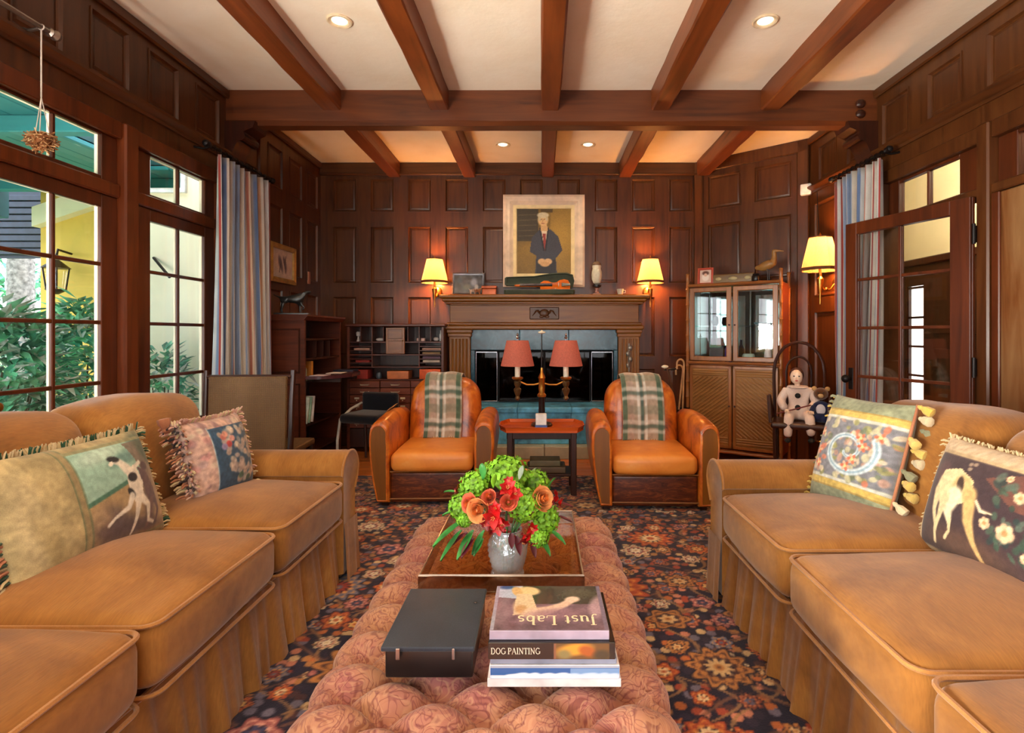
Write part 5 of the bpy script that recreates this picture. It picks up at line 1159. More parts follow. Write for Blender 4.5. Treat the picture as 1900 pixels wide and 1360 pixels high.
for i in range(12): a = i*.6; m.tube([(.016*math.cos(a),.016*math.sin(a),.02),(.03*math.cos(a+.5),.03*math.sin(a+.5),.15),(.08*math.cos(a+.5),.08*math.sin(a+.5),.23)], .0028, 5)
tag(m.build('stems', BSTEM, bq), kind='stuff')
# ------------------------------------------------------------------ lamps on the walls
SHY = m_shade('lit_parchment', (168,130,96), (1.0,.60,.24), .22); TRIMB = m_plain('shade_braid', (96,58,20), .8)
BULB = NT('bulb'); BULB.set(col=(1,.8,.5,1), emc=(1,.62,.25,1), ems=14); BULB = BULB.mat
def sconce(label, X, Y, zc, out, s, power):
    """X, Y under the shade; out = direction from the shade back to the wall"""
    t = thing('wall_lamp', label, 'lamp', (X, Y, zc), 0, 'brass wall lamps with lit shades'); o = Vector((*out, 0))
    b = MB(); b.lathe([(.145*s,-.135*s),(.147*s,-.132*s),(.085*s,.128*s),(.083*s,.130*s)], 8 if s > 1.05 else 24, cap=False); sh = b.build('lamp_shade', SHY, t, 30)
    MB().lathe([(.1485*s,-.136*s),(.1485*s,-.112*s),(.139*s,-.112*s),(.139*s,-.136*s)], 8 if s > 1.05 else 24, cap=False).build('lower_braid', TRIMB, sh, 30)
    MB().lathe([(.086*s,.118*s),(.0855*s,.131*s),(.082*s,.131*s)], 8 if s > 1.05 else 24, cap=False).build('upper_braid', TRIMB, sh, 30)
    b = MB(); b.tube([(0,0,-.30*s),(0,0,-.20*s)], .006, 8); b.lathe([(.004,-.40*s),(.008,-.36*s),(.006,-.32*s),(.016,-.29*s),(.022,-.25*s),(.03,-.20*s),(.012,-.18*s),(.012,-.10*s),(.004,.0),(.004,.13*s),(.010,.145*s),(.003,.165*s)], 12); b.build('stem', BRASS, t)
    d = o.length; u = o.normalized(); P_ = lambda k_, z: tuple(u*(d*k_)+Vector((0,0,z*s)))
    b = MB(); b.tube([P_(0,-.24),P_(.25,-.29),P_(.6,-.28),P_(.9,-.22)], .009, 8); b.ell(P_(.35,-.28), .016, 10, 6); b.build('arm', BRASS, t)
    M_ = Matrix.Translation(P_(.985,-.22)) @ u.to_track_quat('Z','Y').to_matrix().to_4x4(); MB().lathe([(.028,-.035),(.05,-.02),(.055,-.004),(.055,0)], 16, M=M_).build('wall_plate', BRASS, t)
    MB().ell((0,0,-.02), (.022,.022,.03), 10, 8).build('bulb', BULB, t)
    point('lamp_glow', (X+u.x*.02, Y+u.y*.02, zc+.07*s), power, LAMP, .03); point('lamp_glow', (X+u.x*.03, Y+u.y*.03, zc-.10*s), power, LAMP, .03)
sconce('lit brass wall lamp left of the mantel, above the writing desk', -1.165, 5.90, 1.945, (0,.155), 1.0, 26)
sconce('lit brass wall lamp right of the mantel, nearest the bamboo cabinet', 1.195, 5.90, 1.945, (0,.155), 1.0, 26)
sconce('larger lit brass wall lamp beside the striped curtain of the inner door', 2.475, 4.78, 1.965, (.16,0), 1.13, 28)
EMD = NT('downlight_lens'); EMD.set(col=(1,1,1,1), emc=(1,.84,.62,1), ems=2.2); EMD = EMD.mat
for i, (x, y) in enumerate(((-1.234,3.30),(1.373,3.30),(-.387,5.45),(.474,5.45))):
    t = thing('recessed_light', ['recessed ceiling light between the first and second beams in front of the cross beam','recessed ceiling light between the fourth and fifth beams in front of the cross beam','recessed ceiling light left of the middle beam beyond the cross beam','recessed ceiling light right of the middle beam beyond the cross beam'][i], 'light', (x, y, CEIL), 0, 'recessed ceiling lights')
    MB().lathe([(.052,-.0),(.075,-.001),(.078,-.006),(.07,-.011),(.055,-.008),(.046,.0)], 24, cap=False).build('trim_ring', m_plain('cream_ring', (226,206,170), .5), t); MB().lathe([(.002,-.012),(.032,-.010),(.046,-.003)], 20).build('lens', EMD, t)
# ------------------------------------------------------------------ mantel pieces
t = thing('portrait', 'framed oil portrait of a standing man in dark suit above the mantel', 'painting', (.031, 6.05, 2.29)); w, h = .91, 1.03
FRM = m_plain('cream_gilt_frame', (230,206,180), .5, var=.08, scale=8); FRI = m_plain('pale_liner', (240,216,160), .5, var=.05)
prof = [(0,0),(0,.045),(.025,.06),(.05,.05),(.075,.055),(.10,.035),(.112,.03),(.112,0)]
def frame_rings(m, w, h, prof, mi=0):
    rings = []
    for (sx_, sz_) in ((-1,-1),(1,-1),(1,1),(-1,1)): rings.append([(sx_*(w/2-e), -d, sz_*(h/2-e)) for (e, d) in prof])
    m.loft(rings, wrap=True, mi=mi)
m = MB(); frame_rings(m, w, h, prof); m.build('frame', FRM, t, 25); m = MB(); frame_rings(m, w-.222, h-.222, [(0,0),(0,.03),(.035,.026),(.042,.018),(.042,0)]); m.build('liner', FRI, t, 25)
cv = Canvas(88, 128, (128,100,40), .69); cv.grain(.2, 5, 1); cv.rect(.62,1,0,1,(166,130,52),.7); cv.rect(0,.4,.5,1,(52,46,36),.85); cv.ell(.15,.25,.2,.2,(150,116,40),0,.9,.6); cv.ell(.8,.6,.14,.3,(190,150,60),0,.9,.5)
for i in range(5): cv.line([(.04,.58+.08*i),(.36,.59+.08*i)], .006, (110,96,70), .5)
cv.rect(.44,.66,.94,1,(92,70,30)); cv.poly([(.34,.0),(.36,.28),(.24,.34),(.28,.56),(.42,.68),(.62,.68),(.76,.58),(.84,.36),(.72,.24),(.74,0)], (58,60,72)); cv.poly([(.36,0),(.36,.22),(.72,.22),(.72,0)], (40,40,44)); cv.ell(.66,.5,.06,.14,(58,58,66),10,.8,.6)
cv.poly([(.43,.70),(.56,.70),(.54,.42),(.50,.36)], (226,206,176)); cv.poly([(.48,.62),(.535,.62),(.53,.36),(.51,.34),(.49,.38)], (150,58,50)); cv.line([(.43,.70),(.50,.36)], .010, (34,34,40)); cv.line([(.58,.70),(.53,.36)], .010, (34,34,40))
cv.poly([(.44,.66),(.57,.66),(.56,.76),(.45,.76)], (214,170,116)); cv.ell(.485,.83,.068,.095,(228,186,130),0,.25); cv.ell(.485,.90,.074,.045,(220,206,170),0,.3); cv.ell(.42,.85,.014,.04,(206,190,150),0,.4); cv.ell(.55,.85,.014,.04,(206,190,150),0,.4)
for u in (.455,.51): cv.ell(u,.835,.010,.007,(90,64,44),0,.5)
cv.line([(.483,.83),(.478,.80)], .006, (196,146,96)); cv.line([(.462,.775),(.505,.775)], .005, (160,90,70)); cv.ell(.46,.19,.05,.045,(224,182,130),20,.3); cv.ell(.58,.19,.05,.045,(224,182,130),-20,.3); cv.ell(.52,.15,.06,.04,(216,170,116),0,.3)
print_mesh('canvas', cv, lambda U,V: (-.305+.61*U, -.016+0*U, -.365+.73*V), VC_PAINT, t); MB().box(-.31,.31,-.012,0,-.37,.37).build('backing', DARKW, t)
# violin in its open case, leaning open toward the room
MZ = 1.6755
vc = thing('violin_case', 'open dark green violin case lying along the mantel before the portrait', 'case', (-.02, 5.838, MZ)); CASE = m_plain('case_cloth', (62,70,52), .7); CASEL = m_plain('case_lining', (44,38,30), .9); CASEG = m_plain('case_edge', (140,136,120), .5)
out = [(-.38,-.035),(-.36,-.05),(-.05,-.06),(.06,-.085),(.16,-.10),(.30,-.105),(.37,-.07),(.385,0),(.37,.07),(.30,.095),(.16,.09),(.06,.075),(-.05,.055),(-.36,.045),(-.38,.03)]
ins = [(x*.965+.004, y*.86) for x, y in out]
b = MB(); b.loft([[(x*.97,y*.9,0) for x,y in out],[(x,y,.012) for x,y in out],[(x,y,.052) for x,y in out],[(x,y,.052) for x,y in ins],[(x,y,.02) for x,y in ins]]); b.build('tray_half', CASE, vc)
b = MB(); b.loft([[(x,y,.049) for x,y in out],[(x*1.006,y*1.02,.052) for x,y in out],[(x,y,.0545) for x,y in ins]], cap=False); b.build('rim_trim', CASEG, vc)
lid = MB()
Ml = Matrix.Translation((0,.070,.056)) @ Matrix.Rotation(math.radians(82),4,'X') @ Matrix.Translation((0,.105,0))
lid.loft([[(x*.97,y*.9,-.045) for x,y in out],[(x,y,-.03) for x,y in out],[(x,y,0) for x,y in out],[(x,y,0) for x,y in ins],[(x,y,-.028) for x,y in ins]], M=Ml); lid.build('lid', CASE, vc)
vi = thing('violin', 'glossy orange violin resting in the open case', 'violin', (.14, 5.822, MZ+.078), (math.radians(56), 0, 0)); VAR = m_wood('violin_varnish', (176,62,12), (232,118,34), 'x', .15, 2, coat=.5)
vo_ = [(-.165,.0),(-.16,.045),(-.12,.078),(-.07,.074),(-.035,.052),(.0,.047),(.035,.056),(.07,.088),(.12,.10),(.165,.085),(.185,.035),(.188,0)]
vo_ = vo_+[(x,-y) for x,y in reversed(vo_[1:-1])]; vo_ = [(x*.92,y*.92) for x,y in vo_]
b = MB(); b.loft([[(x*.97,y*.96,.0) for x,y in vo_],[(x,y,.004) for x,y in vo_],[(x*.985,y*.98,.004) for x,y in vo_],[(x*.985,y*.98,.030) for x,y in vo_],[(x,y,.030) for x,y in vo_],[(x*.97,y*.96,.034) for x,y in vo_],[(x*.6,y*.6,.043) for x,y in vo_]]); b.build('body', VAR, vi)
b = MB(); b.prism([(-.37,-.011),(-.14,-.013),(-.14,.013),(-.37,.011)], .028, .042); b.build('neck', VAR, vi); MB().prism([(-.37,-.011),(-.02,-.018),(-.02,.018),(-.37,.011)], .0421, .050).build('fingerboard', BLACK, vi)
b = MB(); b.ell((-.40,0,.034), (.03,.012,.014), 10, 6); b.tube([(-.37,0,.034),(-.40,0,.034)], .012, 8); b.build('scroll', VAR, vi)
MB().prism([(.08,-.022),(.17,-.012),(.17,.012),(.08,.022)], .046, .054).build('tailpiece', BLACK, vi); MB().box(.045,.050,-.022,.022,.040,.062,.001).build('bridge', IVORY, vi)
for y in (-.009,-.003,.003,.009): MB().tube([(-.37,y*.7,.052),(.047,y,.064),(.09,y,.056)], .0007, 4).build('string', CHROME, vi)
# silver framed picture, figures, copper box, carved ornament, cup
t = thing('silver_picture', 'wide dark silver framed photograph at the left end of the mantel', 'picture', (-.80, 5.92, MZ), (-.12, 0, .05)); m = MB()
frame_rings(m, .36, .25, [(0,0),(0,.012),(.012,.018),(.025,.012),(.025,0)]); m.build('frame', m_plain('dull_silver', (110,110,116), .35, .8), t, loc=(0,0,.126))
cv = Canvas(60, 40, (60,64,70), 1.5); cv.grain(.4, 9, 3); cv.ell(.7,.6,.16,.2,(150,160,174),0,.8); cv.ell(.45,.35,.2,.14,(96,100,90),0,.8); cv.ell(.2,.7,.15,.15,(50,66,80),0,.8); cv.ell(.78,.35,.1,.14,(176,176,176),0,.7)
print_mesh('photograph', cv, lambda U,V: (-.158+.316*U, -.004+0*U, .022+.208*V), VC_GLOSS, t); MB().box(-.16,.16,-.002,.0,.02,.23).build('backing', BLACK, t)
def skin(name, pts, edges, mat, parent, sub=2):
    me = bpy.data.meshes.new(name); me.from_pydata([p[:3] for p in pts], edges, []); me.materials.append(mat)
    o = bpy.data.objects.new(name, me); COL.objects.link(o); o.parent = parent; md = o.modifiers.new('skin', 'SKIN'); md.use_smooth_shade = True
    sv = me.skin_vertices[0].data
    for i, p in enumerate(pts): r = p[3]; sv[i].radius = r if isinstance(r, tuple) else (r, r)
    sv[0].use_root = True; s_ = o.modifiers.new('smooth', 'SUBSURF'); s_.levels = sub; s_.render_levels = sub; return o
CHN = m_plain('figurine_glaze', (176,160,150), .3); CHB = m_plain('figurine_brown', (150,96,60), .35)
for i, (x, mt, lb) in enumerate(((-.735,CHN,'pale little standing dog figurine before the silver picture'),(-.685,CHB,'brown little standing dog figurine before the silver picture'))):
    t = thing('dog_figurine', lb, 'figurine', (x, 5.80, MZ), .4, 'little dogs on the mantel'); s_ = .9
    skin('body', [(0,0,.042,.013),(-.022,0,.043,.013),(.022,0,.045,.014),(.032,0,.060,.009),(.040,0,.066,.010),(.055,0,.062,.005),(-.022,.008,.02,.005),(-.022,.008,.004,.005),(-.022,-.008,.02,.005),(-.022,-.008,.004,.005),(.022,.008,.02,.005),(.022,.008,.004,.005),(.022,-.008,.02,.005),(.022,-.008,.004,.005),(-.036,0,.052,.003),(-.046,0,.064,.002)],
         [(0,1),(0,2),(2,3),(3,4),(4,5),(1,6),(6,7),(1,8),(8,9),(2,10),(10,11),(2,12),(12,13),(1,14),(14,15)], mt, t, 2)
t = thing('copper_box', 'low reddish copper box between the silver picture and the violin case', 'box', (-.565, 5.90, MZ)); COP = m_plain('red_copper', (176,84,36), .35, .3)
MB().rbox(.155,.11,.07,.008,2,None,(0,0,.0355)).build('box_body', COP, t); MB().rbox(.165,.12,.03,.008,2,None,(0,0,.086)).build('lid', COP, t)
t = thing('carved_ornament', 'white oval carved ornament with brown top on a small dark stand', 'ornament', (.605, 5.86, MZ))
MB().lathe([(.045,0),(.045,.012),(.02,.03),(.016,.06),(.022,.075)], 14).build('stand', m_plain('pink_marble', (176,130,116), .35), t); MB().lathe([(.02,.075),(.05,.09),(.05,.108),(.03,.112)], 14).build('socket', BLACK, t)
b = MB(); b.lathe([(.010,.112),(.038,.13),(.054,.17),(.058,.215),(.054,.255),(.046,.285),(.05,.31),(.046,.335),(.026,.352),(.006,.357)], 18); b.ell((.012,-.045,.22), (.026,.02,.06), 10, 8); o = b.build('carved_body', IVORY, t)
MB().lathe([(.047,.318),(.050,.325),(.046,.342),(.028,.360),(.006,.366)], 18).build('brown_cap', m_plain('brown_cap', (120,90,66), .5), t)
t = thing('small_cup', 'small pale cup at the right of the carved white ornament', 'cup', (.86, 5.86, MZ)); b = MB(); b.lathe([(.02,0),(.026,.006),(.032,.03),(.038,.065),(.035,.065),(.029,.03),(.01,.01)], 16); b.build('cup_body', m_plain('pale_china', (206,200,180), .3), t)
b = MB(); b.tube([(.034,0,.052),(.056,0,.05),(.056,0,.026),(.031,0,.022)], .004, 6); b.build('handle', m_plain('pale_china_handle', (206,200,180), .3), t)
# ------------------------------------------------------------------ writing desk of pigeonholes on the back wall
wd_ = thing('writing_desk', 'dark mahogany desk of pigeonholes and small drawers left of the fireplace', 'desk', (-1.545, 6.02, 0)); DX, DD = .515, .31
b = MB(); b.box(-DX,-DX+.03,-DD,0,0,1.33,.004); b.build('side_panel', DESKW, wd_); MB().box(DX-.03,DX,-DD,0,0,1.33,.004).build('side_panel', DESKW, wd_)
MB().box(-DX-.02,DX+.02,-DD-.02,0,1.33,1.36,.008).build('top_board', DESKW, wd_); MB().box(-DX,DX,-.012,0,.05,1.33).build('back_panel', DARKW, wd_)
for z in (1.165,1.03,.90,.765): MB().box(-DX+.03,DX-.03,-DD+.01,-.012,z-.007,z+.007,.002).build('shelf', DESKW, wd_)
for x in (-.25,.25): MB().box(x-.006,x+.006,-DD+.01,-.012,.905,1.33,.002).build('divider', DESKW, wd_)
for x in (-.37,.37,-.13,.13):
    MB().box(x-.005,x+.005,-DD+.012,-.012,1.172,1.33,.002).build('divider', DESKW, wd_)
for z in (.945,.985,1.075,1.12):
    for s_ in (-1,1): MB().box(s_*.256,s_*(DX-.03),-DD+.015,-.012,z-.004,z+.004).build('shelf', DESKW, wd_)
o = MB().box(-.10,.10,-DD-.004,-DD+.012,1.04,1.32,.004).build('door', m_wood('burr_door', (92,48,16), (140,84,34), 'z', .3, 1.4), wd_)
b = MB(); b.box(-.075,.075,-DD-.008,-DD-.003,1.20,1.30,.004); b.build('door_panel', m_wood('burr_panel', (92,48,16), (140,84,34), 'x', .3, 1.4), o); MB().box(-.075,.075,-DD-.008,-DD-.003,1.06,1.18,.004).build('door_panel', m_wood('burr_panel2', (92,48,16), (140,84,34), 'x', .3, 1.4), o); MB().ell((.08,-DD-.012,1.18), .008, 8, 6).build('knob', BRASS, o)
dm = {}; cw = (2*DX-.06)/3; PULL = m_plain('label_holder', (206,190,160), .4, .2)
DRW = m_wood('drawer_front', (74,32,20), (130,68,44), 'x', .32, 1.4)
def drawer(x0, x1, z0, z1, small):
    o = MB().box(x0+.003,x1-.003,-DD-.006,-DD+.05,z0+.003,z1-.003,.004).build('drawer', DRW, wd_); xc = (x0+x1)/2; zc = (z0+z1)/2
    b = MB()
    if small: b.box(xc-.026,xc+.026,-DD-.014,-DD-.005,zc-.002,zc+.020,.003); b.ell((xc,-DD-.016,zc-.014), .007, 8, 6)
    else: b.tube([(xc-.045,-DD-.006,zc),(xc-.04,-DD-.022,zc-.006),(xc+.04,-DD-.022,zc-.006),(xc+.045,-DD-.006,zc)], .004, 6)
    b.build('pull', PULL, o)
for c in range(3):
    x0 = -DX+.03+c*cw; z = .757
    for hh_ in (.075,.075): drawer(x0, x0+cw, z-hh_, z, False); z -= hh_
    for r in range(4):
        for s_ in range(2): drawer(x0+s_*cw/2, x0+(s_+1)*cw/2, z-.088, z, True)
        z -= .088
MB().box(-DX+.03,DX-.03,-DD+.005,-.02,.05,.252,.004).build('plinth_panel', DARKW, wd_)
PAP = [m_plain('old_paper', (170,130,112), .8), m_plain('buff_paper', (150,120,84), .8), m_plain('pale_paper', (206,190,170), .8), m_plain('mauve_paper', (112,86,100), .8), m_plain('red_card', (150,40,28), .7)]
pk = 0
pack = [(.375,1.079,0,'pink',.20),(.372,1.034,1,'buff',.19),(.375,.989,3,'mauve',.19),(-.37,1.079,0,'pink',.17),(-.36,.949,4,'red',.15),(.372,.949,2,'cream',.18)]
POSN = ['in the upper pigeonhole at the right of the desk','in the second pigeonhole at the right of the desk','in the third pigeonhole at the right of the desk','in the upper pigeonhole at the left of the desk','in a low pigeonhole at the left of the desk','in the lowest pigeonhole at the right of the desk']
for (q, (x, z, mi, cn, w_)) in enumerate(pack):
    tag(MB().rbox(w_,.16,.024,.004,2,None,(-1.545+x,5.83,z+.0125)).build('letter_bundle', PAP[mi]), f'{cn} bundle of letters {POSN[q]}', 'papers', 'letter bundles in the pigeonholes')
for (x, w_, h_, mt, lb, nm, ct) in ((-.38,.16,.10,PAP[4],'dark red box on the lowest open shelf of the writing desk','card_box','box'),(.02,.23,.085,m_plain('tan_binding', (196,112,60), .5),'tan bound book lying in the middle of the lowest open shelf','book','book'),(.362,.225,.105,m_plain('orange_card', (226,92,26), .5),'bright orange box at the right end of the lowest open shelf','card_box','box'),(-.20,.06,.07,m_plain('grey_pot', (84,92,100), .4),'small grey pot between the red box and the tan book','pot','pot')):
    o = MB()
    if nm == 'pot': o.lathe([(.022,0),(.03,.02),(.028,.05),(.02,.065),(.026,.072)], 12, (-1.545+x,5.80,.7726))
    else: o.rbox(w_,.18,h_,.006,2,None,(-1.545+x,5.82,.7726+h_/2))
    tag(o.build(nm, mt), lb, ct)
def bottle(label, x, y, z, r, h, mat, cat='bottle', nm='bottle'):
    return tag(MB().lathe([(r,0),(r,h*.6),(r*.45,h*.75),(r*.4,h*.95),(r*.5,h)], 12, (x,y,z)).build(nm, mat), label, cat)
PALEI = m_plain('pale_trinket', (206,196,190), .4)
tag(MB().lathe([(.022,0),(.012,.02),(.008,.05),(.02,.06),(.026,.09),(.014,.105)], 12, (-1.545-.435,5.84,1.1726)).build('goblet', PALEI), 'little pale goblet in the top left pigeonhole of the writing desk', 'cup')
tag(MB().ell((-1.545-.19,5.82,1.1916), (.05,.03,.0185), 12, 8).build('shell', PALEI), 'pale shell in the pigeonhole left of the small door', 'shell')
tag(MB().rbox(.09,.07,.035,.008,2,None,(-1.545+.25,5.82,1.1905)).build('soap_box', m_plain('pinkish_box', (206,170,160), .5)), 'pinkish little box in the pigeonhole right of the small door', 'box')
tag(MB().ell((-1.545+.41,5.82,1.1956), (.03,.022,.0225), 12, 8).build('shell', PALEI), 'round pale shell in the top right pigeonhole', 'shell')
bottle('slim white bottle in the top right pigeonhole', -1.545+.458, 5.83, 1.1726, .012, .12, WHITEP)
# ------------------------------------------------------------------ bureau along the garden wall
bu = thing('bureau', 'tall dark bureau with moulded cornice along the garden wall past the curtain', 'bureau', (-2.445, 4.80, 0)); BD, BL = .34, .88
o = MB().box(0,BD,0,.03,0,1.38,.005).build('side_panel', DESKW, bu); b = MB(); frame_rings(b, BD-.06, .40, [(0,0),(0,.006),(.016,.002),(.016,-.002)]); b.build('side_moulding', DARKW, o, loc=(BD/2-.01,.0,1.10)); b = MB(); frame_rings(b, BD-.06, .70, [(0,0),(0,.006),(.016,.002),(.016,-.002)]); b.build('side_moulding', DARKW, o, loc=(BD/2-.01,.0,.46))
MB().box(0,BD,BL-.03,BL,0,1.38,.005).build('side_panel', DESKW, bu); MB().box(0,.012,0,BL,.05,1.38).build('back_panel', DARKW, bu)
b = MB(); b.prism([(-.01,1.375),(BD+.005,1.375),(BD+.02,1.395),(BD+.035,1.41),(BD+.035,1.425),(-.01,1.425)], -.03, BL+.02, 'y'); b.build('cornice', DESKW, bu)
for z in (.16,.42,.82,1.02,1.20): MB().box(.012,BD-.01,.03,BL-.03,z-.008,z+.008,.002).build('shelf', DARKW, bu)
for y in (.28,.44,.60): MB().box(.012,BD-.012,y-.005,y+.005,1.028,1.19,.002).build('divider', DARKW, bu)
def dt(): 
    out = [(BD-.02,.01)]+[(BD+.06+.25*math.sin(math.radians(a)), .44-.43*math.cos(math.radians(a))) for a in range(0,181,15)]+[(BD-.02,BL-.01)]; return out
MB().prism(dt(), .845, .872).build('writing_leaf', m_plain('plum_leather_leaf', (74,40,46), .25), bu)
b = MB(); b.box(BD-.03,BD+.24,.22,.24,.80,.843,.003); b.build('leaf_support', DARKW, bu); MB().box(BD-.03,BD+.24,.64,.66,.80,.843,.003).build('leaf_support', DARKW, bu)
bx, by = -2.445, 4.80
tag(MB().rbox(.13,.17,.003,.001,1,None,(bx+.42,by+.14,.8737)).build('paper_sheet', m_plain('lilac_paper', (206,196,214), .7)), 'pale sheet of paper at the near edge of the writing leaf', 'paper')
tag(MB().rbox(.14,.19,.003,.001,1,None,(bx+.45,by+.46,.8737)).build('paper_sheet', WHITEP), 'white sheet of paper in the middle of the writing leaf', 'paper')
t = thing('blotter', 'dark navy blotter pad at the far side of the writing leaf', 'blotter', (bx+.46, by+.68, .8722)); MB().rbox(.20,.16,.02,.004,1,None,(0,0,.0101)).build('pad', m_plain('navy_pad', (26,26,44), .4), t)
bottle('slim green bottle with white cap inside the bureau', bx+.27, by+.16, .8285, .018, .16, m_plain('green_bottle', (150,170,150), .3))
tag(MB().rbox(.20,.035,.17,.004,1,None,(bx+.21,by+.235,.914)).build('book', m_plain('ochre_board', (176,112,30), .6)), 'ochre book standing upright inside the bureau', 'book')
for q, (y, c, tl) in enumerate(((.07,(206,226,220),.25),(.13,(150,190,170),.22),(.19,(226,226,226),.2))):
    tag(MB().rbox(.22,.018,.24,.003,1,None).build('magazine', m_plain(f'magazine_cover_{q}', c, .3), None, 35, (bx+.22,by+y+.03,.555), (-tl,0,0)), ['pale blue magazine leaning nearest in the lower bureau shelf','green magazine leaning in the middle of the lower bureau shelf','white magazine leaning farthest in the lower bureau shelf'][q], 'magazine', 'magazines in the bureau')
BRZ = m_plain('dark_bronze', (64,66,66), .35, .7)
hs = thing('dog_sculpture', 'dark bronze sculpture of a pointing hound on top of the bureau', 'sculpture', (-2.30, 4.98, 1.4255), .25)
MB().rbox(.30,.10,.02,.005,2,None,(0,0,.0105)).build('base', BRZ, hs)
skin('hound', [(0,0,.15,.032),(-.07,0,.145,.030),(.06,0,.16,.036),(.10,0,.195,.02),(.125,0,.225,.022),(.165,0,.215,.011),(-.085,.018,.09,.014),(-.10,.018,.05,.009),(-.09,.018,.022,.009),(-.075,-.018,.09,.014),(-.085,-.018,.05,.009),(-.075,-.018,.022,.009),(.065,.018,.09,.012),(.065,.018,.022,.009),(.085,-.018,.095,.012),(.11,-.018,.07,.008),(.09,-.018,.05,.007),(-.11,0,.165,.008),(-.16,0,.19,.004),(.115,.02,.21,.008),(.115,-.02,.21,.008)],
     [(0,1),(0,2),(2,3),(3,4),(4,5),(1,6),(6,7),(7,8),(1,9),(9,10),(10,11),(2,12),(12,13),(2,14),(14,15),(15,16),(1,17),(17,18),(4,19),(4,20)], BRZ, hs, 2)
t = thing('framed_drawing', 'small gilt framed ink drawing on the garden wall above the bureau', 'picture', (XL+.022, 5.12, 1.915), PI/2); m = MB(); frame_rings(m, .50, .36, [(0,-.01),(0,.02),(.02,.028),(.045,.018),(.045,-.01)]); m.build('frame', GOLD, t, 25)
cv = Canvas(60, 44, (222,206,190), 1.4); cv.grain(.06, 8, 1)
for (u, v, rx, ry) in ((.38,.55,.09,.22),(.46,.45,.07,.26),(.64,.5,.08,.25),(.58,.62,.06,.14)): cv.ell(u, v, rx, ry, (96,84,96), 15, .8, .8)
cv.line([(.36,.2),(.42,.5)], .02, (70,60,70)); cv.line([(.66,.2),(.62,.5),(.68,.8)], .02, (70,60,70))
print_mesh('drawing', cv, lambda U,V: (-.205+.41*U, .0+0*U, -.135+.27*V), VC_PAINT, t)
tag(MB().rbox(.012,.05,.13,.004,2,None,(XL+.0065,5.74,1.85)).build('switch_plate', m_plain('copper_plate', (190,130,100), .35, .4)), 'small coppery switch plate on the garden wall near the corner', 'switch')
# cane backed chair and blue desk chair
CANE = NT('woven_cane'); v_ = CANE.coords((1,1,1)); w1 = CANE.n('ShaderNodeTexWave'); w1.bands_direction = 'X'; w1.inputs['Scale'].default_value = 42; w1.inputs['Distortion'].default_value = 1.5; CANE.l(v_, w1.inputs['Vector']); w2 = CANE.n('ShaderNodeTexWave'); w2.bands_direction = 'Z'; w2.inputs['Scale'].default_value = 42; w2.inputs['Distortion'].default_value = 1.5; CANE.l(v_, w2.inputs['Vector'])
mm_ = CANE.n('ShaderNodeMath', operation='MULTIPLY'); CANE.l(w1.outputs[1], mm_.inputs[0]); CANE.l(w2.outputs[1], mm_.inputs[1]); nn_ = CANE.noise(v_, 4, 3); ad = CANE.n('ShaderNodeMath', operation='MULTIPLY_ADD'); CANE.l(nn_, ad.inputs[0]); ad.inputs[1].default_value = .6; CANE.l(mm_.outputs[0], ad.inputs[2])
CANE.l(CANE.ramp(ad.outputs[0], [(.2, (60,40,18)), (.6, (104,74,38)), (1.0, (140,106,64))]), CANE.b.inputs['Base Color']); CANE.set(rough=.6); CANE.bump(mm_.outputs[0], .5, .004); CANE = CANE.mat
ch = thing('cane_chair', 'cane-backed chair with dark posts behind the sofa, before the curtain', 'chair', (-1.93, 3.55, 0), .06)
MB().rbox(.50,.03,.60,.01,(4,1,4),lambda x,y,z: (x, y-.02*math.cos(x*5)+.04*z, z),(0,.0,.67)).build('cane_back', CANE, ch)
for s_ in (-1,1): MB().tube([(s_*.275,.42 if False else .0,.0),(s_*.275,-.01,.45),(s_*.275,.012,.80),(s_*.28,.03,1.01)], [.017,.019,.018,.016], 10).build('back_post', DARKW, ch); MB().tube([(s_*.25,.46,0),(s_*.25,.45,.44)], .018, 10).build('leg', DARKW, ch); MB().tube([(s_*.262,0,.25),(s_*.25,.455,.25)], .010, 8).build('stretcher', DARKW, ch)
b = MB(); b.tube([(-.27,-.012,.37),(.27,-.012,.37)], .014, 8); b.build('back_rail', DARKW, ch); MB().tube([(-.27,.022,.968),(.27,.022,.968)], .014, 8).build('back_rail', DARKW, ch); MB().rbox(.54,.47,.05,.02,3,None,(0,.235,.455)).build('seat', CANE, ch)
ch = thing('desk_chair', 'dark navy desk chair with a pale bentwood leg in front of the pigeonhole desk', 'chair', (-1.66, 5.22, 0), -.3); NVY = m_fabric('navy_cloth', (9,11,20), (16,20,32))
MB().rbox(.42,.40,.09,.04,3,None,(0,0,.45)).build('seat', NVY, ch); MB().rbox(.40,.07,.22,.03,3,None,(0,.18,.56)).build('backrest', NVY, ch); PALL = m_plain('pale_bentwood', (170,166,160), .35)
for s_ in (-1,1): MB().tube([(s_*.20,-.22,.02),(s_*.215,-.20,.25),(s_*.215,-.16,.44),(s_*.21,.0,.52),(s_*.205,.16,.56)], .013, 8).build('leg', PALL if s_ < 0 else DARKW, ch); MB().tube([(s_*.18,.20,.0),(s_*.18,.18,.42)], .015, 8).build('leg', DARKW, ch)
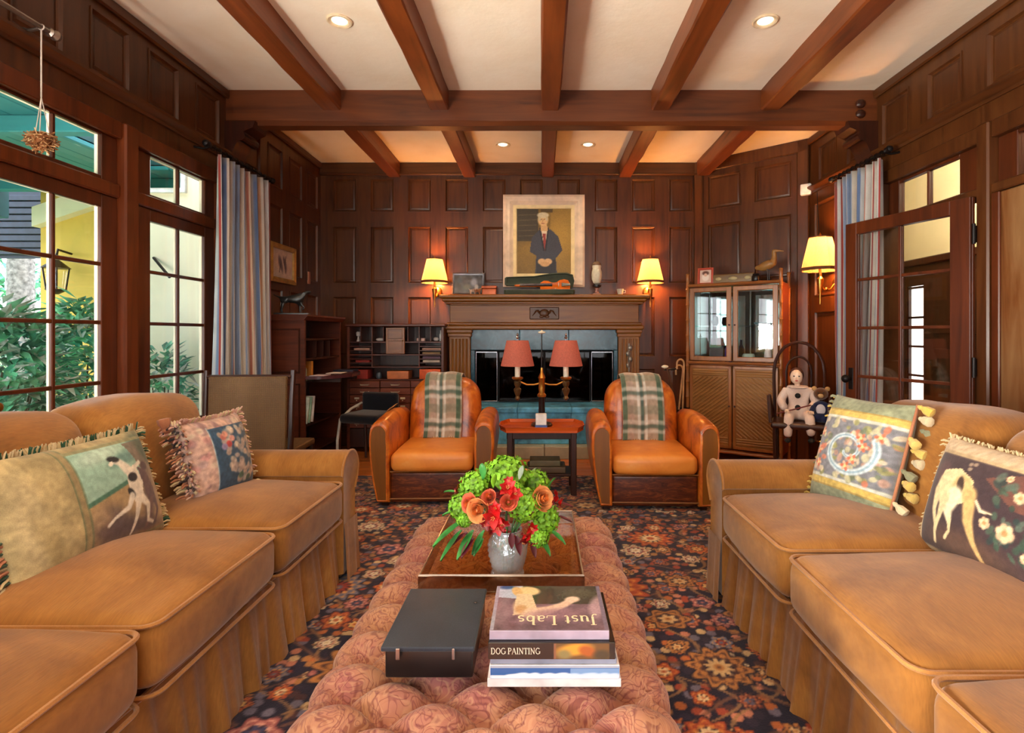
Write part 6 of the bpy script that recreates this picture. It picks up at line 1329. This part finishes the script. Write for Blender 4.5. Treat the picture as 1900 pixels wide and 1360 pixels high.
# ------------------------------------------------------------------ curtains, rods and the hanging nest
def curtain_canvas(seed):
    cv = Canvas(260, 40, (176,170,160), 3); rg = np.random.RandomState(seed)
    seq = [((160,60,56),.010),((196,196,194),.030),((118,138,170),.024),((190,192,194),.024),((96,118,156),.026),((214,208,196),.014),((156,64,60),.008),((206,198,184),.030),((140,156,184),.026),((190,150,120),.010),((196,188,176),.022),((126,142,168),.018),((200,196,190),.022),((170,96,80),.008),((206,190,168),.016)]
    x = 0; i = 0
    while x < 1:
        c_, w_ = seq[i % len(seq)]; cv.rect(x, x+w_, 0, 1, c_, 1, .003); x += w_; i += 1
    return cv.grain(.05, 40, seed)
def curtain(label, x, y0, y1, yb0, yb1, z0, z1, side, nf, seed):
    t = thing('curtain', label, 'curtain', (0,0,0), 0, 'striped curtains')
    def pos(U, V):
        g = 1-V; a = (y0+(y1-y0)*U)*V+(yb0+(yb1-yb0)*U)*g; ph = U*nf*2*PI
        am = .028+.030*g; sq = np.sin(ph)+.25*np.sin(2*ph+1+2*g); z = z0+(z1-z0)*V
        return x+side*am*sq+.012*np.sin(U*9+g*3), a+.012*np.cos(ph)*(.6+g), z
    o = print_mesh('cloth', curtain_canvas(seed), pos, VC_CLOTH, t); md = o.modifiers.new('thickness', 'SOLIDIFY'); md.thickness = .003
    return t
# rods first as things of their own
def rod(label, x, y0, y1, z, wall, mat=IRON, rings=None):
    t = thing('curtain_rod', label, 'curtain rod', (x, y0, z), 0); MB().tube([(0,0,0),(0,y1-y0,0)], .012, 10).build('pole', mat, t)
    for yy in (0, y1-y0): MB().lathe([(.012,-.02),(.022,-.012),(.014,0),(.026,.018),(.020,.035),(.006,.042)], 12, M=T((0,yy,0),(-PI/2 if yy else PI/2,0,0))).build('finial', mat, t)
    for yy in (.05, y1-y0-.05): MB().tube([(0,yy,0),((wall-x)*.5,yy,-.012),(wall-x,yy,-.0)], .008, 8).build('bracket', mat, t)
    if rings:
        for i in range(rings): yy = .03+(y1-y0-.06)*(i+.5)/rings; MB().tube([(.020*math.cos(a),yy,-.005+.020*math.sin(a)) for a in [2*PI*k/10 for k in range(10)]], .0028, 5, closed=True).build('ring', mat, t)
    return t
curtain('striped red, cream and blue curtain at the end of the garden doors', XL+.13, 3.90, 4.64, 3.86, 4.72, .015, 2.555, 1, 9, 1)
rod('black iron curtain rod above the curtain of the garden doors', XL+.13, 3.80, 4.70, 2.59, XL, rings=12)
curtain('striped curtain of blue, cream and red behind the open inner door', XR-.12, 3.98, 4.62, 4.05, 4.52, .015, 2.555, -1, 8, 5)
rod('black iron curtain rod above the curtain of the inner door', XR-.12, 3.92, 4.66, 2.59, XR, rings=11)
PEW = m_plain('pewter_rod', (150,140,130), .35, .9); rod('pewter curtain rod end near the ceiling, holding the string of the nest', XL+.12, .9, 2.60, 2.70, XL, PEW)
t = thing('hanging_nest', 'twiggy nest ball hanging on a pale string before the garden door', 'ornament', (XL+.12, 2.545, 2.70)); STR = m_plain('pale_string', (206,200,190), .7)
b = MB(); b.tube([(0,-.0,.0),(0,0,-.33)], .0035, 6); b.tube([(.013*math.cos(a),0,.013*math.sin(a)) for a in [2*PI*k/10 for k in range(10)]], .003, 5, closed=True); b.tube([(0,0,-.33),(.02,-.03,-.51)], .0022, 5); b.tube([(0,0,-.33),(.015,.03,-.51)], .0022, 5); b.tube([(0,0,-.33),(-.03,0,-.51)], .0022, 5); b.build('string', STR, t)
TW1 = m_plain('twig_brown', (130,84,46), .8, var=.3, scale=30); TW2 = m_plain('twig_pale', (186,150,104), .8, var=.2); b = MB(); rnd = random.Random(2)
for i in range(170):
    a = rnd.uniform(0, 2*PI); e = rnd.uniform(-1.35,.75); r = .048; c = Vector((r*math.cos(e)*math.cos(a), r*math.cos(e)*math.sin(a), -.535+.95*r*math.sin(e))); d = Vector((rnd.uniform(-1,1), rnd.uniform(-1,1), rnd.uniform(-.6,.6))).normalized()*.024
    b.tube([tuple(c-d), tuple(c*1.0+Vector((0,0,.004))), tuple(c+d)], .0026, 4, mi=rnd.randrange(2))
b.ell((0,0,-.535), (.042,.042,.040), 12, 8); tag(b.build('twigs', [TW1, TW2], t), kind='stuff')
# ------------------------------------------------------------------ bamboo cabinet in the corner
bc = thing('bamboo_cabinet', 'tall bamboo cabinet with glass upper doors and chevron lower doors', 'cabinet', (1.857, 5.238, 0), math.radians(-34)); BW, BDp, BH = .88, .40, 1.76
BAM = m_wood('bamboo', (110,60,24), (166,106,52), 'z', .32, .9); BAMX = m_wood('bamboo_cross', (104,56,22), (160,100,50), 'x', .32, .9); BAMD = m_plain('bamboo_node', (60,30,14), .5); PANB = m_wood('bamboo_mat', (124,80,30), (176,124,62), 'x', .45, 1.6); SIDEB = m_wood('cabinet_side', (104,40,14), (150,70,26), 'z', .3, .8)
for (x, y) in ((-BW/2,0),(BW/2,0),(-BW/2,BDp),(BW/2,BDp)):
    b = MB(); n = 12; H = BH+.10; o = MB().lathe([(.0185,0)]+[q for i in range(n) for q in ((.017, (i+.1)*H/n), (.016, (i+.5)*H/n), (.017,(i+.93)*H/n), (.021,(i+.97)*H/n))]+[(.012,H+.004)], 10, (x,y,0)).build('post', BAM, bc)
def rail(x0, x1, y, z, par, r=.012):
    n = 5; pts = []; rr = []
    for i in range(n*3+1): u = i/(n*3); pts.append((x0+(x1-x0)*u, y, z)); rr.append(r*(1.25 if i % 3 == 0 else .95))
    return MB().tube(pts, rr, 8).build('rail', BAMX, par)
for z in (.10,.965,1.74): rail(-BW/2,BW/2,-.002,z,bc,.015); rail(-BW/2,BW/2,BDp,z,bc,.015)
for s_ in (-1,1): MB().box(s_*(BW/2-.006),s_*(BW/2+.004),.015,BDp-.015,.11,1.73,.002).build('side_panel', SIDEB, bc)
MB().box(-BW/2+.01,BW/2-.01,BDp-.018,BDp-.012,.98,1.73).build('mirror_back', MIRROR, bc); MB().box(-BW/2+.01,BW/2-.01,BDp-.012,BDp-.004,.10,1.74).build('back_panel', SIDEB, bc)
for z in (.11,.955,1.735): MB().box(-BW/2,BW/2,.01,BDp-.01,z-.012,z+.012,.003).build('board', SIDEB, bc)
MB().box(-BW/2+.02,BW/2-.02,.05,BDp-.03,1.326,1.334).build('glass_shelf', m_thin('shelf_glass', (.8,.95,.9), .08), bc)
for s_ in (-1,1):
    x0, x1 = (-BW/2+.022, -.006) if s_ < 0 else (.006, BW/2-.022)
    d = MB(); d.box(x0,x0+.05,-.008,.012,.985,1.715,.006); d.box(x1-.05,x1,-.008,.012,.985,1.715,.006); d.box(x0+.04,x1-.04,-.008,.012,.985,1.03,.006); d.box(x0+.04,x1-.04,-.008,.012,1.67,1.715,.006); d = d.build('glass_door', BAM, bc)
    MB().box(x0+.045,x1-.045,.001,.004,1.025,1.675).build('pane', GLASS, d)
    d = MB().box(x0,x1,.0,.014,.135,.94,.003).build('lower_door', PANB, bc); b = MB(); b.box(x0,x0+.03,-.01,.0,.135,.94,.006); b.box(x1-.03,x1,-.01,0,.135,.94,.006); b.box(x0,x1,-.01,0,.135,.165,.006); b.box(x0,x1,-.01,0,.91,.94,.006); b.build('door_frame', BAM, d)
    b = MB(); n = 13
    def strip(ax, az, bx_, bz): b.tube([(ax,-.006,az),(bx_,-.006,bz)], .0085, 6)
    xa, xb = x0+.035, x1-.035; W_ = xb-xa
    for i in range(3): strip(xa,.89-i*.022,xb,.89-i*.022); strip(xa,.19+i*.022,xb,.19+i*.022)
    zlo, zhi = .25, .83; sl = (1 if s_ < 0 else -1)*.75
    for i in range(-16, 34):
        # parallel diagonal strips clipped to the panel
        c = zlo+i*.036; pts = []
        for (x, z) in ((xa, c),(xb, c+sl*W_)): pts.append((x, z))
        (xA, zA), (xB, zB) = pts; 
        def clip(xA,zA,xB,zB):
            for lim, up in ((zlo,False),(zhi,True)):
                fa = (zA > lim) if up else (zA < lim); fb = (zB > lim) if up else (zB < lim)
                if fa and fb: return None
                if fa: u = (lim-zA)/(zB-zA); xA, zA = xA+(xB-xA)*u, lim
                elif fb: u = (lim-zA)/(zB-zA); xB, zB = xA+(xB-xA)*u, lim
            return xA,zA,xB,zB
        q = clip(xA,zA,xB,zB)
        if q and abs(q[2]-q[0]) > .03: strip(*q)
    tag(b.build('bamboo_strips', PANB, d), kind='stuff')
    MB().ell((x1-.02 if s_ < 0 else x0+.02,-.018,.55), .010, 8, 6).build('knob', BAMD, d); MB().ell((x1-.02 if s_ < 0 else x0+.02,-.016,1.34), .009, 8, 6).build('knob', BAMD, d)
CM = Matrix.Translation((1.857,5.238,0)) @ Matrix.Rotation(math.radians(-34),4,'Z')
def onc(x, y, z): v = CM @ Vector((x, y, z)); return (v.x, v.y, v.z)
CR_ = math.radians(-34)
t = thing('framed_photo', 'small red framed photo at the left on top of the bamboo cabinet', 'picture', onc(-.29,.10,1.748), (-.10,0,CR_+.1)); m = MB(); frame_rings(m, .155, .175, [(0,0),(0,.012),(.012,.016),(.022,.010),(.022,0)]); m.build('frame', m_plain('red_frame', (176,70,50), .4), t, loc=(0,0,.089))
cv = Canvas(30, 36, (214,186,170), .85); cv.ell(.5,.45,.26,.3,(240,226,214),0,.4); cv.ell(.5,.75,.24,.16,(96,60,50),0,.5); cv.ell(.5,.62,.12,.12,(226,180,156),0,.4); print_mesh('photo', cv, lambda U,V: (-.058+.116*U, -.006+0*U, .022+.134*V), VC_GLOSS, t); MB().box(-.06,.06,-.004,0,.02,.158).build('backing', BLACK, t)
t = thing('carved_chest', 'long low carved chest on top of the bamboo cabinet', 'box', onc(-.02,.18,1.748), CR_); MB().rbox(.40,.16,.10,.01,3,None,(0,0,.051)).build('chest_body', m_wood('olive_wood', (92,66,30), (136,104,54), 'x', .4), t)
for x in (-.14,0,.14): MB().ell((x,-.080,.055), (.03 if x else .045,.008,.018), 12, 6).build('carved_boss', m_plain('pale_boss', (176,160,116), .5), t)
t = thing('carved_bird', 'carved brown bird with a long bill on the right top of the cabinet', 'ornament', onc(.30,.14,1.747), CR_-.2); WBR = m_wood('bird_wood', (110,72,30), (176,130,70), 'x', .4)
skin('bird_body', [(0,0,.16,.05),(-.07,0,.15,.035),(-.13,0,.15,.014),(.05,0,.19,.035),(.06,0,.25,.022),(.055,0,.30,.026),(.10,0,.295,.009),(.15,0,.285,.004)], [(0,1),(1,2),(0,3),(3,4),(4,5),(5,6),(6,7)], WBR, t, 2)
for y in (-.02,.02): MB().tube([(0,y,.13),(0.005,y,.0)], .005, 6).build('leg', BLACK, t)
MB().rbox(.16,.09,.018,.005,2,None,(0,0,.0095)).build('base', BLACK, t)
tag(MB().lathe([(.03,0),(.042,.03),(.04,.06),(.028,.075),(.032,.085)], 14, onc(.20,.09,1.7475)).build('black_pot', BLACK), 'little black pot between the carved chest and the carved bird', 'pot')
tag(MB().rbox(.13,.012,.16,.003,1,None,(0,0,.08)).build('card', m_plain('slate_card', (36,56,66), .5), None, 35, onc(-.20,.16,.968), (-.12,0,CR_)), 'dark slate square card behind the left glass door', 'card')
bottle('cobalt blue bottle with white stopper behind the left glass door', *onc(-.07,.12,.968), .034, .22, m_plain('cobalt_glass', (30,40,130), .15))
tag(MB().lathe([(.03,0),(.055,.03),(.06,.07),(.05,.09),(.048,.07),(.03,.02)], 16, onc(.12,.14,.968)).build('bowl', m_plain('celadon', (150,176,166), .3)), 'celadon bowl behind the right glass door', 'bowl')
tag(MB().lathe([(.028,0),(.04,.05),(.032,.12),(.018,.15),(.026,.17)], 14, onc(.30,.15,.968)).build('white_vase', WHITEP), 'white vase behind the right glass door', 'vase')
tag(MB().lathe([(.035,0),(.06,.02),(.062,.03),(.03,.012)], 16, onc(.22,.2,1.335)).build('dish', m_plain('teal_dish', (60,110,120), .3)), 'small teal dish on the glass shelf of the cabinet', 'dish')
tag(MB().lathe([(.02,0),(.035,.03),(.03,.09),(.02,.1)], 14, onc(-.22,.2,1.335)).build('teal_jar', m_plain('teal_glaze', (50,96,110), .3)), 'teal jar on the glass shelf of the cabinet', 'jar')
tag(MB().rbox(.10,.052,.11,.014,3,None,(0,0,0)).build('motion_sensor', WHITEP, None, 40, (2.585,5.26,2.66), (0,0,-.6)), 'white motion sensor high on the corner post', 'sensor')
tag(MB().tube([(2.622,5.12,2.60),(2.624,5.10,2.3),(2.622,5.05,1.95)], .003, 5).build('wall_cable', IRON), 'thin dark cable running down beside the corner post', 'cable')
# ------------------------------------------------------------------ umbrella stand and canes
us_ = thing('umbrella_stand', 'black umbrella stand right of the fireplace', 'stand', (1.345, 5.24, 0)); b = MB(); b.lathe([(.09,0),(.10,.01),(.10,.52),(.108,.53),(.095,.53),(.092,.03),(.02,.02)], 20); b.build('stand_body', BLACK, us_)
CNE = m_plain('pale_cane', (186,140,90), .4); CND = m_plain('dark_cane', (92,56,34), .4)
for q, (x, y, tx, ty, mt, L, hook, lb) in enumerate(((.03,0,.02,.02,CNE,.96,1,'pale walking cane with a crook handle in the umbrella stand'),(.0,.03,.05,.03,CNE,.90,1,'second pale walking cane, lower crook, in the umbrella stand'),(-.03,-.02,-.10,-.02,CND,.93,0,'brown stick with a white knob leaning left in the umbrella stand'),(-.04,.03,-.04,.02,CND,.90,2,'dark T-handled stick in the umbrella stand'))):
    t = thing('walking_cane', lb, 'cane', (1.345, 5.24, 0), 0, 'canes in the umbrella stand'); top = Vector((x+tx, y+ty, L)); pts = [(x*.5,y*.5,.03),(x,y,.5),tuple(top)]
    if hook == 1: pts += [tuple(top+Vector((-.035+.035*math.cos(a),0,.045*math.sin(a)))) for a in [PI*i/7 for i in range(1,8)]]; pts.append(tuple(top+Vector((-.068,0,-.05))))
    MB().tube(pts, .009, 8).build('shaft', mt, t)
    if hook == 0: MB().ell(tuple(top+Vector((-.02,0,.006))), (.035,.018,.016), 10, 6).build('knob', IVORY, t)
    if hook == 2: MB().tube([tuple(top+Vector((-.06,0,.0))),tuple(top+Vector((.06,0,.01)))], .010, 8).build('handle', BLACK, t)
# ------------------------------------------------------------------ doll and toy on the little rocking chair
rc = thing('rocking_chair', 'small dark bentwood rocking chair between cabinet and inner door', 'chair', (2.16, 4.52, 0), -.45); RCW = DARKW
MB().rbox(.42,.38,.05,.02,3,None,(0,0,.50)).build('seat', RCW, rc)
for s_ in (-1,1):
    MB().tube([(s_*.17,-.34,.05),(s_*.17,-.16,.016),(s_*.17,.05,.010),(s_*.17,.26,.020),(s_*.17,.42,.08)], .014, 8).build('rocker', RCW, rc)
    MB().tube([(s_*.17,-.15,.018),(s_*.18,-.16,.48)], .015, 8).build('leg', RCW, rc); MB().tube([(s_*.17,.16,.018),(s_*.18,.16,.48)], .015, 8).build('leg', RCW, rc)
    MB().tube([(s_*.20,.17,.50),(s_*.23,.10,.72),(s_*.23,-.10,.73),(s_*.21,-.17,.52)], .013, 8).build('armrest', RCW, rc)
b = MB(); b.tube([(-.19,.17,.50),(-.20,.24,.85)]+[(.20*math.cos(a),.26+.02*math.sin(a),.92+.26*math.sin(a)) for a in [PI-PI*i/10 for i in range(11)]]+[(.20,.24,.85),(.19,.17,.50)], .014, 8); b.build('back_hoop', RCW, rc)
b = MB(); b.tube([(-.09,.185,.52),(-.10,.25,.85)]+[(.10*math.cos(a),.265,.92+.13*math.sin(a)) for a in [PI-PI*i/8 for i in range(9)]]+[(.10,.25,.85),(.09,.185,.52)], .010, 8); b.build('back_hoop', RCW, rc)
DM = Matrix.Translation((2.16,4.52,0)) @ Matrix.Rotation(-.45,4,'Z')
def ond(x, y, z): v = DM @ Vector((x,y,z)); return (v.x, v.y, v.z)
dl = thing('clown_doll', 'white-suited porcelain clown doll with black pompom seated on the rocking chair', 'doll', ond(.0,.03,.526), -.42); dl.scale = (.86,.86,.86)
SUIT = m_fabric('doll_suit', (214,186,170), (236,216,204), 200, .8, .2); SKN = m_plain('doll_porcelain', (236,206,180), .3, var=.03); DHAIR = m_plain('doll_hair', (60,26,20), .7); BPOM = m_plain('black_pompom', (14,12,12), .9)
skin('suit', [(0,.03,.07,(.085,.075)),(0,.03,.18,(.095,.075)),(-.005,.025,.27,(.10,.07)),(-.01,.02,.325,(.05,.045)),(.11,.02,.28,.045),(.155,-.02,.18,.045),(.09,-.10,.12,.036),(-.115,.02,.28,.045),(-.165,-.01,.18,.045),(-.12,-.11,.11,.036),(.075,-.05,.06,.055),(.09,-.20,.045,.048),(.10,-.235,-.12,.040),(-.075,-.05,.06,.055),(-.09,-.20,.045,.048),(-.10,-.235,-.14,.040)],
     [(0,1),(1,2),(2,3),(2,4),(4,5),(5,6),(2,7),(7,8),(8,9),(0,10),(10,11),(11,12),(0,13),(13,14),(14,15)], SUIT, dl, 2)
o = MB().ell((-.02,.0,.425), (.058,.060,.075), 16, 12).build('head', SKN, dl); MB().tube([(-.01,.018,.32),(-.015,.01,.37)], .026, 10).build('neck', SKN, dl)
b = MB(); b.ell((-.018,.018,.44), (.066,.060,.076), 14, 10); b.build('hair', DHAIR, o)
for s_ in (-1,1): MB().ell((-.02+s_*.022,-.054,.432), (.009,.005,.006), 8, 6).build('eye', BLACK, o)
MB().tube([(-.02,-.058,.425),(-.02,-.068,.410)], [.005,.008], 6).build('nose', SKN, o); MB().ell((-.02,-.055,.388), (.014,.005,.006), 8, 5).build('mouth', m_plain('doll_lips', (176,50,50), .5), o)
for (x, y, z) in ((-.01,-.075,.245),(-.01,-.07,.13)): MB().ell((x,y,z), .026, 12, 8).build('pompom', BPOM, dl)
b = MB(); b.lathe([(.03,.318),(.085,.31),(.10,.322),(.085,.335),(.03,.335)], 18, (-.008,.02,0)); b.build('ruff', SUIT, dl)
for s_ in (-1,1):
    b = MB(); cx_ = s_*.105; b.ell((cx_,-.14,.105), (.022,.026,.014), 8, 6)
    for f_ in range(4): b.tube([(cx_-.015+.010*f_,-.155,.106),(cx_-.017+.011*f_,-.178,.100),(cx_-.018+.012*f_,-.19-.004*(f_ in (1,2)),.090)], [.006,.005,.004], 5)
    b.tube([(cx_-s_*.018,-.135,.108),(cx_-s_*.034,-.15,.108),(cx_-s_*.036,-.166,.102)], [.007,.006,.004], 5); b.build('hand', SKN, dl)
    b = MB(); b.ell((s_*.10,-.26,-.15-.01*(s_ < 0)), (.03,.055,.022), 10, 6); b.build('shoe', BPOM, dl)
MB().tube([(-.20,-.15,.07),(.10,-.16,.17)], .007, 6).build('baton', m_plain('red_baton', (92,26,26), .5), dl)
ty = thing('toy_bear', 'small brown toy bear in a blue and white suit beside the clown doll', 'toy', ond(.165,-.02,.526), -.5); FUR = m_fabric('toy_fur', (84,50,26), (130,84,44), 120, .95, .4); BLU = m_fabric('toy_suit', (26,30,60), (40,46,84)); WHS = m_fabric('toy_bib', (206,200,206), (226,222,226))
skin('toy_body', [(0,0,.06,.06),(0,0,.13,.055),(0,0,.18,.03),(.06,-.03,.13,.025),(.085,-.08,.08,.022),(-.05,-.03,.13,.025),(-.07,-.08,.08,.022),(.04,-.09,.03,.03),(-.04,-.09,.03,.03)], [(0,1),(1,2),(1,3),(3,4),(1,5),(5,6),(0,7),(0,8)], BLU, ty, 2)
o = MB().ell((0,-.01,.235), (.055,.052,.05), 14, 10).build('head', FUR, ty); MB().ell((0,-.058,.222), (.022,.02,.018), 10, 6).build('muzzle', m_plain('toy_muzzle', (196,160,110), .9), o)
for s_ in (-1,1): MB().ell((s_*.048,.0,.275), (.020,.010,.020), 10, 6).build('ear', m_plain('toy_ear', (176,136,84), .9), o); MB().ell((s_*.02,-.055,.247), .006, 8, 5).build('eye', BLACK, o)
MB().ell((.0,-.058,.11), (.035,.012,.045), 12, 8).build('bib', WHS, ty)
